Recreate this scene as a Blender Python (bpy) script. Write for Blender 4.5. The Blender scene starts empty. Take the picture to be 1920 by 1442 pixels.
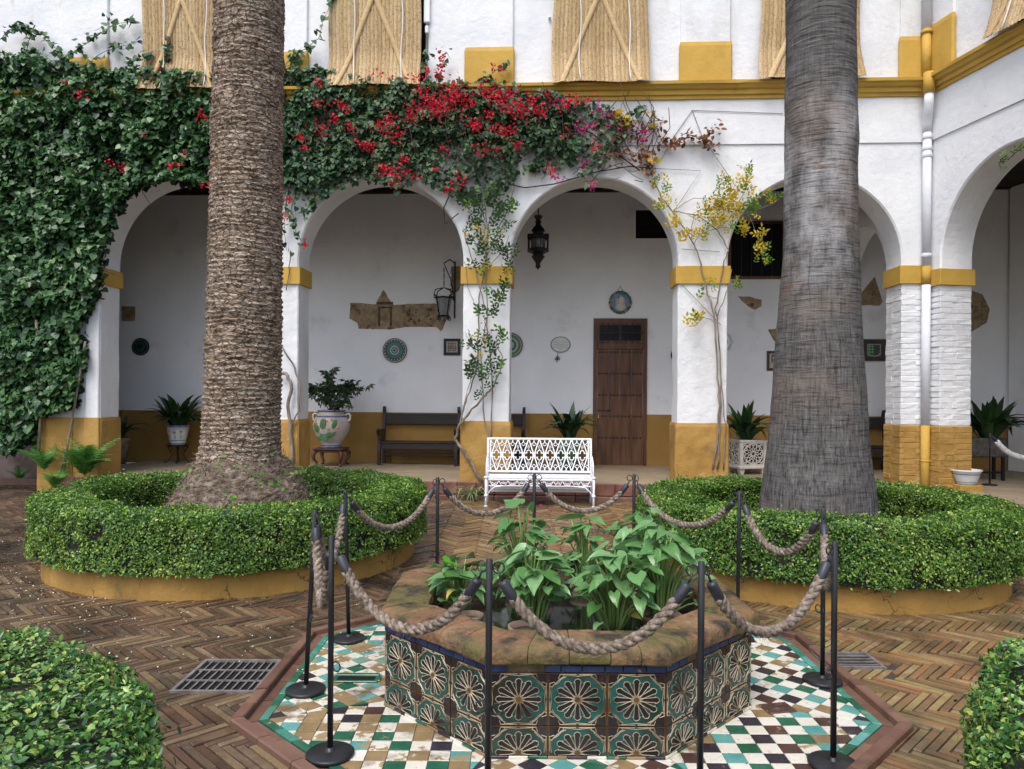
import bpy, bmesh, math, random
import numpy as np
from mathutils import Vector, Matrix, noise as mnoise
random.seed(7); RNG = np.random.default_rng(7)
PI = math.pi; R = math.radians
scene = bpy.context.scene
COL = scene.collection

# ---------------------------------------------------------------- camera, sky, sun, exposure
CAM_H = 1.55; FPX = 1400.0; HOR = 738.0
cam = bpy.data.objects.new('camera', bpy.data.cameras.new('camera')); COL.objects.link(cam)
ROLL = R(0.4)
cam.location = (0, 0, CAM_H); cam.rotation_euler = (Matrix.Rotation(R(90), 3, 'X') @ Matrix.Rotation(ROLL, 3, 'Z')).to_euler()
cam.data.sensor_width = 36; cam.data.lens = FPX / 1920 * 36
cam.data.shift_y = 17 / 1920; cam.data.clip_start = 0.05; cam.data.clip_end = 400
scene.camera = cam
SUN_EL, SUN_AZ = 58.0, 205.0      # high behind the camera, a little to its left
world = bpy.data.worlds.new('World'); scene.world = world; world.use_nodes = True
nt = world.node_tree; nt.nodes.clear()
wo = nt.nodes.new('ShaderNodeOutputWorld'); bg = nt.nodes.new('ShaderNodeBackground')
sky = nt.nodes.new('ShaderNodeTexSky'); sky.sky_type = 'NISHITA'; sky.sun_disc = False
sky.sun_elevation = R(SUN_EL); sky.sun_rotation = R(SUN_AZ); sky.air_density = 1.0; sky.dust_density = 3.0; sky.ozone_density = 1.0
hs = nt.nodes.new('ShaderNodeHueSaturation'); hs.inputs['Saturation'].default_value = 0.80   # an overcast, nearly white sky
nt.links.new(sky.outputs[0], hs.inputs['Color']); nt.links.new(hs.outputs[0], bg.inputs['Color'])
bg.inputs['Strength'].default_value = 0.15; nt.links.new(bg.outputs[0], wo.inputs[0])
sl = bpy.data.lights.new('sun', 'SUN'); sl.energy = 0.85; sl.angle = R(28); sl.color = (1, 0.98, 0.95)
so = bpy.data.objects.new('sun', sl); COL.objects.link(so)
_d = Vector((math.sin(R(SUN_AZ)) * math.cos(R(SUN_EL)), math.cos(R(SUN_AZ)) * math.cos(R(SUN_EL)), math.sin(R(SUN_EL))))
so.rotation_euler = _d.to_track_quat('Z', 'Y').to_euler(); so.location = (0, 0, 20)
scene.view_settings.view_transform = 'Standard'; scene.view_settings.look = 'None'
scene.view_settings.exposure = 1.02; scene.view_settings.gamma = 1; scene.view_settings.use_curve_mapping = False
try:
    scene.cycles.max_bounces = 6; scene.cycles.diffuse_bounces = 4; scene.cycles.glossy_bounces = 3; scene.cycles.transmission_bounces = 4
    scene.cycles.transparent_max_bounces = 6; scene.cycles.use_denoising = True
except Exception: pass

# ---------------------------------------------------------------- helpers: materials
MATS = {}
def M(name, cols, scale=4.0, detail=5, rough=0.6, bump=0.0, bscale=None, bdist=0.01, rnd=None, stretch=(1, 1, 1), stains=(), metallic=0.0,
      spec=0.4, transl=0.0, coat=0.0, mixn=0.35, roughvar=0.0, lo=0.32, hi=0.68, local=False, bstretch=None, crack=None):
    """colour ramp driven by noise and / or a random value per piece, stain layers, fine bump"""
    if name in MATS: return MATS[name]
    m = bpy.data.materials.new(name); m.use_nodes = True; t = m.node_tree; N = t.nodes; L = t.links
    N.clear(); out = N.new('ShaderNodeOutputMaterial'); p = N.new('ShaderNodeBsdfPrincipled')
    geo = N.new('ShaderNodeNewGeometry')
    if local:
        tc = N.new('ShaderNodeTexCoord'); pos = tc.outputs['Object']
    else: pos = geo.outputs['Position']
    def nz(sc, det, st=stretch, off=0.0, ro=0.55):
        mp = N.new('ShaderNodeMapping'); mp.inputs['Scale'].default_value = st; mp.inputs['Location'].default_value = (off, off * 1.7, off * .6)
        L.new(pos, mp.inputs['Vector'])
        n = N.new('ShaderNodeTexNoise'); n.inputs['Scale'].default_value = sc; n.inputs['Detail'].default_value = det
        n.inputs['Roughness'].default_value = ro
        L.new(mp.outputs[0], n.inputs['Vector']); return n.outputs['Fac']
    def ramp(fac, cs, lo, hi):
        r = N.new('ShaderNodeValToRGB'); e = r.color_ramp.elements
        e[0].position = lo; e[0].color = (*cs[0], 1); e[1].position = hi; e[1].color = (*cs[-1], 1)
        for i, c in enumerate(cs[1:-1]):
            x = e.new(lo + (hi - lo) * (i + 1) / (len(cs) - 1)); x.color = (*c, 1)
        L.new(fac, r.inputs[0]); return r.outputs[0]
    def math_(op, a, b=None):
        n = N.new('ShaderNodeMath'); n.operation = op
        for i, v in enumerate((a, b)):
            if v is None: continue
            if isinstance(v, (int, float)): n.inputs[i].default_value = v
            else: L.new(v, n.inputs[i])
        return n.outputs[0]
    n1 = nz(scale, detail)
    if len(cols) == 1: cols = [cols[0], cols[0]]
    if rnd:
        oi = N.new('ShaderNodeObjectInfo')
        rv = math_('FRACT', math_('ADD', geo.outputs['Random Per Island'], oi.outputs['Random']))
        f = math_('ADD', math_('MULTIPLY', rv, 1 - mixn), math_('MULTIPLY', n1, mixn))
        c = ramp(f, cols, mixn * .4, 1 - mixn * .4)
    else:
        c = ramp(n1, cols, lo, hi)
    for i, s in enumerate(stains):          # (colour, scale, lo, hi [, stretch])
        f = nz(s[1], 6, s[4] if len(s) > 4 else (1, 1, 1), 13.1 + 7 * i, 0.62)
        mr = N.new('ShaderNodeMapRange'); mr.inputs[1].default_value = s[2]; mr.inputs[2].default_value = s[3]; L.new(f, mr.inputs[0])
        mx = N.new('ShaderNodeMix'); mx.data_type = 'RGBA'; L.new(mr.outputs[0], mx.inputs['Factor'])
        L.new(c, mx.inputs['A']); mx.inputs['B'].default_value = (*s[0], 1); c = mx.outputs['Result']
    ckh = None
    if crack:                               # (colour, cell scale, width, how much of the surface cracks)
        d1 = N.new('ShaderNodeTexNoise'); d1.inputs['Scale'].default_value = crack[1] * 2.5; d1.inputs['Detail'].default_value = 5; L.new(pos, d1.inputs['Vector'])
        va = N.new('ShaderNodeVectorMath'); va.operation = 'MULTIPLY_ADD'; L.new(d1.outputs['Color'], va.inputs[0]); va.inputs[1].default_value = (.9 / crack[1],) * 3; L.new(pos, va.inputs[2])
        vo = N.new('ShaderNodeTexVoronoi'); vo.feature = 'DISTANCE_TO_EDGE'; vo.inputs['Scale'].default_value = crack[1]; L.new(va.outputs[0], vo.inputs['Vector'])
        mr = N.new('ShaderNodeMapRange'); mr.inputs[2].default_value = crack[2]; mr.inputs[3].default_value = 1; mr.inputs[4].default_value = 0; L.new(vo.outputs['Distance'], mr.inputs[0])
        mk = N.new('ShaderNodeMapRange'); mk.inputs[1].default_value = crack[3]; mk.inputs[2].default_value = crack[3] + .08; L.new(nz(crack[1] * .8, 3, (1, 1, 1), 21.7), mk.inputs[0])
        ckh = math_('MULTIPLY', mr.outputs[0], mk.outputs[0])
        mx = N.new('ShaderNodeMix'); mx.data_type = 'RGBA'; L.new(ckh, mx.inputs['Factor']); L.new(c, mx.inputs['A']); mx.inputs['B'].default_value = (*crack[0], 1); c = mx.outputs['Result']
    L.new(c, p.inputs['Base Color'])
    p.inputs['Roughness'].default_value = rough; p.inputs['Metallic'].default_value = metallic
    p.inputs['Specular IOR Level'].default_value = spec; p.inputs['Coat Weight'].default_value = coat; p.inputs['Coat Roughness'].default_value = .12
    if roughvar:
        f = nz(scale * 1.3, 4, (1, 1, 1), 3.3)
        mr = N.new('ShaderNodeMapRange'); mr.inputs[1].default_value = .3; mr.inputs[2].default_value = .7
        mr.inputs[3].default_value = max(.05, rough - roughvar); mr.inputs[4].default_value = min(1, rough + roughvar)
        L.new(f, mr.inputs[0]); L.new(mr.outputs[0], p.inputs['Roughness'])
    if bump:
        b = N.new('ShaderNodeBump'); b.inputs['Strength'].default_value = bump; b.inputs['Distance'].default_value = bdist
        L.new(nz(bscale or scale * 6, 6, bstretch or stretch, 5.5, .6), b.inputs['Height']); L.new(b.outputs[0], p.inputs['Normal'])
    sh = p.outputs[0]
    if transl:
        tr = N.new('ShaderNodeBsdfTranslucent'); L.new(c, tr.inputs['Color']); ms = N.new('ShaderNodeMixShader')
        ms.inputs[0].default_value = transl; L.new(sh, ms.inputs[1]); L.new(tr.outputs[0], ms.inputs[2]); sh = ms.outputs[0]
    L.new(sh, out.inputs[0]); MATS[name] = m
    return m

WHITE = M('white_plaster', [(.64, .65, .67), (.70, .71, .72), (.745, .75, .755)], 1.3, 5, .85, .55, 11, .02,
          stains=[((.50, .48, .44), .9, .56, .80, (1, 1, .35)), ((.46, .40, .30), 2.2, .62, .82, (1.4, 1.4, .25))], spec=.2, crack=((.36, .35, .34), 1.6, .006, .56))
INNER = M('inner_plaster', [(.74, .75, .78), (.82, .83, .85)], 1.1, 5, .88, .5, 9, .02, stains=[((.50, .49, .47), 1.4, .60, .85)], spec=.2)
OCHRE = M('ochre_plaster', [(.31, .175, .045), (.38, .225, .060), (.43, .265, .085)], 2.0, 5, .8, .6, 14, .02,
          stains=[((.19, .11, .04), 1.6, .55, .78), ((.52, .38, .19), 3.0, .62, .80)], spec=.25, crack=((.16, .085, .02), 2.6, .014, .54))
OCHRED = M('ochre_dado', [(.27, .155, .042), (.34, .195, .055)], 1.7, 5, .8, .45, 12, .02, stains=[((.22, .12, .03), 1.2, .6, .85)], spec=.25)
YELLOW = M('yellow_trim', [(.43, .265, .046), (.52, .325, .062)], 2.2, 5, .7, .4, 16, .015, stains=[((.36, .20, .05), 2.5, .62, .85), ((.70, .50, .2), 5, .70, .82)], spec=.3)
BEDWALL = M('planter_plaster', [(.32, .18, .042), (.40, .235, .06)], 2.5, 6, .75, .7, 16, .02,
            stains=[((.10, .08, .04), 2.6, .60, .80), ((.18, .13, .03), 6, .66, .84), ((.62, .45, .22), 5, .70, .84)], spec=.3, crack=((.045, .03, .012), 3.2, .020, .50))
DARKWOOD = M('dark_wood', [(.012, .010, .010), (.030, .022, .018)], 5, 5, .4, .3, 30, .005, stretch=(1, 1, 6))
DOORWOOD = M('door_wood', [(.055, .022, .011), (.105, .045, .022), (.150, .070, .036)], 5, 6, .5, .35, 24, .004, stretch=(3, 3, .35),
             stains=[((.24, .17, .13), 2.4, .62, .85)])
CARVED = M('carved_wood', [(.05, .024, .016), (.12, .055, .035)], 8, 4, .45)
CEIL = M('ceiling_wood', [(.010, .007, .005), (.022, .016, .012)], 3, 4, .8)
IRON = M('black_iron', [(.010, .010, .011), (.020, .020, .022)], 20, 3, .42, .15, 60, .002, metallic=.4)
POSTM = M('post_black', [(.012, .012, .014), (.024, .024, .027)], 9, 4, .38, .1, 50, .002, stains=[((.10, .04, .02), 6, .68, .78)])
SLEEVE = M('sleeve_rubber', [(.02, .022, .026), (.035, .038, .045)], 12, 3, .42)
ROPE = M('hemp_rope', [(.085, .066, .052), (.20, .16, .125), (.33, .275, .22)], 45, 4, .95, .8, 160, .004, spec=.1)
ROPEW = M('white_rope', [(.5, .5, .5), (.7, .7, .7)], 30, 3, .9, .5, 90, .004)
BENCHW = M('bench_white', [(.74, .76, .80), (.82, .83, .85)], 8, 4, .45, .15, 40, .003, stains=[((.35, .30, .25), 14, .70, .80)])
BENCHSEAT = M('bench_boards', [(.66, .67, .70), (.76, .77, .79)], 6, 4, .55, .3, 30, .004, stains=[((.34, .30, .26), 9, .64, .80, (1, 4, 4))])
BRICKW = M('paving_brick_wet', [(.045, .030, .022), (.115, .064, .040), (.075, .054, .033), (.165, .095, .056), (.085, .064, .046), (.21, .15, .08), (.095, .055, .040), (.25, .19, .11)],
          7, 5, .30, .5, 40, .006, rnd=True, mixn=.25, roughvar=.18, stains=[((.014, .012, .012), 1.0, .50, .70), ((.06, .055, .03), .75, .60, .80)], spec=.5)
BRICK = M('paving_brick', [(.085, .055, .030), (.18, .105, .048), (.14, .10, .042), (.26, .125, .052), (.17, .12, .058), (.30, .22, .09), (.16, .085, .045), (.34, .26, .12)],
          7, 5, .42, .5, 40, .006, rnd=True, mixn=.25, roughvar=.2, stains=[((.020, .018, .015), 1.0, .50, .70), ((.085, .085, .035), .75, .58, .80)], spec=.5)
MORTAR = M('paving_mortar', [(.020, .017, .013), (.06, .05, .037)], 6, 5, .8, .5, 30, .01)
GFLOOR = M('gallery_mortar', [(.24, .19, .125), (.32, .26, .175)], 2.0, 5, .6, .3, 18, .01, roughvar=.15)
RISER = M('step_tile', [(.11, .045, .034), (.19, .080, .056), (.25, .125, .090)], 5, 5, .5, .4, 20, .01, stains=[((.05, .03, .025), 3, .58, .8)])
KERB = M('kerb_terracotta', [(.09, .046, .032), (.145, .074, .050), (.20, .115, .078)], 6, 5, .5, .5, 30, .008, stains=[((.045, .035, .022), 3, .55, .75), ((.08, .10, .02), 4, .70, .82)], rnd=True, mixn=.6)
RIMST = M('rim_terracotta', [(.16, .085, .044), (.25, .125, .062), (.20, .135, .07)], 5, 6, .65, 1, 26, .02,
          stains=[((.115, .095, .030), 3.2, .42, .58), ((.040, .032, .017), 6, .50, .64), ((.13, .20, .018), 4.2, .63, .73), ((.34, .27, .18), 12, .66, .74)], rnd=True, mixn=.55)
BASINC = M('basin_mortar', [(.11, .08, .045), (.22, .155, .085)], 9, 6, .85, .9, 24, .02, stains=[((.05, .045, .02), 5, .5, .72)])
WATER = M('basin_water', [(.006, .008, .007), (.012, .015, .010)], 5, 3, .05, .06, 12, .01, spec=.6)
GRILLE = M('grate_iron', [(.10, .09, .085), (.22, .20, .19)], 14, 4, .5, .4, 50, .004)
VOID = M('drain_void', [(.003, .003, .003)], 3, 2, .9)
GLASSD = M('dark_glass', [(.005, .006, .008), (.010, .012, .015)], 3, 3, .25, spec=.12)
BLACKG = M('black_opening', [(.004, .004, .005)], 2, 2, .95)
SOIL = M('bed_soil', [(.030, .020, .012), (.075, .050, .030), (.11, .075, .045)], 14, 6, .95, 1, 40, .03)
ESPARTO = M('esparto_braid', [(.40, .275, .14), (.52, .38, .21), (.62, .48, .29)], 26, 5, .95, 1, 120, .014, stretch=(1.4, 1.4, .6), spec=.1, rnd=True, mixn=.7, stains=[((.22, .14, .065), 42, .54, .66)])
ESPSTRAP = M('esparto_strap', [(.44, .30, .15), (.56, .41, .22)], 26, 4, .85, .7, 90, .006, stretch=(1, 1, 1))
CORD = M('white_cord', [(.72, .72, .72)], 9, 2, .8)
WIRE = M('wall_wire', [(.06, .055, .05), (.10, .09, .08)], 9, 2, .6)
PIPEW = M('pipe_white', [(.60, .62, .66), (.68, .69, .72)], 3, 4, .9, .15, 20, .006, spec=.15, stains=[((.5, .46, .4), 3, .66, .85, (1, 1, .3))])
FRAMEW = M('frame_white', [(.60, .61, .63), (.74, .74, .76)], 6, 3, .5)
FRESCO = M('old_fresco', [(.19, .135, .08), (.29, .215, .13), (.38, .30, .20)], 7, 6, .9, .7, 24, .01,
           stains=[((.030, .022, .018), 7, .56, .70), ((.40, .34, .26), 9, .64, .76)], spec=.15)
HEDGE = M('box_leaf', [(.014, .050, .008), (.040, .115, .016), (.085, .20, .026), (.18, .31, .04), (.40, .47, .10)], 1.6, 4, .36, rnd=True, mixn=.5, transl=.22, spec=.5)
HEDGEN = M('privet_leaf', [(.008, .040, .010), (.024, .090, .018), (.060, .17, .030), (.13, .28, .055), (.29, .43, .10), (.52, .54, .12)], 2.2, 4, .26, rnd=True, mixn=.45, transl=.22, spec=.55)
TWIGCORE = M('hedge_dark_core', [(.010, .014, .006), (.030, .028, .014)], 18, 5, .95, 1, 40, .04)
IVY = M('ivy_leaf', [(.014, .052, .017), (.028, .088, .027), (.054, .135, .040), (.10, .20, .06)], 1.3, 4, .38, rnd=True, mixn=.45, transl=.18, spec=.5)
BOUG = M('bougainvillea_leaf', [(.018, .058, .026), (.036, .095, .042), (.070, .14, .06), (.13, .20, .08)], 1.8, 4, .45, rnd=True, mixn=.4, transl=.2)
FLOWER = M('red_bract', [(.42, .004, .026), (.64, .010, .042), (.76, .03, .08)], 9, 3, .6, rnd=True, mixn=.3, transl=.3, spec=.2)
PINKF = M('pink_bract', [(.38, .01, .12), (.55, .03, .2)], 9, 3, .6, rnd=True, mixn=.3, transl=.3, spec=.2)
DRYLEAF = M('dry_leaf', [(.07, .026, .015), (.19, .075, .03), (.30, .15, .06)], 6, 3, .8, rnd=True, mixn=.3, transl=.2)
YLEAF = M('yellow_leaf', [(.50, .30, .015), (.68, .46, .025), (.72, .58, .06), (.42, .42, .05)], 6, 3, .5, rnd=True, mixn=.2, transl=.35)
GLEAF = M('bright_leaf', [(.06, .17, .02), (.13, .30, .04), (.24, .38, .06)], 6, 3, .5, rnd=True, mixn=.2, transl=.35)
ROSEL = M('rose_leaf', [(.025, .075, .022), (.045, .115, .035), (.09, .16, .05)], 6, 3, .42, rnd=True, mixn=.3, transl=.22)
STEM = M('woody_stem', [(.11, .085, .065), (.22, .18, .14), (.30, .26, .21)], 14, 4, .85, .6, 60, .006, stretch=(1, 1, .3))
DSTEM = M('dark_stem', [(.035, .025, .020), (.09, .066, .05)], 14, 4, .85, .5, 60, .006)
ARUM = M('arum_leaf', [(.075, .19, .050), (.12, .27, .085), (.20, .36, .15)], 9, 4, .28, .25, 26, .01, rnd=True, mixn=.4, transl=.22, spec=.5)
ARUMY = M('arum_yellow', [(.40, .40, .05), (.55, .50, .12)], 9, 4, .4, transl=.25)
ARUMN = M('arum_new', [(.10, .34, .012), (.16, .42, .02)], 9, 4, .4, transl=.35)
PETIOLE = M('arum_stem', [(.07, .15, .028), (.14, .24, .06), (.22, .30, .10)], 14, 3, .4, rnd=True, mixn=.4)
ASPID = M('aspidistra_leaf', [(.010, .034, .012), (.022, .062, .018), (.045, .10, .028)], 7, 4, .36, .2, 40, .004, rnd=True, mixn=.4, transl=.12)
SCHEF = M('schefflera_leaf', [(.014, .045, .016), (.03, .075, .024), (.055, .11, .034)], 7, 4, .34, rnd=True, mixn=.3, transl=.15)
FERN = M('fern_frond', [(.035, .13, .022), (.07, .22, .035), (.13, .30, .06)], 7, 4, .5, rnd=True, mixn=.5, transl=.3)
SPIDER = M('spider_leaf', [(.16, .24, .09), (.36, .42, .22), (.10, .19, .05)], 30, 3, .5, rnd=True, mixn=.4, transl=.25)
CLAY = M('clay_pot', [(.12, .085, .06), (.22, .16, .115), (.26, .19, .13)], 9, 5, .8, .5, 40, .006, stains=[((.08, .085, .05), 8, .55, .75)])
PALMR = M('palm_root_fibre', [(.11, .082, .060), (.22, .17, .13), (.36, .29, .22)], 16, 7, .95, 1, 70, .03, stains=[((.06, .08, .02), 4, .62, .76)], spec=.1)
def bark(name, cols, cellscale, squash, crack, crackw, bump, streak=None, rings=None, stains=()):
    """bark: squashed cells with dark fibrous cracks between them, optional rings and upright fissures"""
    m = M(name, cols, 9, 7, .95, 0, None, .02, stretch=(1, 1, 3), spec=.12, stains=stains); t = m.node_tree; N, L = t.nodes, t.links
    p = [n for n in N if n.type == 'BSDF_PRINCIPLED'][0]; g = [n for n in N if n.type == 'NEW_GEOMETRY'][0]; c = p.inputs['Base Color'].links[0].from_socket
    nz = N.new('ShaderNodeTexNoise'); nz.inputs['Scale'].default_value = 7; nz.inputs['Detail'].default_value = 5; L.new(g.outputs['Position'], nz.inputs['Vector'])
    v1 = N.new('ShaderNodeVectorMath'); v1.operation = 'MULTIPLY_ADD'; L.new(nz.outputs['Color'], v1.inputs[0]); v1.inputs[1].default_value = (.10, .10, .055); L.new(g.outputs['Position'], v1.inputs[2])
    h = None
    def layer(c, h, scale, st, w, col, amt, bumpamt):
        mp = N.new('ShaderNodeMapping'); mp.inputs['Scale'].default_value = st; L.new(v1.outputs[0], mp.inputs['Vector'])
        vo = N.new('ShaderNodeTexVoronoi'); vo.feature = 'DISTANCE_TO_EDGE'; vo.inputs['Scale'].default_value = scale; L.new(mp.outputs[0], vo.inputs['Vector'])
        mr = N.new('ShaderNodeMapRange'); mr.inputs[1].default_value = 0; mr.inputs[2].default_value = w; mr.inputs[3].default_value = amt; mr.inputs[4].default_value = 0; L.new(vo.outputs['Distance'], mr.inputs[0])
        mx = N.new('ShaderNodeMix'); mx.data_type = 'RGBA'; L.new(mr.outputs[0], mx.inputs['Factor']); L.new(c, mx.inputs['A']); mx.inputs['B'].default_value = (*col, 1)
        hh = N.new('ShaderNodeMath'); hh.operation = 'MULTIPLY'; L.new(mr.outputs[0], hh.inputs[0]); hh.inputs[1].default_value = -bumpamt
        if h is not None: ad = N.new('ShaderNodeMath'); ad.operation = 'ADD'; L.new(h, ad.inputs[0]); L.new(hh.outputs[0], ad.inputs[1]); return mx.outputs['Result'], ad.outputs[0]
        return mx.outputs['Result'], hh.outputs[0]
    for (sc, st, w, amt, ba) in cellscale: c, h = layer(c, h, sc, st, w, crack, amt, ba)
    fn = N.new('ShaderNodeTexNoise'); fn.inputs['Scale'].default_value = 60; fn.inputs['Detail'].default_value = 6; L.new(g.outputs['Position'], fn.inputs['Vector'])
    ad = N.new('ShaderNodeMath'); ad.operation = 'MULTIPLY_ADD'; L.new(fn.outputs['Fac'], ad.inputs[0]); ad.inputs[1].default_value = .8; L.new(h, ad.inputs[2])
    b = N.new('ShaderNodeBump'); b.inputs['Strength'].default_value = bump; b.inputs['Distance'].default_value = .02; L.new(ad.outputs[0], b.inputs['Height']); L.new(b.outputs[0], p.inputs['Normal'])
    L.new(c, p.inputs['Base Color']); return m
PALMA = bark('palm_bark_brown', [(.22, .155, .11), (.40, .30, .22), (.53, .42, .325), (.62, .53, .43)], [(13, (1, 1, 2.6), .085, .85, 1.0), (34, (1, 1, 2.8), .09, .55, .6)], 0, (.045, .028, .018), 0, 1.0,
             stains=[((.09, .055, .035), 6, .60, .76, (1, 1, 3)), ((.33, .19, .10), 4, .60, .76, (1, 1, 2.2)), ((.12, .12, .055), 2.0, .68, .80)])
def ring_bark():
    """grey palm: fine level rings high up, upright fissures low down"""
    m = M('palm_bark_grey', [(.08, .08, .08), (.2, .2, .2)], 8, 7, .88, 0, spec=.15); t = m.node_tree; N, L = t.nodes, t.links
    p = [n for n in N if n.type == 'BSDF_PRINCIPLED'][0]; g = [n for n in N if n.type == 'NEW_GEOMETRY'][0]
    def noise(st, det=5, ro=.6, off=0):
        mp = N.new('ShaderNodeMapping'); mp.inputs['Scale'].default_value = st; mp.inputs['Location'].default_value = (off, off, off); L.new(g.outputs['Position'], mp.inputs['Vector'])
        n = N.new('ShaderNodeTexNoise'); n.inputs['Scale'].default_value = 1; n.inputs['Detail'].default_value = det; n.inputs['Roughness'].default_value = ro; L.new(mp.outputs[0], n.inputs['Vector']); return n.outputs['Fac']
    def mth(op, a, b):
        n = N.new('ShaderNodeMath'); n.operation = op
        for i, v in enumerate((a, b)):
            if isinstance(v, (int, float)): n.inputs[i].default_value = v
            else: L.new(v, n.inputs[i])
        return n.outputs[0]
    def rng(v, a, b, c, d):
        n = N.new('ShaderNodeMapRange'); n.inputs[1].default_value = a; n.inputs[2].default_value = b; n.inputs[3].default_value = c; n.inputs[4].default_value = d; L.new(v, n.inputs[0]); return n.outputs[0]
    def mixc(f, a, col):
        n = N.new('ShaderNodeMix'); n.data_type = 'RGBA'; L.new(f, n.inputs['Factor']); L.new(a, n.inputs['A'])
        if isinstance(col, tuple): n.inputs['B'].default_value = (*col, 1)
        else: L.new(col, n.inputs['B'])
        return n.outputs['Result']
    sp = N.new('ShaderNodeSeparateXYZ'); L.new(g.outputs['Position'], sp.inputs[0]); zf = rng(sp.outputs['Z'], .5, 3.4, 0, 1)
    rings = noise((4.5, 4.5, 62), 5, .62); rings2 = noise((14, 14, 170), 4, .65, 4); fis = noise((48, 48, 4.2), 5, .66, 9); fis2 = noise((110, 110, 22), 4, .65, 2)
    hi = mth('ADD', mth('MULTIPLY', rings, .6), mth('MULTIPLY', rings2, .4)); low = mth('ADD', mth('MULTIPLY', fis, .65), mth('MULTIPLY', fis2, .35))
    wz = rng(zf, 0, 1, .80, .30); f = mth('ADD', mth('MULTIPLY', low, wz), mth('MULTIPLY', hi, mth('SUBTRACT', 1.0, wz)))
    r = N.new('ShaderNodeValToRGB'); e = r.color_ramp.elements; e[0].position = .36; e[0].color = (.022, .020, .020, 1); e[1].position = .68; e[1].color = (.25, .235, .225, 1)
    x = e.new(.46); x.color = (.075, .070, .068, 1); x = e.new(.56); x.color = (.14, .132, .127, 1); L.new(f, r.inputs[0]); c = r.outputs[0]
    pale = mth('MULTIPLY', mth('MULTIPLY', rng(noise((2.2, 2.2, 1.3), 5, .65, 3), .46, .62, 0, .75), rng(sp.outputs['Z'], 2.2, 2.8, 0, 1)), rng(sp.outputs['Z'], 4.0, 4.6, 1, 0))
    c = mixc(pale, c, (.40, .39, .395)); c = mixc(rng(noise((3, 3, 5), 6, .7, 7), .63, .68, 0, .8), c, (.15, .075, .042)); c = mixc(rng(noise((1.1, 1.1, 1.6), 4, .6, 17), .50, .66, 0, .45), c, (.21, .165, .125))
    dk = mth('MULTIPLY', rng(rings, .38, .44, 1, 0), .42); c = mixc(dk, c, (.028, .026, .026)); dk2 = mth('MULTIPLY', rng(fis, .36, .42, 1, 0), mth('ADD', mth('MULTIPLY', wz, .5), .02)); c = mixc(dk2, c, (.030, .027, .026))
    L.new(c, p.inputs['Base Color'])
    b = N.new('ShaderNodeBump'); b.inputs['Strength'].default_value = 1; b.inputs['Distance'].default_value = .022; L.new(mth('SUBTRACT', f, mth('MULTIPLY', mth('ADD', dk, dk2), .12)), b.inputs['Height']); L.new(b.outputs[0], p.inputs['Normal'])
    return m
PALMB = ring_bark()
FALLEN = M('fallen_petals', [(.62, .60, .52), (.80, .78, .72)], 9, 2, .7)

def glaze(name, col, col2, wear, lo, hi, dots=True):
    st = [((.33, .24, .125), 11, lo, hi)] + ([((.06, .045, .03), 34, .63, .72)] if dots else []) + ([((.16, .11, .055), 5, wear, wear + .14)])
    return M(name, [col, col2], 6, 4, .24, .25, 60, .003, stains=st, roughvar=.12, spec=.5)
T_WHITE = glaze('tile_white', (.66, .62, .52), (.74, .71, .63), .62, .66, .71)
T_TURQ = glaze('tile_turquoise', (.07, .27, .245), (.14, .37, .33), .60, .60, .64)
T_WHITEW = glaze('tile_white_worn', (.62, .58, .48), (.70, .66, .57), .54, .545, .575)
T_TURQW = glaze('tile_turquoise_worn', (.07, .27, .245), (.14, .37, .33), .56, .52, .55)
T_GREEN = glaze('tile_green', (.012, .085, .045), (.035, .15, .085), .66, .64, .69)
T_BLACK = glaze('tile_black', (.018, .016, .022), (.045, .038, .05), .68, .66, .71)
T_BROWN = glaze('tile_brown', (.06, .032, .026), (.11, .06, .045), .6, .62, .67)
T_CLAY = M('tile_worn_clay', [(.20, .135, .06), (.30, .21, .105)], 9, 5, .5, .5, 50, .005, stains=[((.55, .52, .43), 14, .62, .68), ((.07, .05, .03), 24, .63, .72)])
T_BORD = glaze('tile_border', (.03, .17, .12), (.07, .27, .20), .62, .62, .67)
T_BLUE = M('tile_blue', [(.012, .024, .07), (.028, .052, .125)], 12, 4, .25, .2, 50, .003, stains=[((.20, .13, .06), 12, .64, .69)], spec=.5)
W_TEAL = M('wall_tile_teal', [(.008, .055, .045), (.016, .095, .078), (.010, .045, .034)], 9, 5, .22, .2, 50, .002, stains=[((.022, .018, .012), 3, .48, .66)], spec=.5)
W_BLACK = M('wall_tile_black', [(.010, .008, .011), (.024, .017, .020)], 9, 4, .22, stains=[((.07, .05, .03), 9, .64, .76)], spec=.5)
W_OCHRE = M('wall_tile_ochre', [(.075, .036, .010), (.15, .072, .022)], 10, 5, .3, stains=[((.04, .026, .015), 6, .54, .72)], spec=.5)
W_CREAM = M('wall_tile_cream', [(.33, .27, .17), (.52, .45, .32)], 16, 4, .35, stains=[((.10, .065, .032), 5, .52, .66)])

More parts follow.
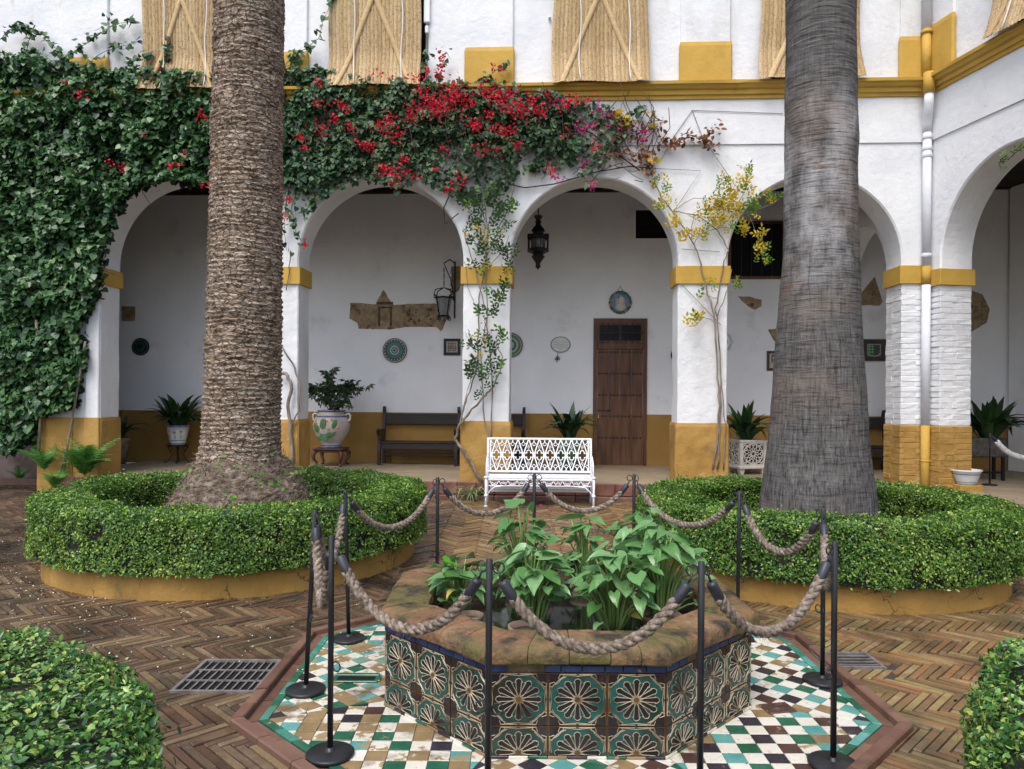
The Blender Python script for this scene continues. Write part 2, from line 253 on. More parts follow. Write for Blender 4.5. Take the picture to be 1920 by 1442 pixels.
# ---------------------------------------------------------------- helpers: meshes and objects
class MB:
    def __init__(s): s.v = []; s.f = []; s.m = []; s.cur = 0
    def add(s, vs, fs, m=None):
        o = len(s.v); s.v += [tuple(v) for v in vs]; k = s.cur if m is None else m
        for f in fs: s.f.append(tuple(i + o for i in f)); s.m.append(k)
    def box(s, x0, x1, y0, y1, z0, z1, m=None, bev=0.0, T=None):
        if bev:
            b = min(bev, (x1 - x0) / 2.1, (y1 - y0) / 2.1, (z1 - z0) / 2.1); vs = []; 
            for z, i in ((z0, b), (z0 + b, 0), (z1 - b, 0), (z1, b)):
                for (x, y) in ((x0 + i, y0 + i + b * (i == 0)), (x0 + i + b * (i == 0), y0 + i), (x1 - i - b * (i == 0), y0 + i), (x1 - i, y0 + i + b * (i == 0)),
                               (x1 - i, y1 - i - b * (i == 0)), (x1 - i - b * (i == 0), y1 - i), (x0 + i + b * (i == 0), y1 - i), (x0 + i, y1 - i - b * (i == 0))): vs.append((x, y, z))
            fs = [tuple(range(7, -1, -1)), tuple(range(24, 32))]
            for r in range(3):
                for k in range(8): fs.append((r * 8 + k, r * 8 + (k + 1) % 8, r * 8 + 8 + (k + 1) % 8, r * 8 + 8 + k))
        else:
            vs = [(x0, y0, z0), (x1, y0, z0), (x1, y1, z0), (x0, y1, z0), (x0, y0, z1), (x1, y0, z1), (x1, y1, z1), (x0, y1, z1)]
            fs = [(3, 2, 1, 0), (4, 5, 6, 7), (0, 1, 5, 4), (1, 2, 6, 5), (2, 3, 7, 6), (3, 0, 4, 7)]
        if T is not None: vs = [T @ Vector(v) for v in vs]
        s.add(vs, fs, m)
    def tube(s, pts, r, n=8, m=None, closed=False, caps=True):
        pts = [Vector(p) for p in pts]; k = len(pts)
        rr = r if hasattr(r, '__len__') else [r] * k
        T = []
        for i in range(k):
            a = pts[(i - 1) % k] if (closed or i > 0) else pts[0]; b = pts[(i + 1) % k] if (closed or i < k - 1) else pts[-1]
            t = (b - a); T.append(t.normalized() if t.length > 1e-9 else Vector((0, 0, 1)))
        up = Vector((0, 0, 1)) if abs(T[0].z) < .9 else Vector((1, 0, 0)); nn = (up - T[0] * up.dot(T[0])).normalized()
        vs = []
        for i in range(k):
            nn = nn - T[i] * nn.dot(T[i])
            nn = nn.normalized() if nn.length > 1e-6 else T[i].orthogonal().normalized()
            b = T[i].cross(nn)
            for j in range(n):
                a = 2 * PI * j / n; vs.append(pts[i] + (nn * math.cos(a) + b * math.sin(a)) * rr[i])
        fs = []
        for i in range(k if closed else k - 1):
            i2 = (i + 1) % k
            for j in range(n): fs.append((i * n + j, i * n + (j + 1) % n, i2 * n + (j + 1) % n, i2 * n + j))
        if caps and not closed: fs += [tuple(range(n - 1, -1, -1)), tuple(range((k - 1) * n, k * n))]
        s.add(vs, fs, m)
    def lathe(s, prof, n=24, c=(0, 0, 0), m=None, cap0=True, cap1=True, sq=1.0):
        vs = []; fs = []
        for (r, z) in prof:
            for j in range(n): a = 2 * PI * j / n; vs.append((c[0] + r * math.cos(a), c[1] + r * sq * math.sin(a), c[2] + z))
        for i in range(len(prof) - 1):
            for j in range(n): fs.append((i * n + j, i * n + (j + 1) % n, (i + 1) * n + (j + 1) % n, (i + 1) * n + j))
        if cap0: fs.append(tuple(range(n - 1, -1, -1)))
        if cap1: fs.append(tuple(range((len(prof) - 1) * n, len(prof) * n)))
        s.add(vs, fs, m)
    def prism(s, poly, a, b, axis='y', m=None):
        """poly = 2-d outline; extruded along AXIS from a to b: y -> (x, z) outline, z -> (x, y), x -> (y, z)"""
        f = {'y': lambda p, t: (p[0], t, p[1]), 'z': lambda p, t: (p[0], p[1], t), 'x': lambda p, t: (t, p[0], p[1])}[axis]
        n = len(poly); vs = [f(p, a) for p in poly] + [f(p, b) for p in poly]
        fs = [tuple(range(n)), tuple(range(2 * n - 1, n - 1, -1))] + [(i, i + n, (i + 1) % n + n, (i + 1) % n) for i in range(n)]
        s.add(vs, fs, m)
    def sphere(s, c, r, n=10, k=6, m=None, sc=(1, 1, 1)):
        pr = [(max(1e-4, math.sin(PI * i / k)) , -math.cos(PI * i / k)) for i in range(k + 1)]
        vs = []; fs = []
        for (q, z) in pr:
            for j in range(n): a = 2 * PI * j / n; vs.append((c[0] + r * sc[0] * q * math.cos(a), c[1] + r * sc[1] * q * math.sin(a), c[2] + r * sc[2] * z))
        for i in range(k):
            for j in range(n): fs.append((i * n + j, i * n + (j + 1) % n, (i + 1) * n + (j + 1) % n, (i + 1) * n + j))
        s.add(vs, fs, m)
    def mesh(s, name, mats, smooth=False, fix=True):
        me = bpy.data.meshes.new(name); me.from_pydata(s.v, [], s.f)
        for x in (mats if isinstance(mats, (list, tuple)) else [mats]): me.materials.append(x)
        if max(s.m or [0]): me.polygons.foreach_set('material_index', s.m)
        if fix and len(s.f) < 60000:
            bm = bmesh.new(); bm.from_mesh(me); bmesh.ops.recalc_face_normals(bm, faces=bm.faces); bm.to_mesh(me); bm.free()
        if smooth: me.polygons.foreach_set('use_smooth', [True] * len(me.polygons))
        if smooth == 'auto': me.set_sharp_from_angle(angle=R(38))
        me.update(); return me
    def build(s, name, mats, parent=None, smooth=False, fix=True):
        return obj(name, s.mesh(name, mats, smooth, fix), parent)
def obj(name, me, parent=None, loc=None, rot=None, scale=None):
    o = bpy.data.objects.new(name, me); COL.objects.link(o)
    if parent is not None: o.parent = parent
    if loc is not None: o.location = loc
    if rot is not None: o.rotation_euler = rot
    if scale is not None: o.scale = scale if hasattr(scale, '__len__') else (scale,) * 3
    return o
def tag(o, label=None, cat=None, group=None, kind=None):
    for k, v in (('label', label), ('category', cat), ('group', group), ('kind', kind)):
        if v: o[k] = v
    return o
def thing(name, label, cat, loc=(0, 0, 0), rz=0.0, group=None):
    o = bpy.data.objects.new(name, None); COL.objects.link(o); o.empty_display_size = .1
    o.location = loc; o.rotation_euler = (0, 0, rz); return tag(o, label, cat, group)
def np_mesh(name, V, F, mats, smooth=False, midx=None):
    """V (n,3), F (m,k) all faces with the same number of corners"""
    me = bpy.data.meshes.new(name); V = np.asarray(V, np.float32); F = np.asarray(F, np.int32); m, k = F.shape
    me.vertices.add(len(V)); me.vertices.foreach_set('co', V.ravel())
    me.loops.add(m * k); me.loops.foreach_set('vertex_index', F.ravel())
    me.polygons.add(m); me.polygons.foreach_set('loop_start', np.arange(0, m * k, k, dtype=np.int32))
    if smooth: me.polygons.foreach_set('use_smooth', np.ones(m, bool))
    for x in (mats if isinstance(mats, (list, tuple)) else [mats]): me.materials.append(x)
    if midx is not None: me.polygons.foreach_set('material_index', np.asarray(midx, np.int32))
    me.update(calc_edges=True); return me
def unit(a): return a / np.maximum(np.linalg.norm(a, axis=1, keepdims=True), 1e-9)
def leaf_cloud(P, Nr, Tp, S, tv, tf):
    """copies of one leaf outline (tv: x across, y to the tip, z off the blade; tf faces) at points P"""
    P = np.asarray(P, float); Nr = unit(np.asarray(Nr, float)); Tp = np.asarray(Tp, float)
    Tp = unit(Tp - Nr * (Tp * Nr).sum(1, keepdims=True)); X = np.cross(Tp, Nr)
    tv = np.asarray(tv, float); S = np.asarray(S, float).reshape(-1, 1, 1)
    V = P[:, None, :] + S * (tv[None, :, 0:1] * X[:, None, :] + tv[None, :, 1:2] * Tp[:, None, :] + tv[None, :, 2:3] * Nr[:, None, :])
    n, k = len(P), len(tv); tf = np.asarray(tf)
    F = (np.arange(n)[:, None, None] * k + tf[None]).reshape(-1, tf.shape[1])
    return V.reshape(-1, 3), F
L_OVAL = ([(0, 0, 0), (-.30, .45, .10), (0, 1, -.04), (.30, .45, .10)], [(0, 2, 1), (0, 3, 2)])
L_OVAL6 = ([(0, 0, 0), (-.27, .30, .09), (-.25, .68, .07), (0, 1, -.06), (.25, .68, .07), (.27, .30, .09)], [(0, 3, 2, 1), (0, 5, 4, 3)])
L_HEART = ([(0, .04, .02), (-.24, -.10, .02), (-.50, .14, .08), (-.40, .52, .05), (0, 1, -.10), (.40, .52, .05), (.50, .14, .08), (.24, -.10, .02), (0, .5, -.02)],
           [(0, 8, 2, 1), (8, 4, 3, 2), (0, 7, 6, 8), (8, 6, 5, 4)])
L_BRACT = ([(0, 0, 0), (-.44, .45, .14), (0, 1, .12), (.44, .45, .14)], [(0, 2, 1), (0, 3, 2)])
def rvec(n): 
    return RNG.normal(size=(n, 3))
def grid_noise(x, y, z, s=1.0, seed=0.0):
    return np.array([mnoise.noise(Vector((a * s + seed, b * s - seed, c * s + 2 * seed))) for a, b, c in zip(x, y, z)])

# ---------------------------------------------------------------- the arcade's own frame: u along the wall, d into it, z up
TH = R(3.0); FO = Vector((0, 11, 0)); FU = Vector((math.cos(TH), -math.sin(TH), 0)); FN = Vector((math.sin(TH), math.cos(TH), 0))
def W(u, d, z): return FO + FU * u + FN * d + Vector((0, 0, z))
def ray(x, y):
    dx, dy = x - 960, y - HOR; return Vector(((dx * math.cos(ROLL) + dy * math.sin(ROLL)) / FPX, 1, (dx * math.sin(ROLL) - dy * math.cos(ROLL)) / FPX))
def fac(x, y, d=0.0):
    """where the line of sight through a picture point meets the arcade plane at depth d"""
    dr = ray(x, y); c = Vector((0, 0, CAM_H))
    t = (d - (c - FO).dot(FN)) / dr.dot(FN); p = c + dr * t
    return (p - FO).dot(FU), p.z
def fu(x, d=0.0): return fac(x, HOR, d)[0]
def fz(y, d=0.0, x=960): return fac(x, y, d)[1]
def gnd(x, y, z=0.0):
    dr = ray(x, y); Y = (z - CAM_H) / dr.z; return Vector((dr.x * Y, Y, z))
UC = fu(1738)                      # the inner corner with the right wing
WU = Vector((0.183, -0.983, 0)).normalized(); WN = Vector((0.983, 0.183, 0)).normalized(); WA = math.atan2(WU.y, WU.x)
WO = W(UC, 0, 0)
def WW(w, d, z): return WO + WU * w + WN * d + Vector((0, 0, z))
# ================================================================ ground and herringbone paving
gb = MB(); gb.add([(-60, -30, -.05), (60, -30, -.05), (60, 60, -.05), (-60, 60, -.05)], [(0, 1, 2, 3)])
tag(gb.build('ground', SOIL), kind='structure')
OC = Vector((0.287, 4.13, 0)); T22 = math.tan(R(22.5))
BEDS = [(-2.58, 7.16, 1.63), (2.77, 6.77, 1.47), (-2.5, 1.1, 1.62), (2.9, 1.2, 1.66)]   # planter centres and wall radii
def clip(poly, n, c):
    """keep the side where n.p <= c"""
    out = []
    for i, p in enumerate(poly):
        q = poly[(i + 1) % len(poly)]; a = p[0] * n[0] + p[1] * n[1] - c; b = q[0] * n[0] + q[1] * n[1] - c
        if a <= 0: out.append(p)
        if (a < 0 < b) or (b < 0 < a): t = a / (a - b); out.append((p[0] + (q[0] - p[0]) * t, p[1] + (q[1] - p[1]) * t))
    return out
def area(p): return abs(sum(p[i][0] * p[(i + 1) % len(p)][1] - p[(i + 1) % len(p)][0] * p[i][1] for i in range(len(p)))) / 2
def slab(mb, poly, z0, z1, inset=.004, m=None, tilt=(0, 0)):
    """a flat piece with a small chamfer round its top"""
    cx = sum(p[0] for p in poly) / len(poly); cy = sum(p[1] for p in poly) / len(poly); n = len(poly)
    def ins(p, d):
        v = Vector((p[0] - cx, p[1] - cy)); l = v.length; return (cx + v.x * (1 - d / max(l, d * 1.5)), cy + v.y * (1 - d / max(l, d * 1.5)))
    tz = lambda p: (p[0] - cx) * tilt[0] + (p[1] - cy) * tilt[1]
    vs = [(p[0], p[1], z0) for p in poly] + [(p[0], p[1], z1 - inset * .8 + tz(p)) for p in poly] + [(*ins(p, inset), z1 + tz(p)) for p in poly]
    fs = [tuple(range(2 * n, 3 * n))]
    for k in (0, n): fs += [(k + i, k + (i + 1) % n, k + n + (i + 1) % n, k + n + i) for i in range(n)]
    mb.add(vs, fs, m)
def poly_box(poly, mb, z0, z1, m=None): mb.prism(poly, z0, z1, 'z', m)
mb = MB(); mb.add([(-14, -2, -.012), (14, -2, -.012), (14, 13.0, -.012), (-14, 13.0, -.012)], [(0, 1, 2, 3)])
paving = tag(mb.build('brick_paving', MORTAR), kind='structure')
BW, BN = .0425, 7; BL = BW * BN; JT = .0036
brick_mesh = {}
full = [(-BL / 2 + JT, -BW / 2 + JT), (BL / 2 - JT, -BW / 2 + JT), (BL / 2 - JT, BW / 2 - JT), (-BL / 2 + JT, BW / 2 - JT)]
tmp = MB(); slab(tmp, full, -.03, 0, .004); brick_mesh = tmp.mesh('brick', BRICK); brick_wet = tmp.mesh('brick', BRICKW)
def wet(x, y): return x + .9 * mnoise.noise(Vector((x * .8, y * .8, 4))) + (y - 5) * .12 < -.35
DRAINS = [(-1.535, 4.08, .215, .225), (1.98, 4.38, .16, .12)]       # x, y, half sizes of the two floor grates
cand = []; rest = MB(); restw = MB()
def inplan(x, y):
    for (bx, by, br) in BEDS:
        if (x - bx) ** 2 + (y - by) ** 2 < (br - .16) ** 2: return True
    return False
def herring(region, ang):
    ca, sa = math.cos(ang), math.sin(ang)
    for a in range(-300, 301):
        for b in range(-40, 41):
            ox, oy = a + BN * b, a - BN * b
            for (cx, cy, vert) in ((ox + BN / 2, oy + .5, 0), (ox + .5, oy + 1 + BN / 2, 1)):
                x0, y0 = cx * BW, cy * BW
                x, y = ca * x0 - sa * y0 + .3, sa * x0 + ca * y0 + 4.1
                if not (-9 < x < 9 and .9 < y < 12.6): continue
                if abs(x) > y * .72 + .9 or not region(x, y) or inplan(x, y): continue
                if y > 10.85 - .044 * x and x > -7.4: continue
                r = ang + (PI / 2 if vert else 0)
                poly = [(x + math.cos(r) * p[0] - math.sin(r) * p[1], y + math.sin(r) * p[0] + math.cos(r) * p[1]) for p in full]
                cut = False; dead = False
                rel = [(p[0] - OC.x, p[1] - OC.y) for p in poly]; best = None
                for k in range(8):
                    n = (math.cos(k * PI / 4), math.sin(k * PI / 4)); dd = (x - OC.x) * n[0] + (y - OC.y) * n[1]
                    if best is None or dd > best[0]: best = (dd, n)
                if best[0] < 1.80:
                    pc = clip(rel, (-best[1][0], -best[1][1]), -1.592)
                    if len(pc) < 3 or area(pc) < .0009: dead = True
                    elif area(pc) < area(rel) - 1e-6: poly = [(p[0] + OC.x, p[1] + OC.y) for p in pc]; cut = True
                for (dx, dy, hx, hy) in DRAINS:
                    if dead or abs(x - dx) > hx + .2 or abs(y - dy) > hy + .2: continue
                    opts = [clip(poly, (1, 0), dx - hx - .012), clip(poly, (-1, 0), -(dx + hx + .012)), clip(poly, (0, 1), dy - hy - .012), clip(poly, (0, -1), -(dy + hy + .012))]
                    o2 = max(opts, key=lambda q: area(q) if len(q) > 2 else 0)
                    if len(o2) < 3 or area(o2) < .0009: dead = True
                    elif area(o2) < area(poly) - 1e-6: poly = o2; cut = True
                if dead: continue
                z = random.uniform(-.0050, .0025) + .004 * mnoise.noise(Vector((x * 1.1, y * 1.1, 0)))
                if cut: slab(restw if wet(x, y) else rest, poly, -.03, z)
                else: cand.append((y, x, r, z, poly))
central = lambda x, y: y > 5.62 and -1.9 < x < 2.1
herring(lambda x, y: not central(x, y), -PI / 4); herring(central, PI / 4)
def hidden(x, y):     # under the near hedges or behind the basin
    for (bx, by, br) in BEDS[2:]:
        if (x - bx) ** 2 + (y - by) ** 2 < (br + .45) ** 2: return True
    return abs(x) > y * .69
vis = sorted([c for c in cand if not hidden(c[1], c[0])], key=lambda c: c[0]); top300 = set(id(c) for c in vis[:295])
for c in cand:
    if id(c) in top300: obj('brick', brick_wet if wet(c[1], c[0]) else brick_mesh, paving, (c[1], c[0], c[3]), (random.uniform(-.03, .03), random.uniform(-.012, .012), c[2] + random.uniform(-.008, .008)))
    else: slab(restw if wet(c[1], c[0]) else rest, c[4], -.03, c[3], tilt=(random.uniform(-.03, .03), random.uniform(-.03, .03)))
tag(rest.build('brick', BRICK, paving, fix=False), kind='stuff'); tag(restw.build('brick', BRICKW, paving, fix=False), kind='stuff')

# ---------------------------------------------------------------- iron grates in the paving
def grate(name, label, x, y, hx, hy, rows, bars):
    t = thing(name, label, 'drain grate', (x, y, 0), 0)
    v = MB(); v.box(-hx, hx, -hy, hy, -.010, -.008); v.build('drain_hole', VOID, t)
    f = MB(); w = .012
    f.box(-hx - .008, hx + .008, -hy - .008, -hy + w, -.01, .006); f.box(-hx - .008, hx + .008, hy - w, hy + .008, -.01, .006)
    f.box(-hx - .008, -hx + w, -hy + w + .001, hy - w - .001, -.01, .0055); f.box(hx - w, hx + .008, -hy + w + .001, hy - w - .001, -.01, .0055)
    f.build('frame', GRILLE, t)
    for r in range(1, rows):
        b = MB(); yy = -hy + 2 * hy * r / rows; b.box(-hx + w, hx - w, yy - .006, yy + .006, -.004, .003); b.build('cross_bar', GRILLE, t)
    me = MB(); me.box(-.0045, .0045, -hy + w, hy - w, -.003, .0015); me = me.mesh('bar', GRILLE)
    for k in range(1, bars): obj('bar', me, t, (-hx + 2 * hx * k / bars, 0, 0))
grate('floor_grate', 'large rusty iron floor grate with three rows of slots left of the basin', *DRAINS[0], 3, 10)
grate('floor_grate', 'small dark iron floor grate behind the rope post right of the basin', *DRAINS[1], 5, 1)

# ================================================================ octagonal tiled floor round the basin
def oct_pt(i, r, t, z=0.0):
    a = i * PI / 4; return (OC.x + math.cos(a) * r - math.sin(a) * t, OC.y + math.sin(a) * r + math.cos(a) * t, z)
mb = MB(); mb.add([oct_pt(i, 1.592, 1.592 * T22, -.006) for i in range(8)], [tuple(range(8))])
tfloor = tag(mb.build('tiled_floor', MORTAR), kind='structure')
for i in range(8):
    hw = 1.592 * T22; cuts = [-1] + sorted(random.uniform(-.75, .75) for _ in range(3)) + [1]
    for k in range(4):
        b = MB(); zt = .030 + random.uniform(-.003, .003)
        f0, f1 = cuts[k], cuts[k + 1]; g = .0025
        lo = lambda r: f0 * r * T22 + g; hi = lambda r: f1 * r * T22 - g
        prof = [(1.530, -.01), (1.532, zt - .006), (1.538, zt), (1.583, zt), (1.590, zt - .007), (1.592, -.02)]
        vs = [oct_pt(i, r, lo(r), z) for r, z in prof] + [oct_pt(i, r, hi(r), z) for r, z in prof]; n = len(prof)
        b.add(vs, [tuple(range(n)), tuple(range(2 * n - 1, n - 1, -1))] + [(j, j + n, (j + 1) % n + n, (j + 1) % n) for j in range(n)])
        b.build('kerb_brick', KERB, tfloor)
    for k in range(5):                               # sunk channel of flat bricks
        f0, f1 = -1 + .4 * k, -.6 + .4 * k; a0, a1 = 1.474, 1.527
        b = MB(); b.prism([oct_pt(i, a0, f0 * a0 * T22 + .003)[:2], oct_pt(i, a1, f0 * a1 * T22 + .003)[:2], oct_pt(i, a1, f1 * a1 * T22 - .003)[:2], oct_pt(i, a0, f1 * a0 * T22 - .003)[:2]], -.02, -.003 + random.uniform(-.001, .001), 'z')
        b.build('channel_brick', KERB, tfloor)
    for k in range(8):                               # green border strip
        f0, f1 = -1 + .25 * k, -.75 + .25 * k; a0, a1 = 1.430, 1.470
        b = MB(); slab(b, [oct_pt(i, a0, f0 * a0 * T22 + .002)[:2], oct_pt(i, a1, f0 * a1 * T22 + .002)[:2], oct_pt(i, a1, f1 * a1 * T22 - .002)[:2], oct_pt(i, a0, f1 * a0 * T22 - .002)[:2]], -.02, .003 + random.uniform(-.001, .001), .002)
        b.build('border_tile', random.choice([T_BORD, T_BORD, T_TURQ, T_GREEN]), tfloor)
TS = .090; tl = []
for i in range(8):
    a = i * PI / 4
    for p in range(-4, 34):
        for q in range(-4, 34):
            # cell corners in a grid turned 45 degrees to the sector: r = (p+q)/sqrt2, t = (p-q)/sqrt2
            cs = [((x + y) * TS / math.sqrt(2), (x - y) * TS / math.sqrt(2)) for x, y in ((p, q), (p + 1, q), (p + 1, q + 1), (p, q + 1))]
            cs = [(r, t) for r, t in cs]
            c = clip(clip(cs, (1, 0), 1.427), (-1, 0), -.885)
            if len(c) > 2: c = clip(c, (-T22, 1), -.0015)
            if len(c) > 2: c = clip(c, (-T22, -1), -.0015)
            if len(c) < 3 or area(c) < .0006: continue
            cx = sum(v[0] for v in c) / len(c); cy = sum(v[1] for v in c) / len(c)
            c = [(cx + (v[0] - cx) * .972, cy + (v[1] - cy) * .972) for v in c]
            wx, wy, _ = oct_pt(i, cx, cy); left = wx < OC.x - .25
            if (p + q) % 2 == 0: m = T_CLAY if random.random() < (.10 if left else .03) else (T_WHITEW if random.random() < (.9 if left else .25) else T_WHITE)
            else:
                m = [T_TURQ, T_GREEN, T_TURQ, T_BLACK, T_GREEN, T_TURQ, T_BLACK, T_BROWN][(p * 3 + (q % 2)) % 8]
                if left: m = random.choice([T_CLAY, T_CLAY, m, T_TURQW, T_TURQW, T_TURQW, T_GREEN, T_BLACK])
                elif random.random() < .12: m = T_CLAY
            tl.append((wy, [oct_pt(i, *v)[:2] for v in c], m, wx))
def shown(x, y):        # not behind the basin as the camera sees it
    return y < OC.y + .35 or abs(x - OC.x) > 1.0
tl.sort(key=lambda k: (not shown(k[3], k[0]), k[0]))
stuffs = {}
for k, (wy, poly, m, wx) in enumerate(tl):
    z = .003 + random.uniform(-.0012, .0012)
    if k < 300: b = MB(); slab(b, poly, -.02, z, .0016, tilt=(random.uniform(-.012, .012), random.uniform(-.012, .012))); b.build('floor_tile', m, tfloor)
    else: slab(stuffs.setdefault(m.name, (MB(), m))[0], poly, -.02, z, .0016)
mix = MB(); mats = []
for s, m in stuffs.values():
    mats.append(m); mix.add(s.v, s.f, len(mats) - 1)
if mats: tag(mix.build('floor_tile', mats, tfloor, fix=False), kind='stuff')
# a broken hollow in the tiles, left, and a small square cast cover, right
h = thing('tile_hollow', 'dark sunken gutter hole with green glazed lip in the tiled floor left of the basin', 'drain hole', gnd(668, 1275))
b = MB(); b.box(-.10, .10, -.028, .028, .0045, .0065); b.build('hole', VOID, h)
b = MB(); b.box(-.12, .12, .029, .060, .0045, .018, bev=.004); b.box(-.12, .12, -.050, -.029, .0045, .012, bev=.003); b.box(-.135, -.101, -.0285, .0285, .0045, .010, bev=.003); b.box(.101, .135, -.0285, .0285, .0045, .010, bev=.003); b.build('lip_tile', T_GREEN, h)
h = thing('cast_cover', 'small square brown cast cover set in the tiled floor right of the basin', 'drain cover', gnd(1458, 1330), R(12))
b = MB(); b.box(-.075, .075, -.055, .055, .0045, .010, bev=.003); b.build('plate', T_BROWN, h)
b = MB()
for k in range(3): b.tube([(.018 * (k + 1) * math.cos(a), .013 * (k + 1) * math.sin(a), .011) for a in np.linspace(0, 2 * PI, 20)[:-1]], .0035, 5, closed=True)
b.build('relief', T_BROWN, h)

# ================================================================ the octagonal basin
BC = Vector((.287, 4.07, 0))
basin = thing('fountain_basin', 'octagonal fountain basin faced with green star tiles under a mossy terracotta rim', 'fountain', BC)
AP = .905
def ol(i, r, t, z): p = oct_pt(i, r, t, z); return (p[0] - OC.x, p[1] - OC.y, z)
mb = MB(); n = 8
prof = [(AP - .012, 0), (AP - .012, .425), (.71, .425), (.71, .05), (.0, .05)]
vs = [ol(i, r, r * T22, z) for r, z in prof[:4] for i in range(8)]
mb.add(vs, [(k * 8 + i, k * 8 + (i + 1) % 8, k * 8 + 8 + (i + 1) % 8, k * 8 + 8 + i) for k in range(3) for i in range(8)] + [tuple(24 + i for i in range(8))])
mb.build('basin_wall', BASINC, basin)
mb = MB(); mb.add([ol(i, .712, .712 * T22, .335) for i in range(8)], [tuple(range(8))]); mb.build('water', WATER, basin)
for i in range(8):
    cuts = [-1, -.62, -.22, .2, .6, 1] if i % 2 else [-1, -.55, -.1, .35, .68, 1]
    for k in range(5):
        dz = random.uniform(-.003, .003); dr = random.uniform(-.007, .009); g = .0018
        prof = [(.715, .40), (.700 - dr * .5, .455), (.704, .480), (.716, .490), (.79, .493), (.85, .492), (.900 + dr, .489), (.922 + dr, .480), (.934 + dr, .462), (.938 + dr, .440), (.934 + dr, .416), (.922 + dr, .407), (.88, .406)]
        b = MB(); ns = 12; vs = []
        for s in range(ns + 1):
            f = cuts[k] + (cuts[k + 1] - cuts[k]) * s / ns
            for r, z in prof:
                t = f * r * T22 + (g if s == 0 else -g if s == ns else 0)
                e = 1 if 0 < s < ns else .0
                q = ol(i, r, t, z + dz - (.0015 if e == 0 and z > .45 else 0))
                nn = .004 * mnoise.noise(Vector((q[0] * 9, q[1] * 9, z * 9))) + .003 * mnoise.noise(Vector((q[0] * 27, q[1] * 27, z * 27))); no = (nn * 1.3 if z < .47 and r > .8 else nn * .3)
                vs.append((q[0] + q[0] * no, q[1] + q[1] * no, q[2] + (nn if z > .42 else 0)))
        m = len(prof); fs = [tuple(range(m)), tuple(range(ns * m + m - 1, ns * m - 1, -1))]
        for s in range(ns): fs += [(s * m + j, s * m + m + j, s * m + m + (j + 1) % m, s * m + (j + 1) % m) for j in range(m)]
        b.add(vs, fs); b.build('rim_stone', RIMST, basin, 'auto')
def star_tile(zcut=None):
    """relief tile, 1 x 1, front towards -y: ochre ground, green rosette, black petals, raised cream lines"""
    b = MB(); lim = -.5 if zcut is None else zcut
    def face(poly, y, m):
        if zcut is not None: poly = clip(poly, (0, -1), -zcut)
        if len(poly) > 2: b.add([(p[0], y, p[1]) for p in poly], [tuple(range(len(poly)))], m)
    def line(p, q, w=.017, y=-.0165):
        v = Vector((q[0] - p[0], q[1] - p[1])); nn = Vector((-v.y, v.x)).normalized() * w / 2; v = v.normalized() * w * .3
        for s in (1, -1):
            poly = [(p[0] - v.x, p[1] - v.y), (q[0] + v.x, q[1] + v.y), (q[0] + v.x + s * nn.x, q[1] + v.y + s * nn.y), (p[0] - v.x + s * nn.x, p[1] - v.y + s * nn.y)]
            if zcut is not None:
                if min(p[1], q[1]) < zcut: continue
            b.add([(poly[0][0], y, poly[0][1]), (poly[1][0], y, poly[1][1]), (poly[2][0], y + .010, poly[2][1]), (poly[3][0], y + .010, poly[3][1])], [(0, 1, 2, 3)], 3)
    bt = MB(); b.box(-.495, .495, -.04, .0, lim + .005, .495, 0)
    C = lambda r, a: (r * math.cos(a), r * math.sin(a))
    ros = []
    for k in range(12):
        a = k * PI / 6; ros += [C(.478, a - .10), C(.478, a + .10), C(.462, a + PI / 12)]
    yb = -.045
    face(ros, yb, 1)
    for k in range(len(ros)): 
        if (k // 3) % 3 == 1: line(ros[k], ros[(k + 1) % len(ros)], .0145, yb - .012)
    for k in range(12):
        a = k * PI / 6; ca, sa = math.cos(a), math.sin(a); P = lambda r, t: (r * ca - t * sa, r * sa + t * ca)
        pet = [P(.050, 0), P(.135, -.034), P(.325, -.048), P(.322, -.066), P(.378, -.040), P(.398, 0), P(.378, .040), P(.322, .066), P(.325, .048), P(.135, .034), P(.050, 0)]
        face([P(.060, -.003), P(.135, -.034), P(.325, -.048), P(.37, -.040), P(.394, 0), P(.37, .040), P(.325, .048), P(.135, .034), P(.060, .003)], yb - .004, 2)
        for u, v in zip(pet[:-1], pet[1:]): line(u, v, .0125, yb - .014)
    face([C(.062, k * PI / 5) for k in range(10)], yb - .009, 0)
    for sx in (-1, 1):
        for sz in (-1, 1):
            Q = lambda x, z: (sx * x, sz * z)
            face([Q(.485, .485), Q(.485, .25), Q(.44, .235), Q(.40, .29), Q(.345, .345), Q(.29, .40), Q(.235, .44), Q(.25, .485)], yb - .001, 2)
            pl = [Q(.485, .25), Q(.44, .235), Q(.40, .29), Q(.345, .345), Q(.29, .40), Q(.235, .44), Q(.25, .485)]
            for u, v in zip(pl[:-1], pl[1:]): line(u, v, .016, yb - .012)
            line(Q(.30, .485), Q(.33, .40), .014, yb - .012); line(Q(.485, .30), Q(.40, .33), .014, yb - .012)
            line(Q(.03, .478), Q(.30, .478), .015, yb - .010); line(Q(.478, .03), Q(.478, .30), .015, yb - .010)
            line(Q(.0, .445), Q(.30, .478), .012, yb - .010); line(Q(.445, .0), Q(.478, .30), .012, yb - .010)
    return b
me_full = star_tile().mesh('star_tile', [W_OCHRE, W_TEAL, W_BLACK, W_CREAM], fix=False)
me_half = star_tile(-.0625).mesh('star_tile', [W_OCHRE, W_TEAL, W_BLACK, W_CREAM], fix=False)
TW = 2 * AP * T22 / 3
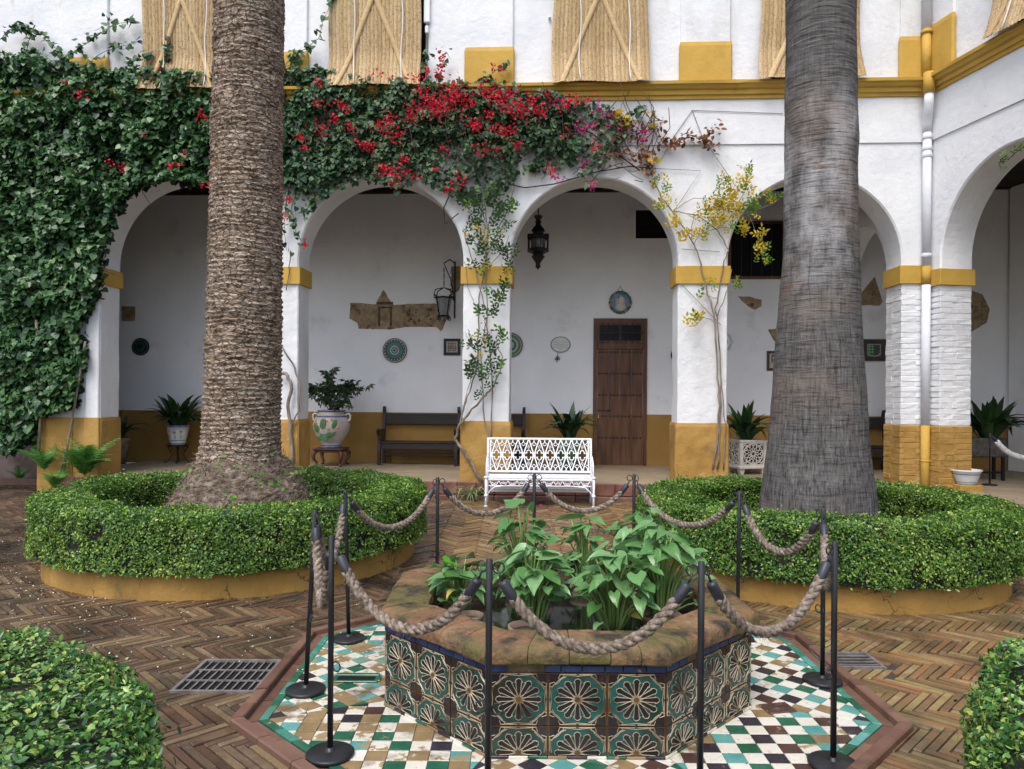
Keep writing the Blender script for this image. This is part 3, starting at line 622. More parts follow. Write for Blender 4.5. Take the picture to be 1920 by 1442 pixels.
for i in range(8):
    a = i * PI / 4; rz = a + PI / 2
    for k in range(3):
        for row, (me, zc) in enumerate(((me_full, .255), (me_half, .255 - .225))):
            p = ol(i, AP - .010, (k - 1) * TW, zc); o = obj('star_tile', me, basin, p, (random.uniform(-.008, .008), 0, rz), (TW * .985, .24, .223))
    ppos = -AP * T22
    while ppos < AP * T22 - .02:
        wd = min(random.uniform(.07, .10), AP * T22 - ppos)
        if random.random() > .22:
            b = MB(); b.box(-wd / 2 + .002, wd / 2 - .002, -.006, .010, .371, .402 - random.uniform(0, .005), bev=.002)
            b.build('blue_tile', T_BLUE, basin).matrix_local = Matrix.Translation(ol(i, AP - .002, ppos + wd / 2, 0)) @ Matrix.Rotation(rz, 4, 'Z')
        ppos += wd
    for k in range(9):
        wd = 2 * AP * T22 / 9; b = MB(); b.box(-wd / 2 + .001, wd / 2 - .001, -.008, .012, .003, .0155, bev=.002)
        b.build('base_tile', (T_GREEN, T_CLAY, T_BLACK, T_WHITE)[(k + i) % 4], basin).matrix_local = Matrix.Translation(ol(i, AP - .002, -AP * T22 + wd * (k + .5), 0)) @ Matrix.Rotation(rz, 4, 'Z')

# ---------------------------------------------------------------- arum plants standing in the basin
def arum_leaf_mesh(w, droop, wave):
    b = MB(); N = 7; vs = []; rows = []
    prof = [(-.22, .20), (-.06, .40), (.10, .44), (.30, .40), (.55, .29), (.80, .13), (1.0, .0)]
    for k, (y, hw) in enumerate(prof):
        z = -droop * max(0, y) ** 2 * .55; ym = y if y > -.05 else .0
        row = []
        for s in (-1, -.55, 0, .55, 1):
            x = s * hw * w; yy = y if abs(s) > .3 else max(y, .0 if k == 0 else y)
            if k == 0: yy = -.22 if abs(s) == 1 else (-.15 if s else .0); x = s * .24 * w
            zz = z + abs(s) * .07 + wave * math.sin(5 * yy + s * 2) * abs(s) * .05
            row.append((x, yy, zz))
        rows.append(row)
    for r in rows: vs += r
    fs = []
    for k in range(len(rows) - 1):
        for j in range(4): fs.append((k * 5 + j, k * 5 + j + 1, k * 5 + 6 + j, k * 5 + 5 + j))
    b.add(vs, fs); return b
arum_me = [arum_leaf_mesh(w, d, wv).mesh('leaf', ARUM, True) for w, d, wv in ((1.0, .5, .8), (.85, .9, 1.2), (1.15, .3, 1.0), (.75, 1.2, .6))]
arum_y = arum_leaf_mesh(.9, 1.1, 1.6).mesh('leaf', ARUMY, True); arum_n = arum_leaf_mesh(1.3, .2, .8).mesh('leaf', ARUMN, True)
def arum(label, x, y, h, spread, n, pot=None, extra=None):
    p = gnd(x, y, .34) if not isinstance(y, tuple) else Vector((x, y[0], .34))
    t = thing('arum_plant', label, 'plant', (p.x, p.y, .335), 0, 'arum plants in the basin')
    for k in range(n):
        a = random.uniform(0, 2 * PI); q = math.sqrt(random.random()) if k > 2 else .25; hh = h * (random.uniform(.55, 1.0) if random.random() < .78 else random.uniform(.18, .5)) * (1 - .22 * q)
        if k < 4: hh = h * random.uniform(.85, 1.0)
        dx, dy = math.cos(a), math.sin(a); r0 = random.uniform(0, .045); r1 = r0 + spread * q * .78
        base = Vector((dx * r0, dy * r0, -.02)); top = Vector((dx * r1, dy * r1, hh)); mid = base.lerp(top, .55) + Vector((-dx * .02, -dy * .02, hh * .10))
        s = MB(); s.tube([base, base.lerp(mid, .5), mid, mid.lerp(top, .55) + Vector((0, 0, .006)), top], [.0085, .0075, .006, .005, .004], 6)
        s.build('stem', PETIOLE, t, True)
        sz = random.uniform(.085, .135) * (1.0 if hh > h * .6 else .72)
        me = random.choice(arum_me)
        if extra and k in extra: me = extra[k]
        # blade hangs outward from the top of its stem
        out = Vector((dx, dy, random.uniform(-.7, .25))).normalized(); az = math.atan2(out.y, out.x) + random.uniform(-.6, .6)
        o = obj('leaf', me, t, top, (0, 0, 0), sz); tilt = random.uniform(-.42, .30)
        o.rotation_euler = (Matrix.Rotation(az - PI / 2, 3, 'Z') @ Matrix.Rotation(tilt, 3, 'X') @ Matrix.Rotation(random.uniform(-.5, .5), 3, 'Y')).to_euler()
def basin_pot(label, x, y, r, h=.10):
    p = gnd(x, y, .47); t = thing('clay_pot', label, 'pot', (p.x, p.y, .272), 0, 'clay pots in the basin')
    z1 = .115
    b = MB(); b.lathe([(r * .62, -.10), (r * .80, .02), (r * .95, z1 - .03), (r, z1 - .022), (r * 1.03, z1), (r * .93, z1), (r * .88, z1 - .03)], 24, cap1=False); b.build('bowl', CLAY, t, True)
    b = MB(); b.lathe([(r * .89, z1 - .032), (.001, z1 - .02)], 20, cap0=False, cap1=False); b.build('soil', SOIL, t)
    return p
for a in (('broad clay bowl standing in the water at the front left of the basin', 990, 1142, .098), ('clay bowl near the right inner rim of the basin', 1238, 1122, .112),
          ('clay bowl at the left inner rim of the basin', 880, 1122, .075), ('clay bowl at the far left inside of the basin', 975, 1075, .085),
          ('clay bowl at the far middle inside of the basin', 1094, 1072, .08), ('clay bowl at the far right inside of the basin', 1200, 1078, .09)): basin_pot(*a)
arum('small arum clump at the left inner edge of the basin with one round bright leaf', 862, 1150, .31, .16, 44, extra={0: arum_n, 9: arum_y})
arum('bushy arum clump in the broad bowl behind the front left post', 996, 1172, .42, .19, 58)
arum('arum clump with long bare stems rising from the water at front centre', 1150, 1178, .44, .25, 62, extra={5: arum_y, 20: arum_y})
arum('large dense arum clump in the bowl at the right of the basin', 1238, 1158, .52, .22, 66, extra={14: arum_y})
arum('tall arum clump at the far left of the basin with one upright leaf', 978, 1102, .53, .16, 44)
arum('narrow arum clump at the far centre of the basin', 1096, 1100, .46, .12, 32)
arum('wide spreading arum clump at the far right of the basin', 1208, 1106, .53, .21, 52)
# ================================================================ rope barrier round the basin
POST_H = .937
SP = [  # x, y on the floor, what singles the post out
    (-.764, 3.18, 'front left black rope post with its round foot on the worn tiles beside the basin', 0, 0),
    (-1.056, 3.86, 'leaning black rope post at the left edge of the tiled floor near the big grate', .045, 0),
    (-1.010, 4.67, 'black rope post on the tiles in front of the left planter hedge', -.03, 0),
    (-.533, 5.40, 'black rope post between the left hedge and the far left corner of the basin', 0, 0),
    (.176, 5.72, 'black rope post directly in front of the white bench', 0, 0),
    (.940, 5.72, 'black rope post standing in front of the brown door, beyond the basin', 0, 0),
    (1.440, 4.74, 'black rope post before the left end of the right planter hedge', .01, 0),
    (1.690, 4.04, 'black rope post on the right-hand tiles in front of the grey palm', 0, 0),
    (1.355, 3.125, 'front right black rope post with its round foot on the right tiles', 0, 0),
    (.697, 2.73, 'near black rope post before the right front corner of the basin', 0, 0),
    (-.079, 2.75, 'near black rope post before the left front corner of the basin', 0, 0)]
pole = MB(); pole.lathe([(.0125, .02), (.0125, POST_H - .003), (.010, POST_H)], 12); pole_me = pole.mesh('pole', POSTM, True)
foot = MB(); foot.lathe([(.100, 0), (.102, .006), (.102, .013), (.095, .018), (.03, .0225), (.020, .024), (.018, .036), (.0126, .037)], 32); foot_me = foot.mesh('foot', POSTM, True)
ring = MB(); ring.tube([(.021 * math.cos(a), 0, .021 * math.sin(a)) for a in np.linspace(0, 2 * PI, 15)[:-1]], .0032, 6, closed=True); ring_me = ring.mesh('ring', POSTM, True)
CEN = Vector((.3, 4.2, 0)); ring_pos = {}
for i, (x, y, lab, lean, _) in enumerate(SP):
    t = thing('rope_post', lab, 'rope post', (x, y, .004), 0, 'black rope posts round the basin')
    obj('foot', foot_me, t)
    p = obj('pole', pole_me, t, (0, 0, 0), (0, lean, 0))
    px, py = SP[(i - 1) % 11][:2]; nx, ny = SP[(i + 1) % 11][:2]
    for z, nm in ((POST_H - .032, 't'), (.385, 'm')):
        for (qx, qy, side) in ((px, py, -1), (nx, ny, 1)):
            d = Vector((qx - x, qy - y, 0)).normalized(); off = d * .034 + Vector((math.sin(lean) * z, 0, z * math.cos(lean) - z + z))
            obj('ring', ring_me, t, off, (0, 0, math.atan2(d.y, d.x)))
            if nm == 't': ring_pos[(i, side)] = Vector((x, y, .004)) + off + Vector((0, 0, -.024))
def rope(label, A, B, sag, mat=ROPE, r=.0126, fuzz=420, group='hemp ropes between the posts', sleeve=.085):
    t = thing('rope', label, 'rope', A, 0, group)
    A = Vector(A); B = Vector(B); L = (B - A); n = 64; pts = []
    for k in range(n + 1):
        s = k / n; c = math.cosh(3.0 * (s - .5)); c0 = math.cosh(1.5)
        pts.append(L * s + Vector((0, 0, -sag * (c0 - c) / (c0 - 1))))
    # shorten the rope so that it starts below the ring: hook, sleeve, then rope
    def arc(pts):
        d = [0]
        for a, b in zip(pts[:-1], pts[1:]): d.append(d[-1] + (b - a).length)
        return d
    d = arc(pts); tot = d[-1]
    def pos(s):
        s = max(0, min(tot, s))
        for k in range(n):
            if s <= d[k + 1]: f = (s - d[k]) / max(1e-9, d[k + 1] - d[k]); return pts[k].lerp(pts[k + 1], f)
        return pts[-1]
    e0, e1 = .028, .028 + sleeve
    for sgn in (0, 1):
        q = lambda s: pos(s if sgn == 0 else tot - s)
        b = MB(); b.tube([q(0) + Vector((0, 0, .012)), q(.012), q(e0 + .006)], .0042, 6); b.build('hook', POSTM, t, True)
        b = MB(); b.tube([q(e0), q(e0 + .006), q(e0 + .012), q((e0 + e1) / 2), q(e1 - .004), q(e1)], [.010, .0185, .0205, .0205, .0205, .018], 12); b.build('sleeve', SLEEVE, t, True)
    s0, s1 = e1 - .012, tot - e1 + .012; m = int((s1 - s0) / .0105); cen = [pos(s0 + (s1 - s0) * k / m) for k in range(m + 1)]
    fr = []; up = Vector((.3, .2, 1)).normalized()
    for k in range(m + 1):
        T = (cen[min(m, k + 1)] - cen[max(0, k - 1)]).normalized(); nn = (up - T * up.dot(T)).normalized(); fr.append((T, nn, T.cross(nn)))
    for j in range(3):
        b = MB(); path = []
        for k in range(m + 1):
            a = 2 * PI * (j / 3 + k * .0105 / .105); T, nn, bb = fr[k]; jt = 1 + .12 * math.sin(k * 1.7 + j)
            path.append(cen[k] + (nn * math.cos(a) + bb * math.sin(a)) * r * .88 * jt)
        b.tube(path, [r * random.uniform(.86, 1.06) for _ in path], 7); b.build('strand', mat, t, True)
    if fuzz:
        P = []; F = []
        for k in range(fuzz):
            q = random.randint(1, m - 1); T, nn, bb = fr[q]; a = random.uniform(0, 2 * PI); dn = nn * math.cos(a) + bb * math.sin(a)
            p0 = cen[q] + dn * r * 1.5; dv = (dn * random.uniform(.2, 1) + T * random.uniform(-1.2, 1.2)).normalized(); ln = random.uniform(.008, .030)
            sd = dv.cross(Vector((random.random(), random.random(), random.random()))).normalized() * .0011
            o = len(P); P += [p0 - sd, p0 + sd, p0 + dv * ln + Vector((0, 0, -ln * .2))]; F.append((o, o + 1, o + 2))
        b = MB(); b.v = [tuple(p) for p in P]; b.f = F; b.m = [0] * len(F); tag(b.build('fibres', mat, t, fix=False), kind='stuff')
ROPES = [('hairy rope swag from the front left post up to the near left post', 0, 10, .27), ('hairy rope swag across the front of the basin between the two near posts', 10, 9, .27),
         ('hairy rope swag from the near right post to the front right post', 9, 8, .26), ('rope hanging edge-on between the front right post and the post before the grey palm', 8, 7, .24),
         ('rope swag in front of the right planter wall', 7, 6, .25), ('long rope swag across the left part of the right hedge', 6, 5, .24),
         ('rope swag in front of the brown door sill', 5, 4, .23), ('rope swag just left of the white bench legs', 4, 3, .23),
         ('rope swag hanging over the right part of the left hedge', 3, 2, .24), ('rope dangling nearly end-on between the post by the hedge and the leaning post', 2, 1, .30),
         ('thick rope loop hanging end-on from the leaning post at the left', 1, 0, .33)]
for lab, i, j, sag in ROPES:
    si, sj = (1, -1) if (i + 1) % 11 == j else (-1, 1)
    rope(lab, ring_pos[(i, si)], ring_pos[(j, sj)], sag)

# ================================================================ round planters, hedges
def bed_wall(i, label, h=.20):
    x, y, r = BEDS[i]; t = thing('round_planter', label, 'planter', (x, y, 0), 0, 'round ochre planters'); n = 160
    prof = [(r - .10, -.02), (r - .10, h - .01), (r - .09, h), (r - .012, h), (r, h - .012), (r, h * .45), (r + .004, h * .3), (r + .006, -.02)]
    b = MB(); vs = []; m = len(prof)
    for k in range(n):
        a = 2 * PI * k / n
        for q, z in prof:
            w = .010 * mnoise.noise(Vector((math.cos(a) * 4 * r, math.sin(a) * 4 * r, z * 5))); vs.append(((q + w) * math.cos(a), (q + w) * math.sin(a), z + (w * .6 if z > .05 else 0)))
    fs = [(k * m + j, ((k + 1) % n) * m + j, ((k + 1) % n) * m + j + 1, k * m + j + 1) for k in range(n) for j in range(m - 1)]
    b.add(vs, fs); b.build('planter_wall', BEDWALL, t, True)
    b = MB(); g = 22; vs = [(0, 0, h + .05)]; fs = []
    for q in range(1, 9):
        for k in range(g * 2): a = PI * k / g; rr = (r - .10) * q / 8; vs.append((rr * math.cos(a), rr * math.sin(a), h - .03 + .05 * mnoise.noise(Vector((rr * math.cos(a) * 3, rr * math.sin(a) * 3, 1)))))
    for k in range(g * 2): fs.append((0, 1 + k, 1 + (k + 1) % (2 * g)))
    for q in range(7): fs += [(1 + q * 2 * g + k, 1 + q * 2 * g + (k + 1) % (2 * g), 1 + (q + 1) * 2 * g + (k + 1) % (2 * g), 1 + (q + 1) * 2 * g + k) for k in range(2 * g)]
    b.add(vs, fs); b.build('soil', SOIL, t, True); return t
bed_wall(0, 'round ochre planter wall under the left box hedge, holding the brown palm')
bed_wall(1, 'round ochre planter wall under the right box hedge, holding the grey palm')
bed_wall(2, 'round planter under the near hedge in the bottom left corner'); bed_wall(3, 'round planter under the near hedge in the bottom right corner')
def hedge(i, label, ro, ri, z0, z1, leaf, n, mat, tmpl, near=False, seed=0):
    x, y, _ = BEDS[i]; t = thing('box_hedge', label, 'hedge', (x, y, .0), 0, 'clipped ring hedges')
    # solid dark core standing for the twigs, added to block light
    b = MB(); k = 72; ins = .045; vs = []; prof = [(ri + ins, z0), (ri + ins, z1 - ins * 1.6), (ri + ins * 2, z1 - ins), (ro - ins * 2, z1 - ins), (ro - ins, z1 - ins * 1.6), (ro - ins, z0)]; m = len(prof)
    for s in range(k):
        a = 2 * PI * s / k
        for q, z in prof: vs.append((q * math.cos(a), q * math.sin(a), z))
    b.add(vs, [(s * m + j, ((s + 1) % k) * m + j, ((s + 1) % k) * m + j + 1, s * m + j + 1) for s in range(k) for j in range(m - 1)]); b.build('light_block_core', TWIGCORE, t)
    hgt = z1 - z0; wid = ro - ri; rc = .12
    per = [hgt, wid, hgt]; wts = np.array([hgt * ro, wid * (ro + ri) / 2, hgt * ri]); wts /= wts.sum()
    N = int(n * 1.9); a = RNG.uniform(0, 2 * PI, N); sec = RNG.choice(3, N, p=wts); u = RNG.random(N)
    # skip what faces away from the court and cannot be seen from near the camera
    dirc = np.stack([np.cos(a), np.sin(a)], 1); wx = x + dirc[:, 0] * ro; wy = y + dirc[:, 1] * ro
    tocam = -np.stack([wx, wy], 1); tocam /= np.linalg.norm(tocam, axis=1, keepdims=True); facing = (dirc * tocam).sum(1)
    keep = np.where(sec == 0, facing > -.35, np.where(sec == 2, facing < .45, True))
    if near: keep &= (wy > .1) & (np.abs(wx) < wy * .69 + 1.0)
    a, sec, u, dirc = a[keep][:n], sec[keep][:n], u[keep][:n], dirc[keep][:n]; N = len(a)
    rr = np.where(sec == 0, ro, np.where(sec == 1, ri + u * wid, ri)); zz = np.where(sec == 1, z1, z0 + u * hgt)
    # rounded shoulders
    edge = np.where(sec == 1, np.minimum(rr - ri, ro - rr), z1 - zz); sh = np.clip(1 - edge / rc, 0, 1) ** 2 * rc * .45
    nz_ = np.where(sec == 1, 1.0, np.clip(.15 + sh / rc, 0, 1)); nr = np.where(sec == 0, 1.0, np.where(sec == 2, -1.0, 0.0))
    rr = rr - np.where(sec == 0, sh, np.where(sec == 2, -sh, 0)); zz = zz - np.where(sec == 1, sh, 0)
    cx, cy = rr * dirc[:, 0], rr * dirc[:, 1]
    bump = .030 * grid_noise(cx, cy, zz, 4.5, seed) + .020 * grid_noise(cx, cy, zz, 14, seed + 3) + .03 * grid_noise(cx, cy, zz, 1.7, seed + 9)
    dep = RNG.random(N) ** 1.5 * -.060 + 1.35 * bump + np.where(RNG.random(N) > .975, RNG.random(N) * .05, 0)
    P = np.stack([cx + dirc[:, 0] * nr * dep, cy + dirc[:, 1] * nr * dep, zz + np.where(sec == 1, dep, 0)], 1)
    base = np.stack([dirc[:, 0] * nr, dirc[:, 1] * nr, nz_], 1); nrm = base + rvec(N) * .48; tip = rvec(N) + base * .5 + np.array([0, 0, .3])
    S = leaf * RNG.uniform(.5, 1.4, N)
    gapn = grid_noise(cx, cy, zz * 1.3, 5.5, seed + 21) + .5 * grid_noise(cx, cy, zz, 15, seed + 31); ok = ~((gapn > .34) & (RNG.random(N) < .82)); P, nrm, tip, S = P[ok], nrm[ok], tip[ok], S[ok]
    V, F = leaf_cloud(P, nrm, tip, S, *tmpl); o = obj('leaves', np_mesh('leaves', V, F, mat), t); tag(o, kind='stuff')
    return t
hedge(0, 'clipped ring of box hedge round the brown palm at the left', 1.74, 1.26, .20, .655, .0225, 135000, HEDGE, L_OVAL, seed=2)
hedge(1, 'clipped ring of box hedge round the grey palm at the right', 1.59, 1.10, .20, .655, .0225, 125000, HEDGE, L_OVAL, seed=5)
hedge(2, 'glossy near hedge cut off by the bottom left corner', 1.80, 1.20, .08, .70, .0200, 130000, HEDGEN, L_OVAL6, True, 8)
hedge(3, 'glossy near hedge cut off by the bottom right corner', 1.84, 1.22, .08, .70, .0200, 85000, HEDGEN, L_OVAL6, True, 11)

# ================================================================ palm trunks
def palm(name, label, x, y, prof, n, rows, zt, fn, mats, mname):
    t = thing(name, label, 'palm tree', (x, y, .2), 0)
    zs = np.linspace(prof[0][1], zt, rows); pr = np.array(prof); rad = np.interp(zs, pr[:, 1], pr[:, 0]); cxs = np.interp(zs, pr[:, 1], pr[:, 2])
    an = np.linspace(0, 2 * PI, n, endpoint=False); A, Z = np.meshgrid(an, zs); RR = np.repeat(rad[:, None], n, 1)
    h = fn(A, Z, RR); RR = RR + h
    V = np.stack([RR * np.cos(A) + cxs[:, None], RR * np.sin(A), Z - .2], 2).reshape(-1, 3)
    i = np.arange(rows - 1)[:, None] * n; j = np.arange(n)[None, :]; j2 = (j + 1) % n
    F = np.stack([i + j, i + j2, i + n + j2, i + n + j], 2).reshape(-1, 4)
    obj('trunk', np_mesh('trunk', V, F, mats, True), t); return t
def fbm(shape, cells, octaves=4, seed=0, wrap=True):
    """smooth value noise on a grid, periodic round the trunk"""
    rg = np.random.default_rng(seed); out = np.zeros(shape); amp = 1.0; tot = 0
    for o in range(octaves):
        cy, cx = int(cells[0] * 2 ** o), int(cells[1] * 2 ** o); g = rg.random((cy + 2, cx)); g = np.concatenate([g, g[:, :1]], 1)
        yy = np.linspace(0, cy, shape[0], endpoint=False); xx = np.linspace(0, cx, shape[1], endpoint=False)
        y0 = yy.astype(int); x0 = xx.astype(int); fy = (yy - y0)[:, None]; fx = (xx - x0)[None, :]; fy = fy * fy * (3 - 2 * fy); fx = fx * fx * (3 - 2 * fx)
        a = g[np.ix_(y0, x0)]; b = g[np.ix_(y0, x0 + 1)]; c = g[np.ix_(y0 + 1, x0)]; d = g[np.ix_(y0 + 1, x0 + 1)]
        out += amp * ((a * (1 - fx) + b * fx) * (1 - fy) + (c * (1 - fx) + d * fx) * fy); tot += amp; amp *= .55
    return out / tot
def bark_scars(A, Z, RR):
    n, m = A.shape; w1 = fbm(A.shape, (34, 7), 4, 1); w2 = fbm(A.shape, (110, 26), 3, 2)
    v = (Z + .090 * (w1 - .5) + .020 * (w2 - .5)) / .047; row = np.floor(v); fv = v - row
    nc = 26; u = A / (2 * PI) * nc + .5 * (row % 2) + 2.4 * (fbm(A.shape, (60, 12), 3, 3) - .5); cu = np.floor(u); fuu = u - cu
    hsh = np.modf(np.sin(cu % nc * 12.9898 + row * 78.233) * 43758.5453)[0]; hsh = np.abs(hsh)
    lip = np.clip(fv / .78, 0, 1) ** 1.3 * (1 - np.clip((fv - .80) / .20, 0, 1))         # each scar rises to a lip, then drops into a crack
    gap = np.clip(np.minimum(fuu, 1 - fuu) / .09, 0, 1)
    fine = fbm(A.shape, (150, 90), 3, 4) - .5
    pits = np.where(hsh > .985, -.03 * np.exp(-((fuu - .5) ** 2 + (fv - .5) ** 2) * 16), 0)
    sk = np.clip((1.10 - Z) / .5, 0, 1)
    return .024 * lip * (.45 + .55 * hsh) * (.45 + .55 * gap) + .016 * fine + .030 * (w1 - .5) + pits + .03 * sk * (w2 - .5)
palm('palm_tree', 'thick palm trunk with brown ringed bark in the left planter', -2.585, 7.16,
     [(.40, .80, -.02), (.385, .90, -.015), (.36, 1.02, -.01), (.345, 1.4, 0), (.338, 2.0, .01), (.328, 2.8, .02), (.320, 4.0, .03), (.305, 5.4, .045), (.30, 9.2, .06)], 300, 760, 6.6, bark_scars, PALMA, 'a')
t0 = [o for o in bpy.data.objects if o.name == 'palm_tree'][0]
def mound(A, Z, RR): return .10 * (fbm(A.shape, (7, 12), 5, 7) - .5) + .035 * (fbm(A.shape, (60, 120), 3, 8) - .5)
# root mound below the trunk
pr = np.array([(.80, .18), (.74, .30), (.66, .46), (.58, .62), (.50, .76), (.43, .86), (.36, .93)]); zs = np.linspace(.18, .93, 110); n = 220
A, Z = np.meshgrid(np.linspace(0, 2 * PI, n, endpoint=False), zs); RR = np.repeat(np.interp(zs, pr[:, 1], pr[:, 0])[:, None], n, 1) + mound(A, Z, None)
V = np.stack([RR * np.cos(A), RR * np.sin(A), Z - .2], 2).reshape(-1, 3); i = np.arange(109)[:, None] * n; j = np.arange(n)[None]; j2 = (j + 1) % n
obj('root_mound', np_mesh('root_mound', V, np.stack([i + j, i + j2, i + n + j2, i + n + j], 2).reshape(-1, 4), PALMR, True), t0)
N = 9000; k = RNG.integers(0, len(V), N); P = V[k] + rvec(N) * .012; outw = np.stack([P[:, 0], P[:, 1], np.full(N, .35)], 1)
Vf, Ff = leaf_cloud(P, outw + rvec(N) * .5, rvec(N) * .8 + np.array([0, 0, -.8]), RNG.uniform(.03, .085, N), [(-.05, 0, 0), (.05, 0, 0), (.02, 1, .12), (-.02, 1, .12)], [(0, 1, 2, 3)])
tag(obj('root_fibres', np_mesh('root_fibres', Vf, Ff, PALMR), t0), kind='stuff')
N = 130; a = RNG.uniform(0, 2 * PI, N); z = RNG.uniform(.40, .95, N) ** .9; r = np.interp(z, pr[:, 1], pr[:, 0]) + .03
P = np.stack([r * np.cos(a), r * np.sin(a), z - .2], 1); V2, F2 = leaf_cloud(P, P * [1, 1, 0] + rvec(N) * .3 + [0, 0, .3], rvec(N), RNG.uniform(.022, .048, N), *L_HEART)
tag(obj('creeper_leaves', np_mesh('creeper_leaves', V2, F2, GLEAF), t0), kind='stuff')
def bark_grey(A, Z, RR):
    w = fbm(A.shape, (26, 5), 4, 11); v = (Z + .05 * (w - .5)) / .024; fv = v - np.floor(v); ring_ = np.minimum(fv, 1 - fv) * 2
    cr = fbm(A.shape, (40, 70), 3, 12); low = np.clip((2.6 - Z) / 1.6, 0, 1); rid = np.abs(np.sin(A * 58 + 7 * fbm(A.shape, (16, 9), 3, 13)))
    sk = np.clip((.9 - Z) / .6, 0, 1)
    return .0055 * ring_ * (.3 + .7 * (1 - low * .6)) + .007 * (cr - .5) + .0045 * rid * (.25 + low) + .030 * (fbm(A.shape, (14, 4), 3, 14) - .5) + sk * .12 * (fbm(A.shape, (5, 9), 4, 15) - .5)
palm('palm_tree', 'tall palm trunk with grey fissured bark in the right planter', 2.80, 6.80,
     [(.570, .20, -.01), (.525, .40, -.01), (.490, .55, -.01), (.455, .85, -.01), (.415, 1.25, -.01), (.385, 1.75, -.01), (.350, 2.3, -.005), (.320, 2.85, 0), (.305, 3.6, 0), (.300, 4.6, -.01), (.297, 5.4, -.015), (.295, 9.2, -.02)], 320, 640, 6.6, bark_grey, PALMB, 'b')
t1 = [o for o in bpy.data.objects if o.name == 'palm_tree.001'][0]
N = 2600; a = RNG.uniform(0, 2 * PI, N); z = RNG.uniform(.2, .46, N); r = .56 - (z - .2) * .2 + RNG.uniform(-.01, .05, N)
P = np.stack([r * np.cos(a), r * np.sin(a), z - .2], 1)
V2, F2 = leaf_cloud(P, P * [1, 1, 0] + rvec(N) * .4, rvec(N) * .6 + [0, 0, -.6], RNG.uniform(.03, .08, N), [(-.08, 0, 0), (.08, 0, 0), (.04, 1, .12), (-.04, 1, .12)], [(0, 1, 2, 3)])
tag(obj('root_fibres', np_mesh('root_fibres', V2, F2, M('root_red', [(.06, .03, .02), (.15, .075, .045), (.22, .12, .075)], 12, 5, .95)), t1), kind='stuff')
# low growth inside the two rings
for bi, (nm, lab) in enumerate((('ground_ivy', ''), ('ground_ivy', ''))):
    x, y, r = BEDS[bi]; N = 1300; a = RNG.uniform(0, 2 * PI, N); rr = np.sqrt(RNG.uniform(.75, 1.5, N)); P = np.stack([x + rr * np.cos(a), y + rr * np.sin(a), .20 + RNG.random(N) * .14], 1)
    V2, F2 = leaf_cloud(P, rvec(N) * .5 + [0, -.2, 1], rvec(N), RNG.uniform(.035, .08, N), *L_HEART); tag(obj('ground_cover', np_mesh('ground_cover', V2, F2, HEDGE if bi else IVY)), kind='stuff')
# fallen petals on the bricks
N = 420; P = []
while len(P) < N:
    q = gnd(random.gauss(90, 110), random.gauss(1095, 48)) if random.random() < .72 else gnd(random.uniform(150, 800), random.uniform(1110, 1260))
    if -8 < q.x < 0 and all((q.x - b[0]) ** 2 + (q.y - b[1]) ** 2 > (b[2] + .02) ** 2 for b in BEDS): P.append((q.x, q.y, .006))
V2, F2 = leaf_cloud(np.array(P), rvec(N) * .25 + [0, 0, 1], rvec(N), RNG.uniform(.009, .017, N), *L_OVAL); tag(obj('fallen_petals', np_mesh('fallen_petals', V2, F2, FALLEN)), kind='stuff')
N = 26; P = np.array([tuple(gnd(random.uniform(800, 1120), random.uniform(935, 1000)) + Vector((0, 0, .012))) for _ in range(N)])
V2, F2 = leaf_cloud(P, rvec(N) * .4 + [0, 0, 1], rvec(N), RNG.uniform(.03, .05, N), *L_BRACT); tag(obj('fallen_bracts', np_mesh('fallen_bracts', V2, F2, PINKF)), kind='stuff')
# ================================================================ the arcaded building
FROT = -TH
house = thing('arcade_building', 'white two storey arcaded courtyard building with ochre plinths, imposts and cornice', 'building', FO, FROT)
MB0 = house.matrix_basis.copy()
MWL = (Matrix.Translation(FO) @ Matrix.Rotation(FROT, 4, 'Z')).inverted() @ (Matrix.Translation(WO) @ Matrix.Rotation(WA, 4, 'Z'))
ZB, ZI, ZS = 1.14, 3.165, 3.42            # top of plinth, underside and top of the impost
def rough_box(x0, x1, y0, y1, z0, z1, amp=.006, cell=.07, seed=0, cr=.012, top_round=.0):
    """plastered block: uneven faces and softened corners"""
    b = MB(); per = []
    def side(p, q):
        L = math.dist(p, q); k = max(1, int(L / cell))
        for i in range(k + 1): per.append((p[0] + (q[0] - p[0]) * i / k, p[1] + (q[1] - p[1]) * i / k))
    side((x0 + cr, y0), (x1 - cr, y0)); side((x1, y0 + cr), (x1, y1 - cr)); side((x1 - cr, y1), (x0 + cr, y1)); side((x0, y1 - cr), (x0, y0 + cr))
    n = len(per); k = max(2, int((z1 - z0) / cell)); cx, cy = (x0 + x1) / 2, (y0 + y1) / 2; vs = []
    zl = [z0 + (z1 - z0) * i / k for i in range(k + 1)]
    for zi, z in enumerate(zl):
        for (x, y) in per:
            d = amp * (mnoise.noise(Vector((x * 2.3 + seed, y * 2.3, z * 2.1))) + .7 * mnoise.noise(Vector((x * 9 + seed, y * 9, z * 8))))
            if zi == k: d -= top_round
            nx = -1 if x <= x0 + cr * .5 else 1 if x >= x1 - cr * .5 else 0; ny = -1 if y <= y0 + cr * .5 else 1 if y >= y1 - cr * .5 else 0
            vs.append((x + nx * d, y + ny * d, z + (amp * .8 * mnoise.noise(Vector((x * 6 + seed, y * 6, 7))) if zi == k else 0)))
    fs = [(zi * n + j, zi * n + (j + 1) % n, (zi + 1) * n + (j + 1) % n, (zi + 1) * n + j) for zi in range(k) for j in range(n)]
    fs += [tuple(range(k * n, k * n + n)), tuple(range(n - 1, -1, -1))]
    b.add(vs, fs); return b
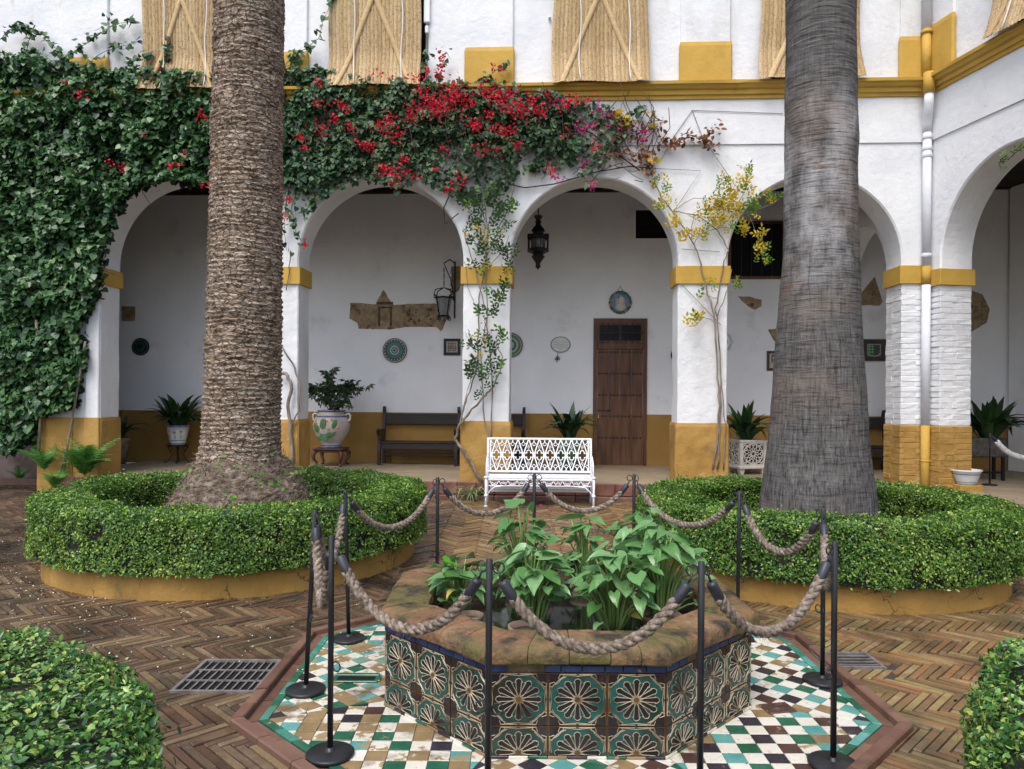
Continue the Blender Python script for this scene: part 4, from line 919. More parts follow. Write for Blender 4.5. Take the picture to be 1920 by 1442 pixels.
def arch_wall(arches, u0, u1, zs, zc, ztop, d0, d1, ch=.022, N=40):
    b = MB(); xs = u0
    def quad(pts): b.add(pts, [(0, 1, 2, 3)])
    edges = []
    for (c, r) in arches:
        a, e = c - r, c + r; edges.append((xs, a)); xs = e
    edges.append((xs, u1))
    for k, (a, e) in enumerate(edges):
        ca = 0 if k == 0 else ch; ce = 0 if k == len(edges) - 1 else ch
        quad([(a + ca, d0, zs), (e - ce, d0, zs), (e - ce, d0, ztop), (a + ca, d0, ztop)]); quad([(e, d1, zs), (a, d1, zs), (a, d1, ztop), (e, d1, ztop)])
    for (c, r) in arches:
        an = [PI - PI * k / N for k in range(N + 1)]
        wob = lambda t: 1 + .006 * math.sin(3 * t + c * 5)
        F = [(c + (r + ch) * math.cos(t), zc + (r + ch) * math.sin(t) * wob(t)) for t in an]; S = [(c + r * math.cos(t), zc + r * math.sin(t) * wob(t)) for t in an]
        for k in range(N):
            quad([(F[k][0], d0, F[k][1]), (F[k + 1][0], d0, F[k + 1][1]), (F[k + 1][0], d0, ztop), (F[k][0], d0, ztop)])
            quad([(S[k + 1][0], d1, S[k + 1][1]), (S[k][0], d1, S[k][1]), (S[k][0], d1, ztop), (S[k + 1][0], d1, ztop)])
        Fo = [(F[0][0], zs)] + F + [(F[-1][0], zs)]; So = [(S[0][0], zs)] + S + [(S[-1][0], zs)]
        for k in range(N + 2):
            p, q, g, h = So[k], So[k + 1], Fo[k], Fo[k + 1]
            quad([(g[0], d0, g[1]), (p[0], d0 + ch, p[1]), (q[0], d0 + ch, q[1]), (h[0], d0, h[1])])
            quad([(p[0], d0 + ch, p[1]), (p[0], d1, p[1]), (q[0], d1, q[1]), (q[0], d0 + ch, q[1])])
    quad([(u0, d0, zs), (u0, d0, ztop), (u0, d1, ztop), (u0, d1, zs)]); quad([(u1, d0, zs), (u1, d1, zs), (u1, d1, ztop), (u1, d0, ztop)])
    return b
A_ = [(fu(188), fu(500)), (fu(558), fu(867)), (fu(955), fu(1270)), (fu(1363), fu(1689))]
arches = [((a + e) / 2, (e - a) / 2) for a, e in A_]
UL = fu(75) - .02
arch_wall(arches, UL, UC + .45, ZS, 3.50, 5.60, 0, .5).build('arcade_wall', WHITE, house)
b = arch_wall([(1.49, 1.245), (1.49 + 3.2, 1.25), (1.49 + 6.4, 1.25)], 0, 9.6, ZS - .10, 3.47, 5.601, 0.002, .5).build('arcade_wall', WHITE, house); b.matrix_local = MWL
# string course band above the groove, cornice
b = MB(); b.box(-13, UC + .02, -.022, .02, 5.185, 5.835); b.build('frieze', WHITE, house)
b = MB(); b.box(.0, 9.6, -.022, .02, 5.188, 5.838); b.build('frieze', WHITE, house).matrix_local = MWL
CP = [(.02, 5.835), (-.050, 5.835), (-.056, 5.880), (-.085, 5.890), (-.090, 5.945), (-.125, 5.962), (-.150, 5.995), (-.182, 6.010), (-.188, 6.052), (.02, 6.060)]
def cornice(x0, x1, dz, n=90):
    b = MB(); m = len(CP); vs = []
    for k in range(n + 1):
        x = x0 + (x1 - x0) * k / n
        for j, (d, z) in enumerate(CP):
            e = .006 * mnoise.noise(Vector((x * 3, j * 1.3, dz * 99))) if j not in (0, m - 1) else 0
            vs.append((x, d + e, z + dz + e))
    b.add(vs, [tuple(range(m)), tuple(range(n * m + m - 1, n * m - 1, -1))] + [(k * m + j, k * m + m + j, k * m + m + j + 1, k * m + j + 1) for k in range(n) for j in range(m - 1)]); return b
cornice(-13, UC + .02, 0).build('cornice', YELLOW, house); cornice(.0, 9.6, .003).build('cornice', YELLOW, house).matrix_local = MWL
# upper storey
WIN = [(fu(275), fu(416)), (fu(634), fu(799)), (fu(1048), fu(1197)), (fu(1440), fu(1592))]
b = MB(); xs = -13
for (a, e) in WIN: b.box(xs, a, 0, .35, 5.60, 9.4); xs = e
b.box(xs, UC + .45, 0, .35, 5.60, 9.4)
for (a, e) in WIN: b.box(a, e, .001, .35, 5.60, 6.06); b.box(a, e, .001, .35, 8.9, 9.4)
b.box(-13, UL, .002, .5, 5.0, 5.599)
b.build('upper_wall', WHITE, house)
b = MB(); b.box(.0, 1.20, .002, .35, 5.601, 9.4); b.box(2.43, 4.6, .002, .35, 5.601, 9.4); b.box(5.8, 9.6, .002, .35, 5.601, 9.4)
for a, e in ((1.20, 2.43), (4.6, 5.8)): b.box(a, e, .003, .35, 5.601, 6.06); b.box(a, e, .003, .35, 8.9, 9.4)
b.build('upper_wall', WHITE, house).matrix_local = MWL
def window(a, e, mtx=None):
    f = MB(); w = .07
    f.box(a, a + w, .16, .22, 6.06, 8.9); f.box(e - w, e, .16, .22, 6.06, 8.9); f.box(a + w, e - w, .16, .22, 6.06, 6.16); f.box((a + e) / 2 - .04, (a + e) / 2 + .04, .161, .221, 6.16, 8.9)
    o = f.build('window', FRAMEW, house)
    if mtx is not None: o.matrix_local = mtx
    g = MB(); g.box(a + .01, e - .01, .225, .235, 6.06, 8.9); g.build('pane', GLASSD, o)
    s = MB(); s.box(a + .005, e - .005, -.03, .15, 6.061, 6.085, bev=.006); s.build('sill', WHITE, o)
for a, e in WIN: window(a, e)
window(1.20, 2.43, MWL); window(4.6, 5.8, MWL)
for (xa, xb, yy) in ((115, 200, 107), (485, 573, 97), (870, 958, 88), (1271, 1364, 78), (1682, 1722, 68)):
    a, e = fu(xa), fu(xb); zt = fz(yy, -.06, (xa + xb) / 2)
    o = rough_box(a, e, -.045, .01, 6.058, 9.38, .003, .12, xa).build('pilaster', WHITE, house)
    rough_box(a - .022, e + .022, -.072, .0, 6.056, zt, .004, .06, xa, .02, .012).build('pilaster_base', YELLOW, o)
o = rough_box(.0, .50, -.045, .01, 6.062, 9.38, .003, .12, 3).build('pilaster', WHITE, house); o.matrix_local = MWL
rough_box(.0, .52, -.072, .0, 6.062, 6.80, .004, .06, 5, .02, .012).build('pilaster_base', YELLOW, o)
# small white shutter hinges and frames beside the blinds
for (x0, x1, y0, y1) in ((795, 806, -10, 42), (797, 803, 48, 62), (1028, 1033, 30, 34)):
    u0, z1 = fac(x0, y0, -.05); u1, z0 = fac(x1, y1, -.05); b = MB(); b.box(u0, u1, -.06, -.002, z0, z1, bev=.01); b.build('shutter_rail', FRAMEW, house)
# piers
def pier(a, e, d0=0.0, d1=.5, mtx=None, seed=0, zs=ZS, zi=ZI, plinth=.032):
    o = rough_box(a, e, d0, d1, ZB - .02, zi + .02, .007, .06, seed).build('pier', WHITE, house)
    if mtx is not None: o.matrix_local = mtx
    rough_box(a - plinth, e + plinth, d0 - plinth, d1 + .02, -.04, ZB, .010, .05, seed + 3, .02, .012).build('plinth', OCHRE, o)
    rough_box(a - .036, e + .036, d0 - .036, d1 + .03, zi, zs, .004, .05, seed + 7, .008).build('impost', YELLOW, o); return o
p1 = pier(fu(75), fu(188), seed=1)
rough_box(fu(162), fu(187), -.035, .1, ZB, ZI - .002, .004, .06, 61).build('buttress', WHITE, p1); rough_box(fu(161), fu(190), -.066, .1, -.04, ZB - .004, .005, .06, 62).build('buttress_plinth', OCHRE, p1)
rough_box(fu(76), fu(139), -.020, .1, ZB, ZI - .002, .004, .06, 63).build('buttress', WHITE, p1); rough_box(fu(74), fu(140), -.056, .1, -.04, ZB - .006, .005, .06, 64).build('buttress_plinth', OCHRE, p1)
pier(fu(500), fu(558), seed=12); pier(fu(867), fu(955), seed=23); pier(fu(1270), fu(1363), seed=34)
for w0 in (2.74, 5.94): pier(w0, w0 + .70, mtx=MWL, seed=40 + w0, zs=ZS - .1, zi=ZI - .1)
# corner pier: cores, then painted bricks laid course by course
UA = fu(1689); cb = MB(); cb.box(UA + .007, UC + .3, .007, .488, ZB - .3, ZI + .02); core = cb.build('corner_pier', WHITE, house)
cb = MB(); cb.box(-.05, .240, .008, .488, ZB - .3, ZI + .02); cw = cb.build('corner_pier', WHITE, house); cw.matrix_local = MWL
cb = MB(); cb.box(UA - .018, UC + .3, -.018, .51, -.04, ZB - .004, bev=.008); pc = cb.build('plinth', OCHRE, core)
cb = MB(); cb.box(-.04, .265, -.016, .51, -.04, ZB - .006, bev=.008); pw = cb.build('plinth', OCHRE, cw)
rough_box(UA - .036, UC + .2, -.036, .53, ZI, ZS, .006, .05, 77, .008).build('impost', YELLOW, core)
rough_box(-.03, .283, -.036, .53, ZI - .05, ZS - .08, .006, .05, 78, .008).build('impost', YELLOW, cw)
bricks = {}
def pbrick(L, mat, v):
    key = (round(L, 3), mat.name, v)
    if key not in bricks:
        b = MB(); b.box(-L / 2 + .0005, L / 2 - .0005, -.030, .030, -.0355, .0355, bev=.0055); rr = random.Random(v * 91 + int(L * 1000))
        b.v = [(x + rr.uniform(-.003, .003), y + rr.uniform(-.006, .006), z + rr.uniform(-.004, .004)) for x, y, z in b.v]; bricks[key] = b.mesh('brick', mat)
    return bricks[key]
def lay(parent, o3, ax, L, z0, z1, mat, flip, out=-.001):
    """bricks along one face: origin o3, direction ax (unit, xy), length L"""
    k = int(round((z1 - z0) / .0775)); h = (z1 - z0) / k; ang = math.atan2(ax[1], ax[0])
    for c in range(k):
        if L > .45: ls = [.27, L - .27] if (c + flip) % 2 else [L - .30, .30]
        elif L > .34: ls = [L] if (c + flip) % 2 else [L * .6, L * .4]
        else: ls = [L]
        s = 0
        for l in ls:
            m = s + l / 2; nx, ny = ax[1], -ax[0]; j = out + random.uniform(-.004, .004) - .030
            obj('brick', pbrick(l, mat, random.randint(0, 2)), parent, (o3[0] + ax[0] * m + nx * j, o3[1] + ax[1] * m + ny * j, z0 + h * (c + .5)), (random.uniform(-.02, .02), random.uniform(-.012, .012), ang + random.uniform(-.01, .01)), (1, 1, h / .0745)); s += l
lay(core, (UA, .5), (0, -1), .5, ZB, ZI, WHITE, 0); lay(core, (UA, 0), (1, 0), UC - UA - .02, ZB, ZI, WHITE, 1)
lay(cw, (.03, 0), (1, 0), .217, ZB, ZI - .05, WHITE, 0); lay(cw, (.247, 0), (0, 1), .5, ZB, ZI - .05, WHITE, 1)
lay(pc, (UA - .028, .5), (0, -1), .53, .18, ZB - .02, OCHRE, 0, -.006); lay(pc, (UA - .02, -.028), (1, 0), UC - UA, .18, ZB - .02, OCHRE, 1, -.006)
lay(pw, (.03, -.026), (1, 0), .237, .18, ZB - .02, OCHRE, 0, -.006); lay(pw, (.275, -.02), (0, 1), .52, .18, ZB - .02, OCHRE, 1, -.006)
# gallery: back wall, dado, ceiling with beams, cross arch, floor, step
DB = 2.78
bwall = rough_box(-13, 11, DB, DB + .3, .2, 5.9, .010, .30, 90).build('back_wall', INNER, house)
b = MB(); b.box(-13, 11, DB - .014, DB + .02, .2, 1.185, bev=.004); b.build('dado', OCHRED, house)
b = MB(); b.box(-13, 11, .45, DB + .2, 5.40, 5.50); c = b.build('ceiling', CEIL, house); b = MB(); b.box(-13, 11, DB - .10, DB - .001, 5.25, 5.399); b.build('wall_plate', CEIL, c)
bm_ = MB(); bm_.box(-.06, .06, .47, DB - .101, 5.27, 5.402); bme = bm_.mesh('beam', CEIL)
for k in range(26): obj('beam', bme, c, (-10 + .72 * k, 0, 0))
b = MB(); b.box(-2.5, 9.6, .45, 3.6, 5.265, 5.365); b.build('ceiling', CEIL, house).matrix_local = MWL
b = MB(); b.box(-2.0, 9.6, 3.3, 3.6, .2, 5.9); b.build('back_wall', INNER, house).matrix_local = MWL  # back wall of the wing gallery, added to keep its interior dark
cr = arch_wall([(1.14, 1.0)], .0, 2.28, 3.30, 3.32, 5.25, 0, .36)
o = cr.build('cross_arch', INNER, house); o.matrix_local = Matrix.Translation((UA + .07, .5, 0)) @ Matrix.Rotation(PI / 2, 4, 'Z') @ Matrix.Translation((0, -.36, 0))
gf = MB(); gf.box(-6.95, 11, -.04, DB, .02, .25)
g = tag(gf.build('gallery_floor', GFLOOR), kind='structure'); g.matrix_world = Matrix.Translation(FO) @ Matrix.Rotation(FROT, 4, 'Z')
gf = MB(); gf.box(.0, 9.6, -.04, 3.3, .018, .248); g2 = tag(gf.build('gallery_floor', GFLOOR), kind='structure'); g2.matrix_world = Matrix.Translation(WO) @ Matrix.Rotation(WA, 4, 'Z')
st = MB(); st.box(-6.95, UC + .1, -.046, -.04, .0, .10); step = tag(st.build('gallery_step', MORTAR), kind='structure'); step.matrix_world = g.matrix_world
k = -6.9
while k < UC + .05:
    wdt = random.uniform(.26, .31); b = MB(); b.box(k + .003, k + wdt - .003, -.085, -.035, .07, .246 + random.uniform(-.002, .004), bev=.008); b.build('riser_tile', RISER, step)
    b = MB(); b.box(k + .003, k + wdt - .003, -.16, -.05, -.02, .062 + random.uniform(-.003, .003), bev=.008); b.build('kerb_tile', KERB, step); k += wdt
# left of the first pier the wall steps back
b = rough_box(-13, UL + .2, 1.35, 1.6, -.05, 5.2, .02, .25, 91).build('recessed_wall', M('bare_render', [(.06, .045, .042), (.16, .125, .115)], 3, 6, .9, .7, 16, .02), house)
b = MB(); b.box(-13, UL, .5, 1.6, 5.2, 5.3); b.build('recess_soffit', CEIL, house)
kb = MB(); kb.box(-13, fu(80), .75, .85, -.02, .11, bev=.01); kk = tag(kb.build('bed_kerb', KERB), kind='structure'); kk.matrix_world = g.matrix_world
# old painted plaster left showing on the back wall
def patch(pts, d=DB, off=.012, sub=True):
    P = [fac(x, y, d - off) for x, y in pts]; out = []
    for i, p in enumerate(P):
        q = P[(i + 1) % len(P)]; k = max(1, int(math.dist(p, q) / .05))
        for j in range(k):
            t = j / k; x, z = p[0] + (q[0] - p[0]) * t, p[1] + (q[1] - p[1]) * t; e = .014 if j else .004
            out.append((x + e * mnoise.noise(Vector((x * 14, z * 14, 1))), z + e * mnoise.noise(Vector((x * 14, z * 14, 5)))))
    b = MB(); b.prism(out, d - off, d + .02, 'y'); return b.build('fresco_fragment', FRESCO, bwall)
patch([(657, 568), (672, 568), (704, 571), (708, 562), (719, 543), (733, 566), (738, 572), (770, 570), (812, 569), (838, 572), (838, 598), (832, 611), (826, 621), (818, 613), (760, 613), (730, 618), (672, 616), (670, 606), (655, 597)])
patch([(846, 500), (870, 500), (870, 520), (860, 545), (848, 552)]); patch([(228, 574), (253, 575), (252, 602), (228, 602)])
patch([(1383, 556), (1400, 556), (1428, 562), (1428, 574), (1416, 581), (1404, 575)]); patch([(1440, 618), (1470, 614), (1470, 642), (1452, 640)])
patch([(1640, 519), (1655, 565), (1650, 573), (1608, 573), (1600, 560), (1616, 548)]); patch([(1822, 545), (1842, 552), (1856, 580), (1850, 605), (1822, 622)])
# painted column shape and dark figures inside the large fragment (flat, worn painting)
b = MB()
for (x0, x1, y0, y1) in ((709, 713, 575, 612), (731, 735, 575, 612), (707, 737, 566, 571), (709, 735, 575, 578)):
    u0, z1 = fac(x0, y0, DB - .013); u1, z0 = fac(x1, y1, DB - .013); b.box(u0, u1, DB - .0145, DB - .005, z0, z1)
for k in range(26):
    x, y = random.uniform(745, 826), random.choice([random.uniform(580, 594), random.uniform(598, 611)]); u, z = fac(x, y, DB - .013); w = random.uniform(.01, .035); h = random.uniform(.015, .06)
    b.prism([(u - w, z), (u - w * .3, z + h * .6), (u, z + h), (u + w * .6, z + h * .3), (u + w, z - h * .2), (u, z - h * .5)], DB - .0145 - k * 1e-5, DB - .005, 'y')
b.build('painted_figures', M('fresco_dark', [(.045, .032, .025), (.15, .10, .07)], 16, 6, .9), bwall)
# openings high in the back wall
def opening(x0, y0, x1, y1, frame, name='wall_opening'):
    u0, z1 = fac(x0, y0, DB - .02); u1, z0 = fac(x1, y1, DB - .02); f = MB()
    w = .05
    f.box(u0 - w, u0, DB - .03, DB + .01, z0 - w, z1 + w); f.box(u1, u1 + w, DB - .03, DB + .01, z0 - w, z1 + w); f.box(u0, u1, DB - .029, DB + .009, z0 - w, z0); f.box(u0, u1, DB - .029, DB + .009, z1, z1 + w)
    o = f.build(name, frame, house); g = MB(); g.box(u0, u1, DB - .016, DB + .005, z0, z1); g.build('dark_pane', BLACKG, o); return u0, u1, z0, z1, o
opening(1192, 394, 1258, 447, INNER)
u0, u1, z0, z1, o = opening(1371, 420, 1466, 518, DOORWOOD)
for k in range(1, 5): b = MB(); b.tube([(u0 + (u1 - u0) * k / 5, DB - .024, z0), (u0 + (u1 - u0) * k / 5, DB - .024, z1)], .008, 6); b.build('bar', IRON, o)
# door with barred transom
u0, z1 = fac(1113, 597, DB - .03); u1, z0 = fac(1212, 870, DB - .03); z0 = .25; zt = fz(655, DB - .03, 1160)
door = thing('studded_door', 'tall brown studded plank door with a barred transom window above', 'door', W((u0 + u1) / 2, DB, .25), FROT)
hw = (u1 - u0) / 2; H = z1 - .25; ht = zt - .25
f = MB(); f.box(-hw, -hw + .07, -.035, .02, 0, H); f.box(hw - .07, hw, -.035, .02, 0, H); f.box(-hw + .07, hw - .07, -.034, .02, H - .08, H); f.box(-hw + .07, hw - .07, -.036, .02, ht, ht + .12, bev=.01); f.build('frame', DOORWOOD, door)
g = MB(); g.box(-hw + .07, hw - .07, -.008, .0, ht + .12, H - .08); tr = g.build('transom', GLASSD, door)
f = MB(); zz0, zz1 = ht + .12, H - .08
f.box(-hw + .07, -hw + .11, -.022, -.009, zz0, zz1); f.box(hw - .11, hw - .07, -.022, -.009, zz0, zz1); f.box(-.02, .02, -.0225, -.009, zz0, zz1); f.box(-hw + .11, hw - .11, -.0215, -.009, zz0, zz0 + .04); f.box(-hw + .11, hw - .11, -.0215, -.009, zz1 - .04, zz1); f.build('sash', DOORWOOD, tr)
for k in range(7): x = -hw + .11 + (2 * hw - .22) * (k + .5) / 7; b = MB(); b.tube([(x, -.032, zz0 + .002), (x, -.032, zz1 - .002)], .009, 6); b.build('bar', IRON, tr)
b = MB(); b.box(-hw + .07, hw - .07, -.040, -.030, (zz0 + zz1) / 2 - .01, (zz0 + zz1) / 2 + .01); b.build('cross_bar', IRON, tr)
lw = (2 * hw - .15) / 4
for k in range(4): b = MB(); x = -hw + .075 + lw * k; b.box(x + .003, x + lw - .003, -.024, .01, .01, ht - .005, bev=.006); b.build('plank', DOORWOOD, door)
sb = MB(); sb.sphere((0, 0, 0), .017, 8, 5, sc=(1, .6, 1)); sme = sb.mesh('stud', IRON, True)
for r in range(5):
    z = ht - .055 - r * (ht - .56) / 4 if r else ht - .055
    for k in range(12): obj('stud', sme, door, (-hw + .075 + lw * (k // 3) + lw * (.2 + .3 * (k % 3)), -.026, z))
b = MB(); b.box(-hw + .08, -hw + .34, -.036, -.024, .99, 1.01); b.build('bolt', IRON, door)
b = MB(); b.box(-hw + .085, -hw + .115, -.046, -.026, .86, .92, bev=.005); b.tube([(-hw + .09, -.036, .92), (-hw + .09, -.036, .96), (-hw + .11, -.036, .96), (-hw + .11, -.036, .92)], .004, 5); b.build('padlock', M('brass', [(.45, .30, .12), (.6, .42, .2)], 9, 2, .35, metallic=.8), door)
# drain pipe in the corner
dp = thing('drain_pipe', 'white rainwater pipe in the inner corner, painted ochre where it crosses the bands', 'drain pipe', W(UC, 0, 0), FROT)
def pxp(x, y, d): u, z = fac(x, y, d); return (u - UC, d, z)
def seg(name, p, r, mt, n=16): b = MB(); b.tube(p, r, n); return b.build(name, mt, dp, True)
X = -.125
seg('upper_pipe', [(-.10, X, 9.3), (-.10, X, 6.70)], .060, PIPEW); seg('painted_pipe', [(-.10, X, 6.695), (-.10, X, 6.09)], .0605, YELLOW); b = MB(); b.lathe([(.074, 0), (.078, .02), (.074, .05), (.062, .06)], 18, (-.10, X, 6.68)); b.build('collar', YELLOW, dp, True)
seg('painted_socket', [(-.11, -.225, 6.09), (-.11, -.225, 5.80)], .075, YELLOW); seg('elbow', [(-.11, -.225, 5.797), (-.11, -.225, 5.66), (-.09, -.16, 5.52), (-.062, -.085, 5.42), (-.062, -.085, 5.30)], .062, PIPEW)
seg('lower_pipe', [(-.062, -.085, 5.30), (-.062, -.085, ZS - .02)], .058, PIPEW); seg('painted_pipe', [(-.062, -.085, ZS - .021), (-.062, -.085, ZI - .03)], .0582, YELLOW)
seg('lower_pipe', [(-.062, -.085, ZI - .031), (-.062, -.085, ZB)], .058, PIPEW); seg('painted_pipe', [(-.062, -.085, ZB - .001), (-.062, -.085, .02)], .0583, YELLOW)
for z in (5.20, 5.04, 4.94, 3.52): b = MB(); b.lathe([(.059, 0), (.068, .008), (.068, .05), (.059, .06)], 18, (-.062, -.085, z)); b.build('collar', PIPEW, dp, True)
b = MB(); b.lathe([(.059, 0), (.064, .006), (.064, .022), (.059, .028)], 16, (-.062, -.085, .62)); b.build('bracket', YELLOW, dp, True)

# ================================================================ esparto blinds
def blind(label, uc, zb, zt, wb, wtop, mtx, seed, apex=None):
    t = thing('esparto_blind', label, 'window blind', mtx @ Vector((uc, 0, zb)), 0, 'woven esparto blinds at the upper windows')
    t.rotation_euler = mtx.to_euler(); rr = random.Random(seed); n = 24; rows = 60; b = MB()
    def surf(s, f):   # s across -1..1, f up 0..1
        w = wb + (wtop - wb) * f; x = s * w / 2 + .008 * math.sin(f * 5 + seed) + .012 * s * math.sin(f * 9 + seed * 2)
        d = -.105 - .150 * max(0, 1 - f / .20) ** 1.3 - .030 * math.sin(f * PI) * math.cos(s * 1.4) + .006 * math.sin(f * 7 + s * 3 + seed)
        return x, d, f * (zt - zb) + .014 * math.sin(s * 4 + seed) * (1 - f)
    for k in range(n):
        vs = []; ph = rr.random() * 6
        for r in range(rows + 1):
            f = r / rows; wig = .12 * math.sin(f * 2 * PI * 15 + ph)
            for j, (e, o) in enumerate(((-.98, 0), (-.5, .010), (.05, .015), (.55, .010), (.98, 0))):
                s = -1 + 2 * (k + .5 + e * .5) / n; x, d, z = surf(s, f); vs.append((x, d - o * (1 + wig * (1 if j < 2 else -1 if j > 2 else 0)) - .0025 * math.sin(f * 2 * PI * 15 + ph + j * 1.2), z))
        b.add(vs, [(r * 5 + j, r * 5 + j + 1, r * 5 + 6 + j, r * 5 + 5 + j) for r in range(rows) for j in range(4)])
    b.build('braids', ESPARTO, t, True, fix=False)
    hi = zt - zb; fa = ((apex or zb + 1.28) - zb) / hi
    for (s0, f0, s1, f1) in ((-.80, .0, -.05, fa), (.80, 0, .05, fa), (-.05, fa, .80, min(1, 2 * fa)), (.05, fa, -.80, min(1, 2 * fa))):
        m = 30; sb = MB(); vs = []
        for k in range(m + 1):
            q = k / m; s, f = s0 + (s1 - s0) * q, f0 + (f1 - f0) * q
            for e, o in ((-.056, .014), (-.048, .034), (0, .037), (.048, .034), (.056, .014)):
                x, d, z = surf(s + e * 1.05, f); vs.append((x, d - o, z))
        sb.add(vs, [(k * 5 + j, k * 5 + j + 1, k * 5 + 6 + j, k * 5 + 5 + j) for k in range(m) for j in range(4)]); sb.build('strap', ESPSTRAP, t, True, fix=False)
    for s in (-.42, .60):
        p = []
        for k in range(25): x, d, z = surf(s + .02 * math.sin(k * .6 + seed), k / 24); p.append((x, d - .042, z))
        sb = MB(); sb.tube(p, .008, 6); sb.build('pull_cord', CORD, t, True)
FM = Matrix.Translation(FO) @ Matrix.Rotation(FROT, 4, 'Z'); WM = Matrix.Translation(WO) @ Matrix.Rotation(WA, 4, 'Z')
blind('woven straw blind half hidden behind the brown palm trunk', (fu(266) + fu(424)) / 2, 6.025, 8.6, 1.27, 1.25, FM, 1)
blind('woven straw blind above the red flowers, left of the first ochre pilaster foot', (fu(617) + fu(792)) / 2 - .02, 6.03, 8.6, 1.40, 1.31, FM, 2)
blind('woven straw blind above the bare cornice at the centre, with a looped white cord', (fu(1032) + fu(1210)) / 2, 6.025, 8.6, 1.40, 1.34, FM, 3)
blind('woven straw blind partly behind the grey palm trunk', (fu(1420) + fu(1606)) / 2 - .02, 6.03, 8.6, 1.46, 1.30, FM, 4)
blind('woven straw blind on the right wing at the top right corner', 1.86, 6.04, 8.6, 1.30, 1.25, WM, 5)
blind_m = 0
# thin wires strung on the front for the climbers
wr = thing('support_wires', 'thin wires strung in triangles on the white wall above the pillars', 'wire', W(fu(1300), 0, 4.5), FROT)
for pts in ([(1298, 207), (1468, 213)], [(1298, 207), (1262, 258), (1240, 300)], [(1298, 207), (1316, 255), (1380, 350)], [(1230, 316), (1314, 320), (1280, 372), (1262, 398)], [(1278, 467), (1350, 472)], [(1278, 533), (1352, 610)]):
    q = [Vector((*fac(x, y, -.035), 0)) for x, y in pts]; b = MB(); b.tube([(v.x - fu(1300), -.035, v.y - 4.5) for v in q], .004, 5); b.build('wire', WIRE, wr)
# ================================================================ things in the gallery
def inside(poly, x, y):
    c = False; n = len(poly)
    for i in range(n):
        (x0, y0), (x1, y1) = poly[i], poly[(i + 1) % n]
        if (y0 > y) != (y1 > y) and x < (x1 - x0) * (y - y0) / (y1 - y0) + x0: c = not c
    return c
def blade_mesh(L, w, bend, mat, twist=.0, n=6):
    b = MB(); vs = []
    for k in range(n + 1):
        t = k / n; a = bend * t * t; x = L * (t * math.sin(a * .75)) ; z = L * t * math.cos(a * .62); hw = w * (math.sin(PI * min(1, .06 + t * .97)) ** .8) * (1 if t < .98 else .1)
        if t < .28: hw *= .25 + t * 2.2
        tw = twist * t
        for s in (-1, 0, 1): vs.append((x - abs(s) * 0 + s * hw * math.sin(tw), s * hw * math.cos(tw), z + abs(s) * hw * .28))
    b.add(vs, [(k * 3 + j, k * 3 + j + 1, k * 3 + 4 + j, k * 3 + 3 + j) for k in range(n) for j in range(2)]); return b.mesh('leaf', mat, True)
asp_me = [blade_mesh(L, w, bd, ASPID, tw) for L, w, bd, tw in ((.50, .052, .5, .2), (.46, .058, 1.1, -.3), (.42, .050, 1.7, .3), (.52, .046, .25, -.2), (.38, .060, 1.4, .5))]
def aspidistra(label, base, n, size, group='dark aspidistras in the gallery'):
    t = thing('aspidistra', label, 'plant', base, 0, group)
    for k in range(n):
        a = k * 2.4 + random.uniform(-.4, .4); r = random.uniform(.01, .075) * size / .9
        obj('leaf', random.choice(asp_me), t, (r * math.cos(a), r * math.sin(a), -.03), (random.uniform(-.25, .25), random.uniform(-.05, .45), a), size * random.uniform(.75, 1.12))
    return t
# --- blue and white flower pot on a curled iron stand
def wb(x, d, z=.25): return W(fu(x, d), d, z)
FLOORZ = .251
pp = wb(334, 2.25, FLOORZ)
t = thing('iron_plant_stand', 'curled wrought iron plant stand under the flower painted pot', 'plant stand', pp, FROT)
b = MB(); b.lathe([(.20, .318), (.205, .324), (.20, .33)], 20, cap0=True); b.build('top', IRON, t)
for k in range(4):
    a = k * PI / 2 + .4; c, s = math.cos(a), math.sin(a); pts = []
    for q in range(13): th = q / 12 * 1.6 * PI; pts.append((c * (.13 + .035 * math.cos(th)), s * (.13 + .035 * math.cos(th)), .26 + .045 * math.sin(th)))
    b = MB(); b.tube(pts, .007, 6); b.tube([(c * .165, s * .165, .318), (c * .15, s * .15, .26), (c * .09, s * .09, .16), (c * .14, s * .14, .05), (c * .20, s * .20, .006), (c * .235, s * .235, .03), (c * .215, s * .215, .06)], .008, 6); b.build('leg', IRON, t, True)
POTW = M('pot_white_glaze', [(.52, .54, .55), (.64, .65, .64)], 8, 4, .25, spec=.5); POTB = M('pot_blue_glaze', [(.03, .06, .22), (.08, .14, .34)], 14, 4, .25)
POTG = M('pot_green_paint', [(.05, .13, .06), (.10, .22, .10)], 14, 4, .3); POTO = M('pot_orange_paint', [(.50, .20, .09), (.62, .32, .14)], 14, 4, .3); POTY = M('pot_olive_paint', [(.30, .27, .07), (.42, .38, .12)], 14, 4, .3)
t = thing('flower_pot', 'blue and white glazed pot with painted sunflowers holding an aspidistra', 'flower pot', pp + Vector((0, 0, .331)), FROT)
PR = [(.125, 0), (.130, .01), (.150, .10), (.172, .22), (.192, .315), (.205, .32), (.207, .345), (.190, .348), (.18, .31)]
b = MB(); b.lathe(PR, 28, cap1=False); b.build('bowl', POTW, t, True)
for z, h in ((.012, .02), (.075, .012), (.322, .02)):
    r = np.interp(z, [p[1] for p in PR[:7]], [p[0] for p in PR[:7]]); b = MB(); b.lathe([(r + .001, z), (r + .004, z + h * .5), (r + .003, z + h)], 28, cap0=False, cap1=False); b.build('band', POTB if h > .015 else POTG, t, True)
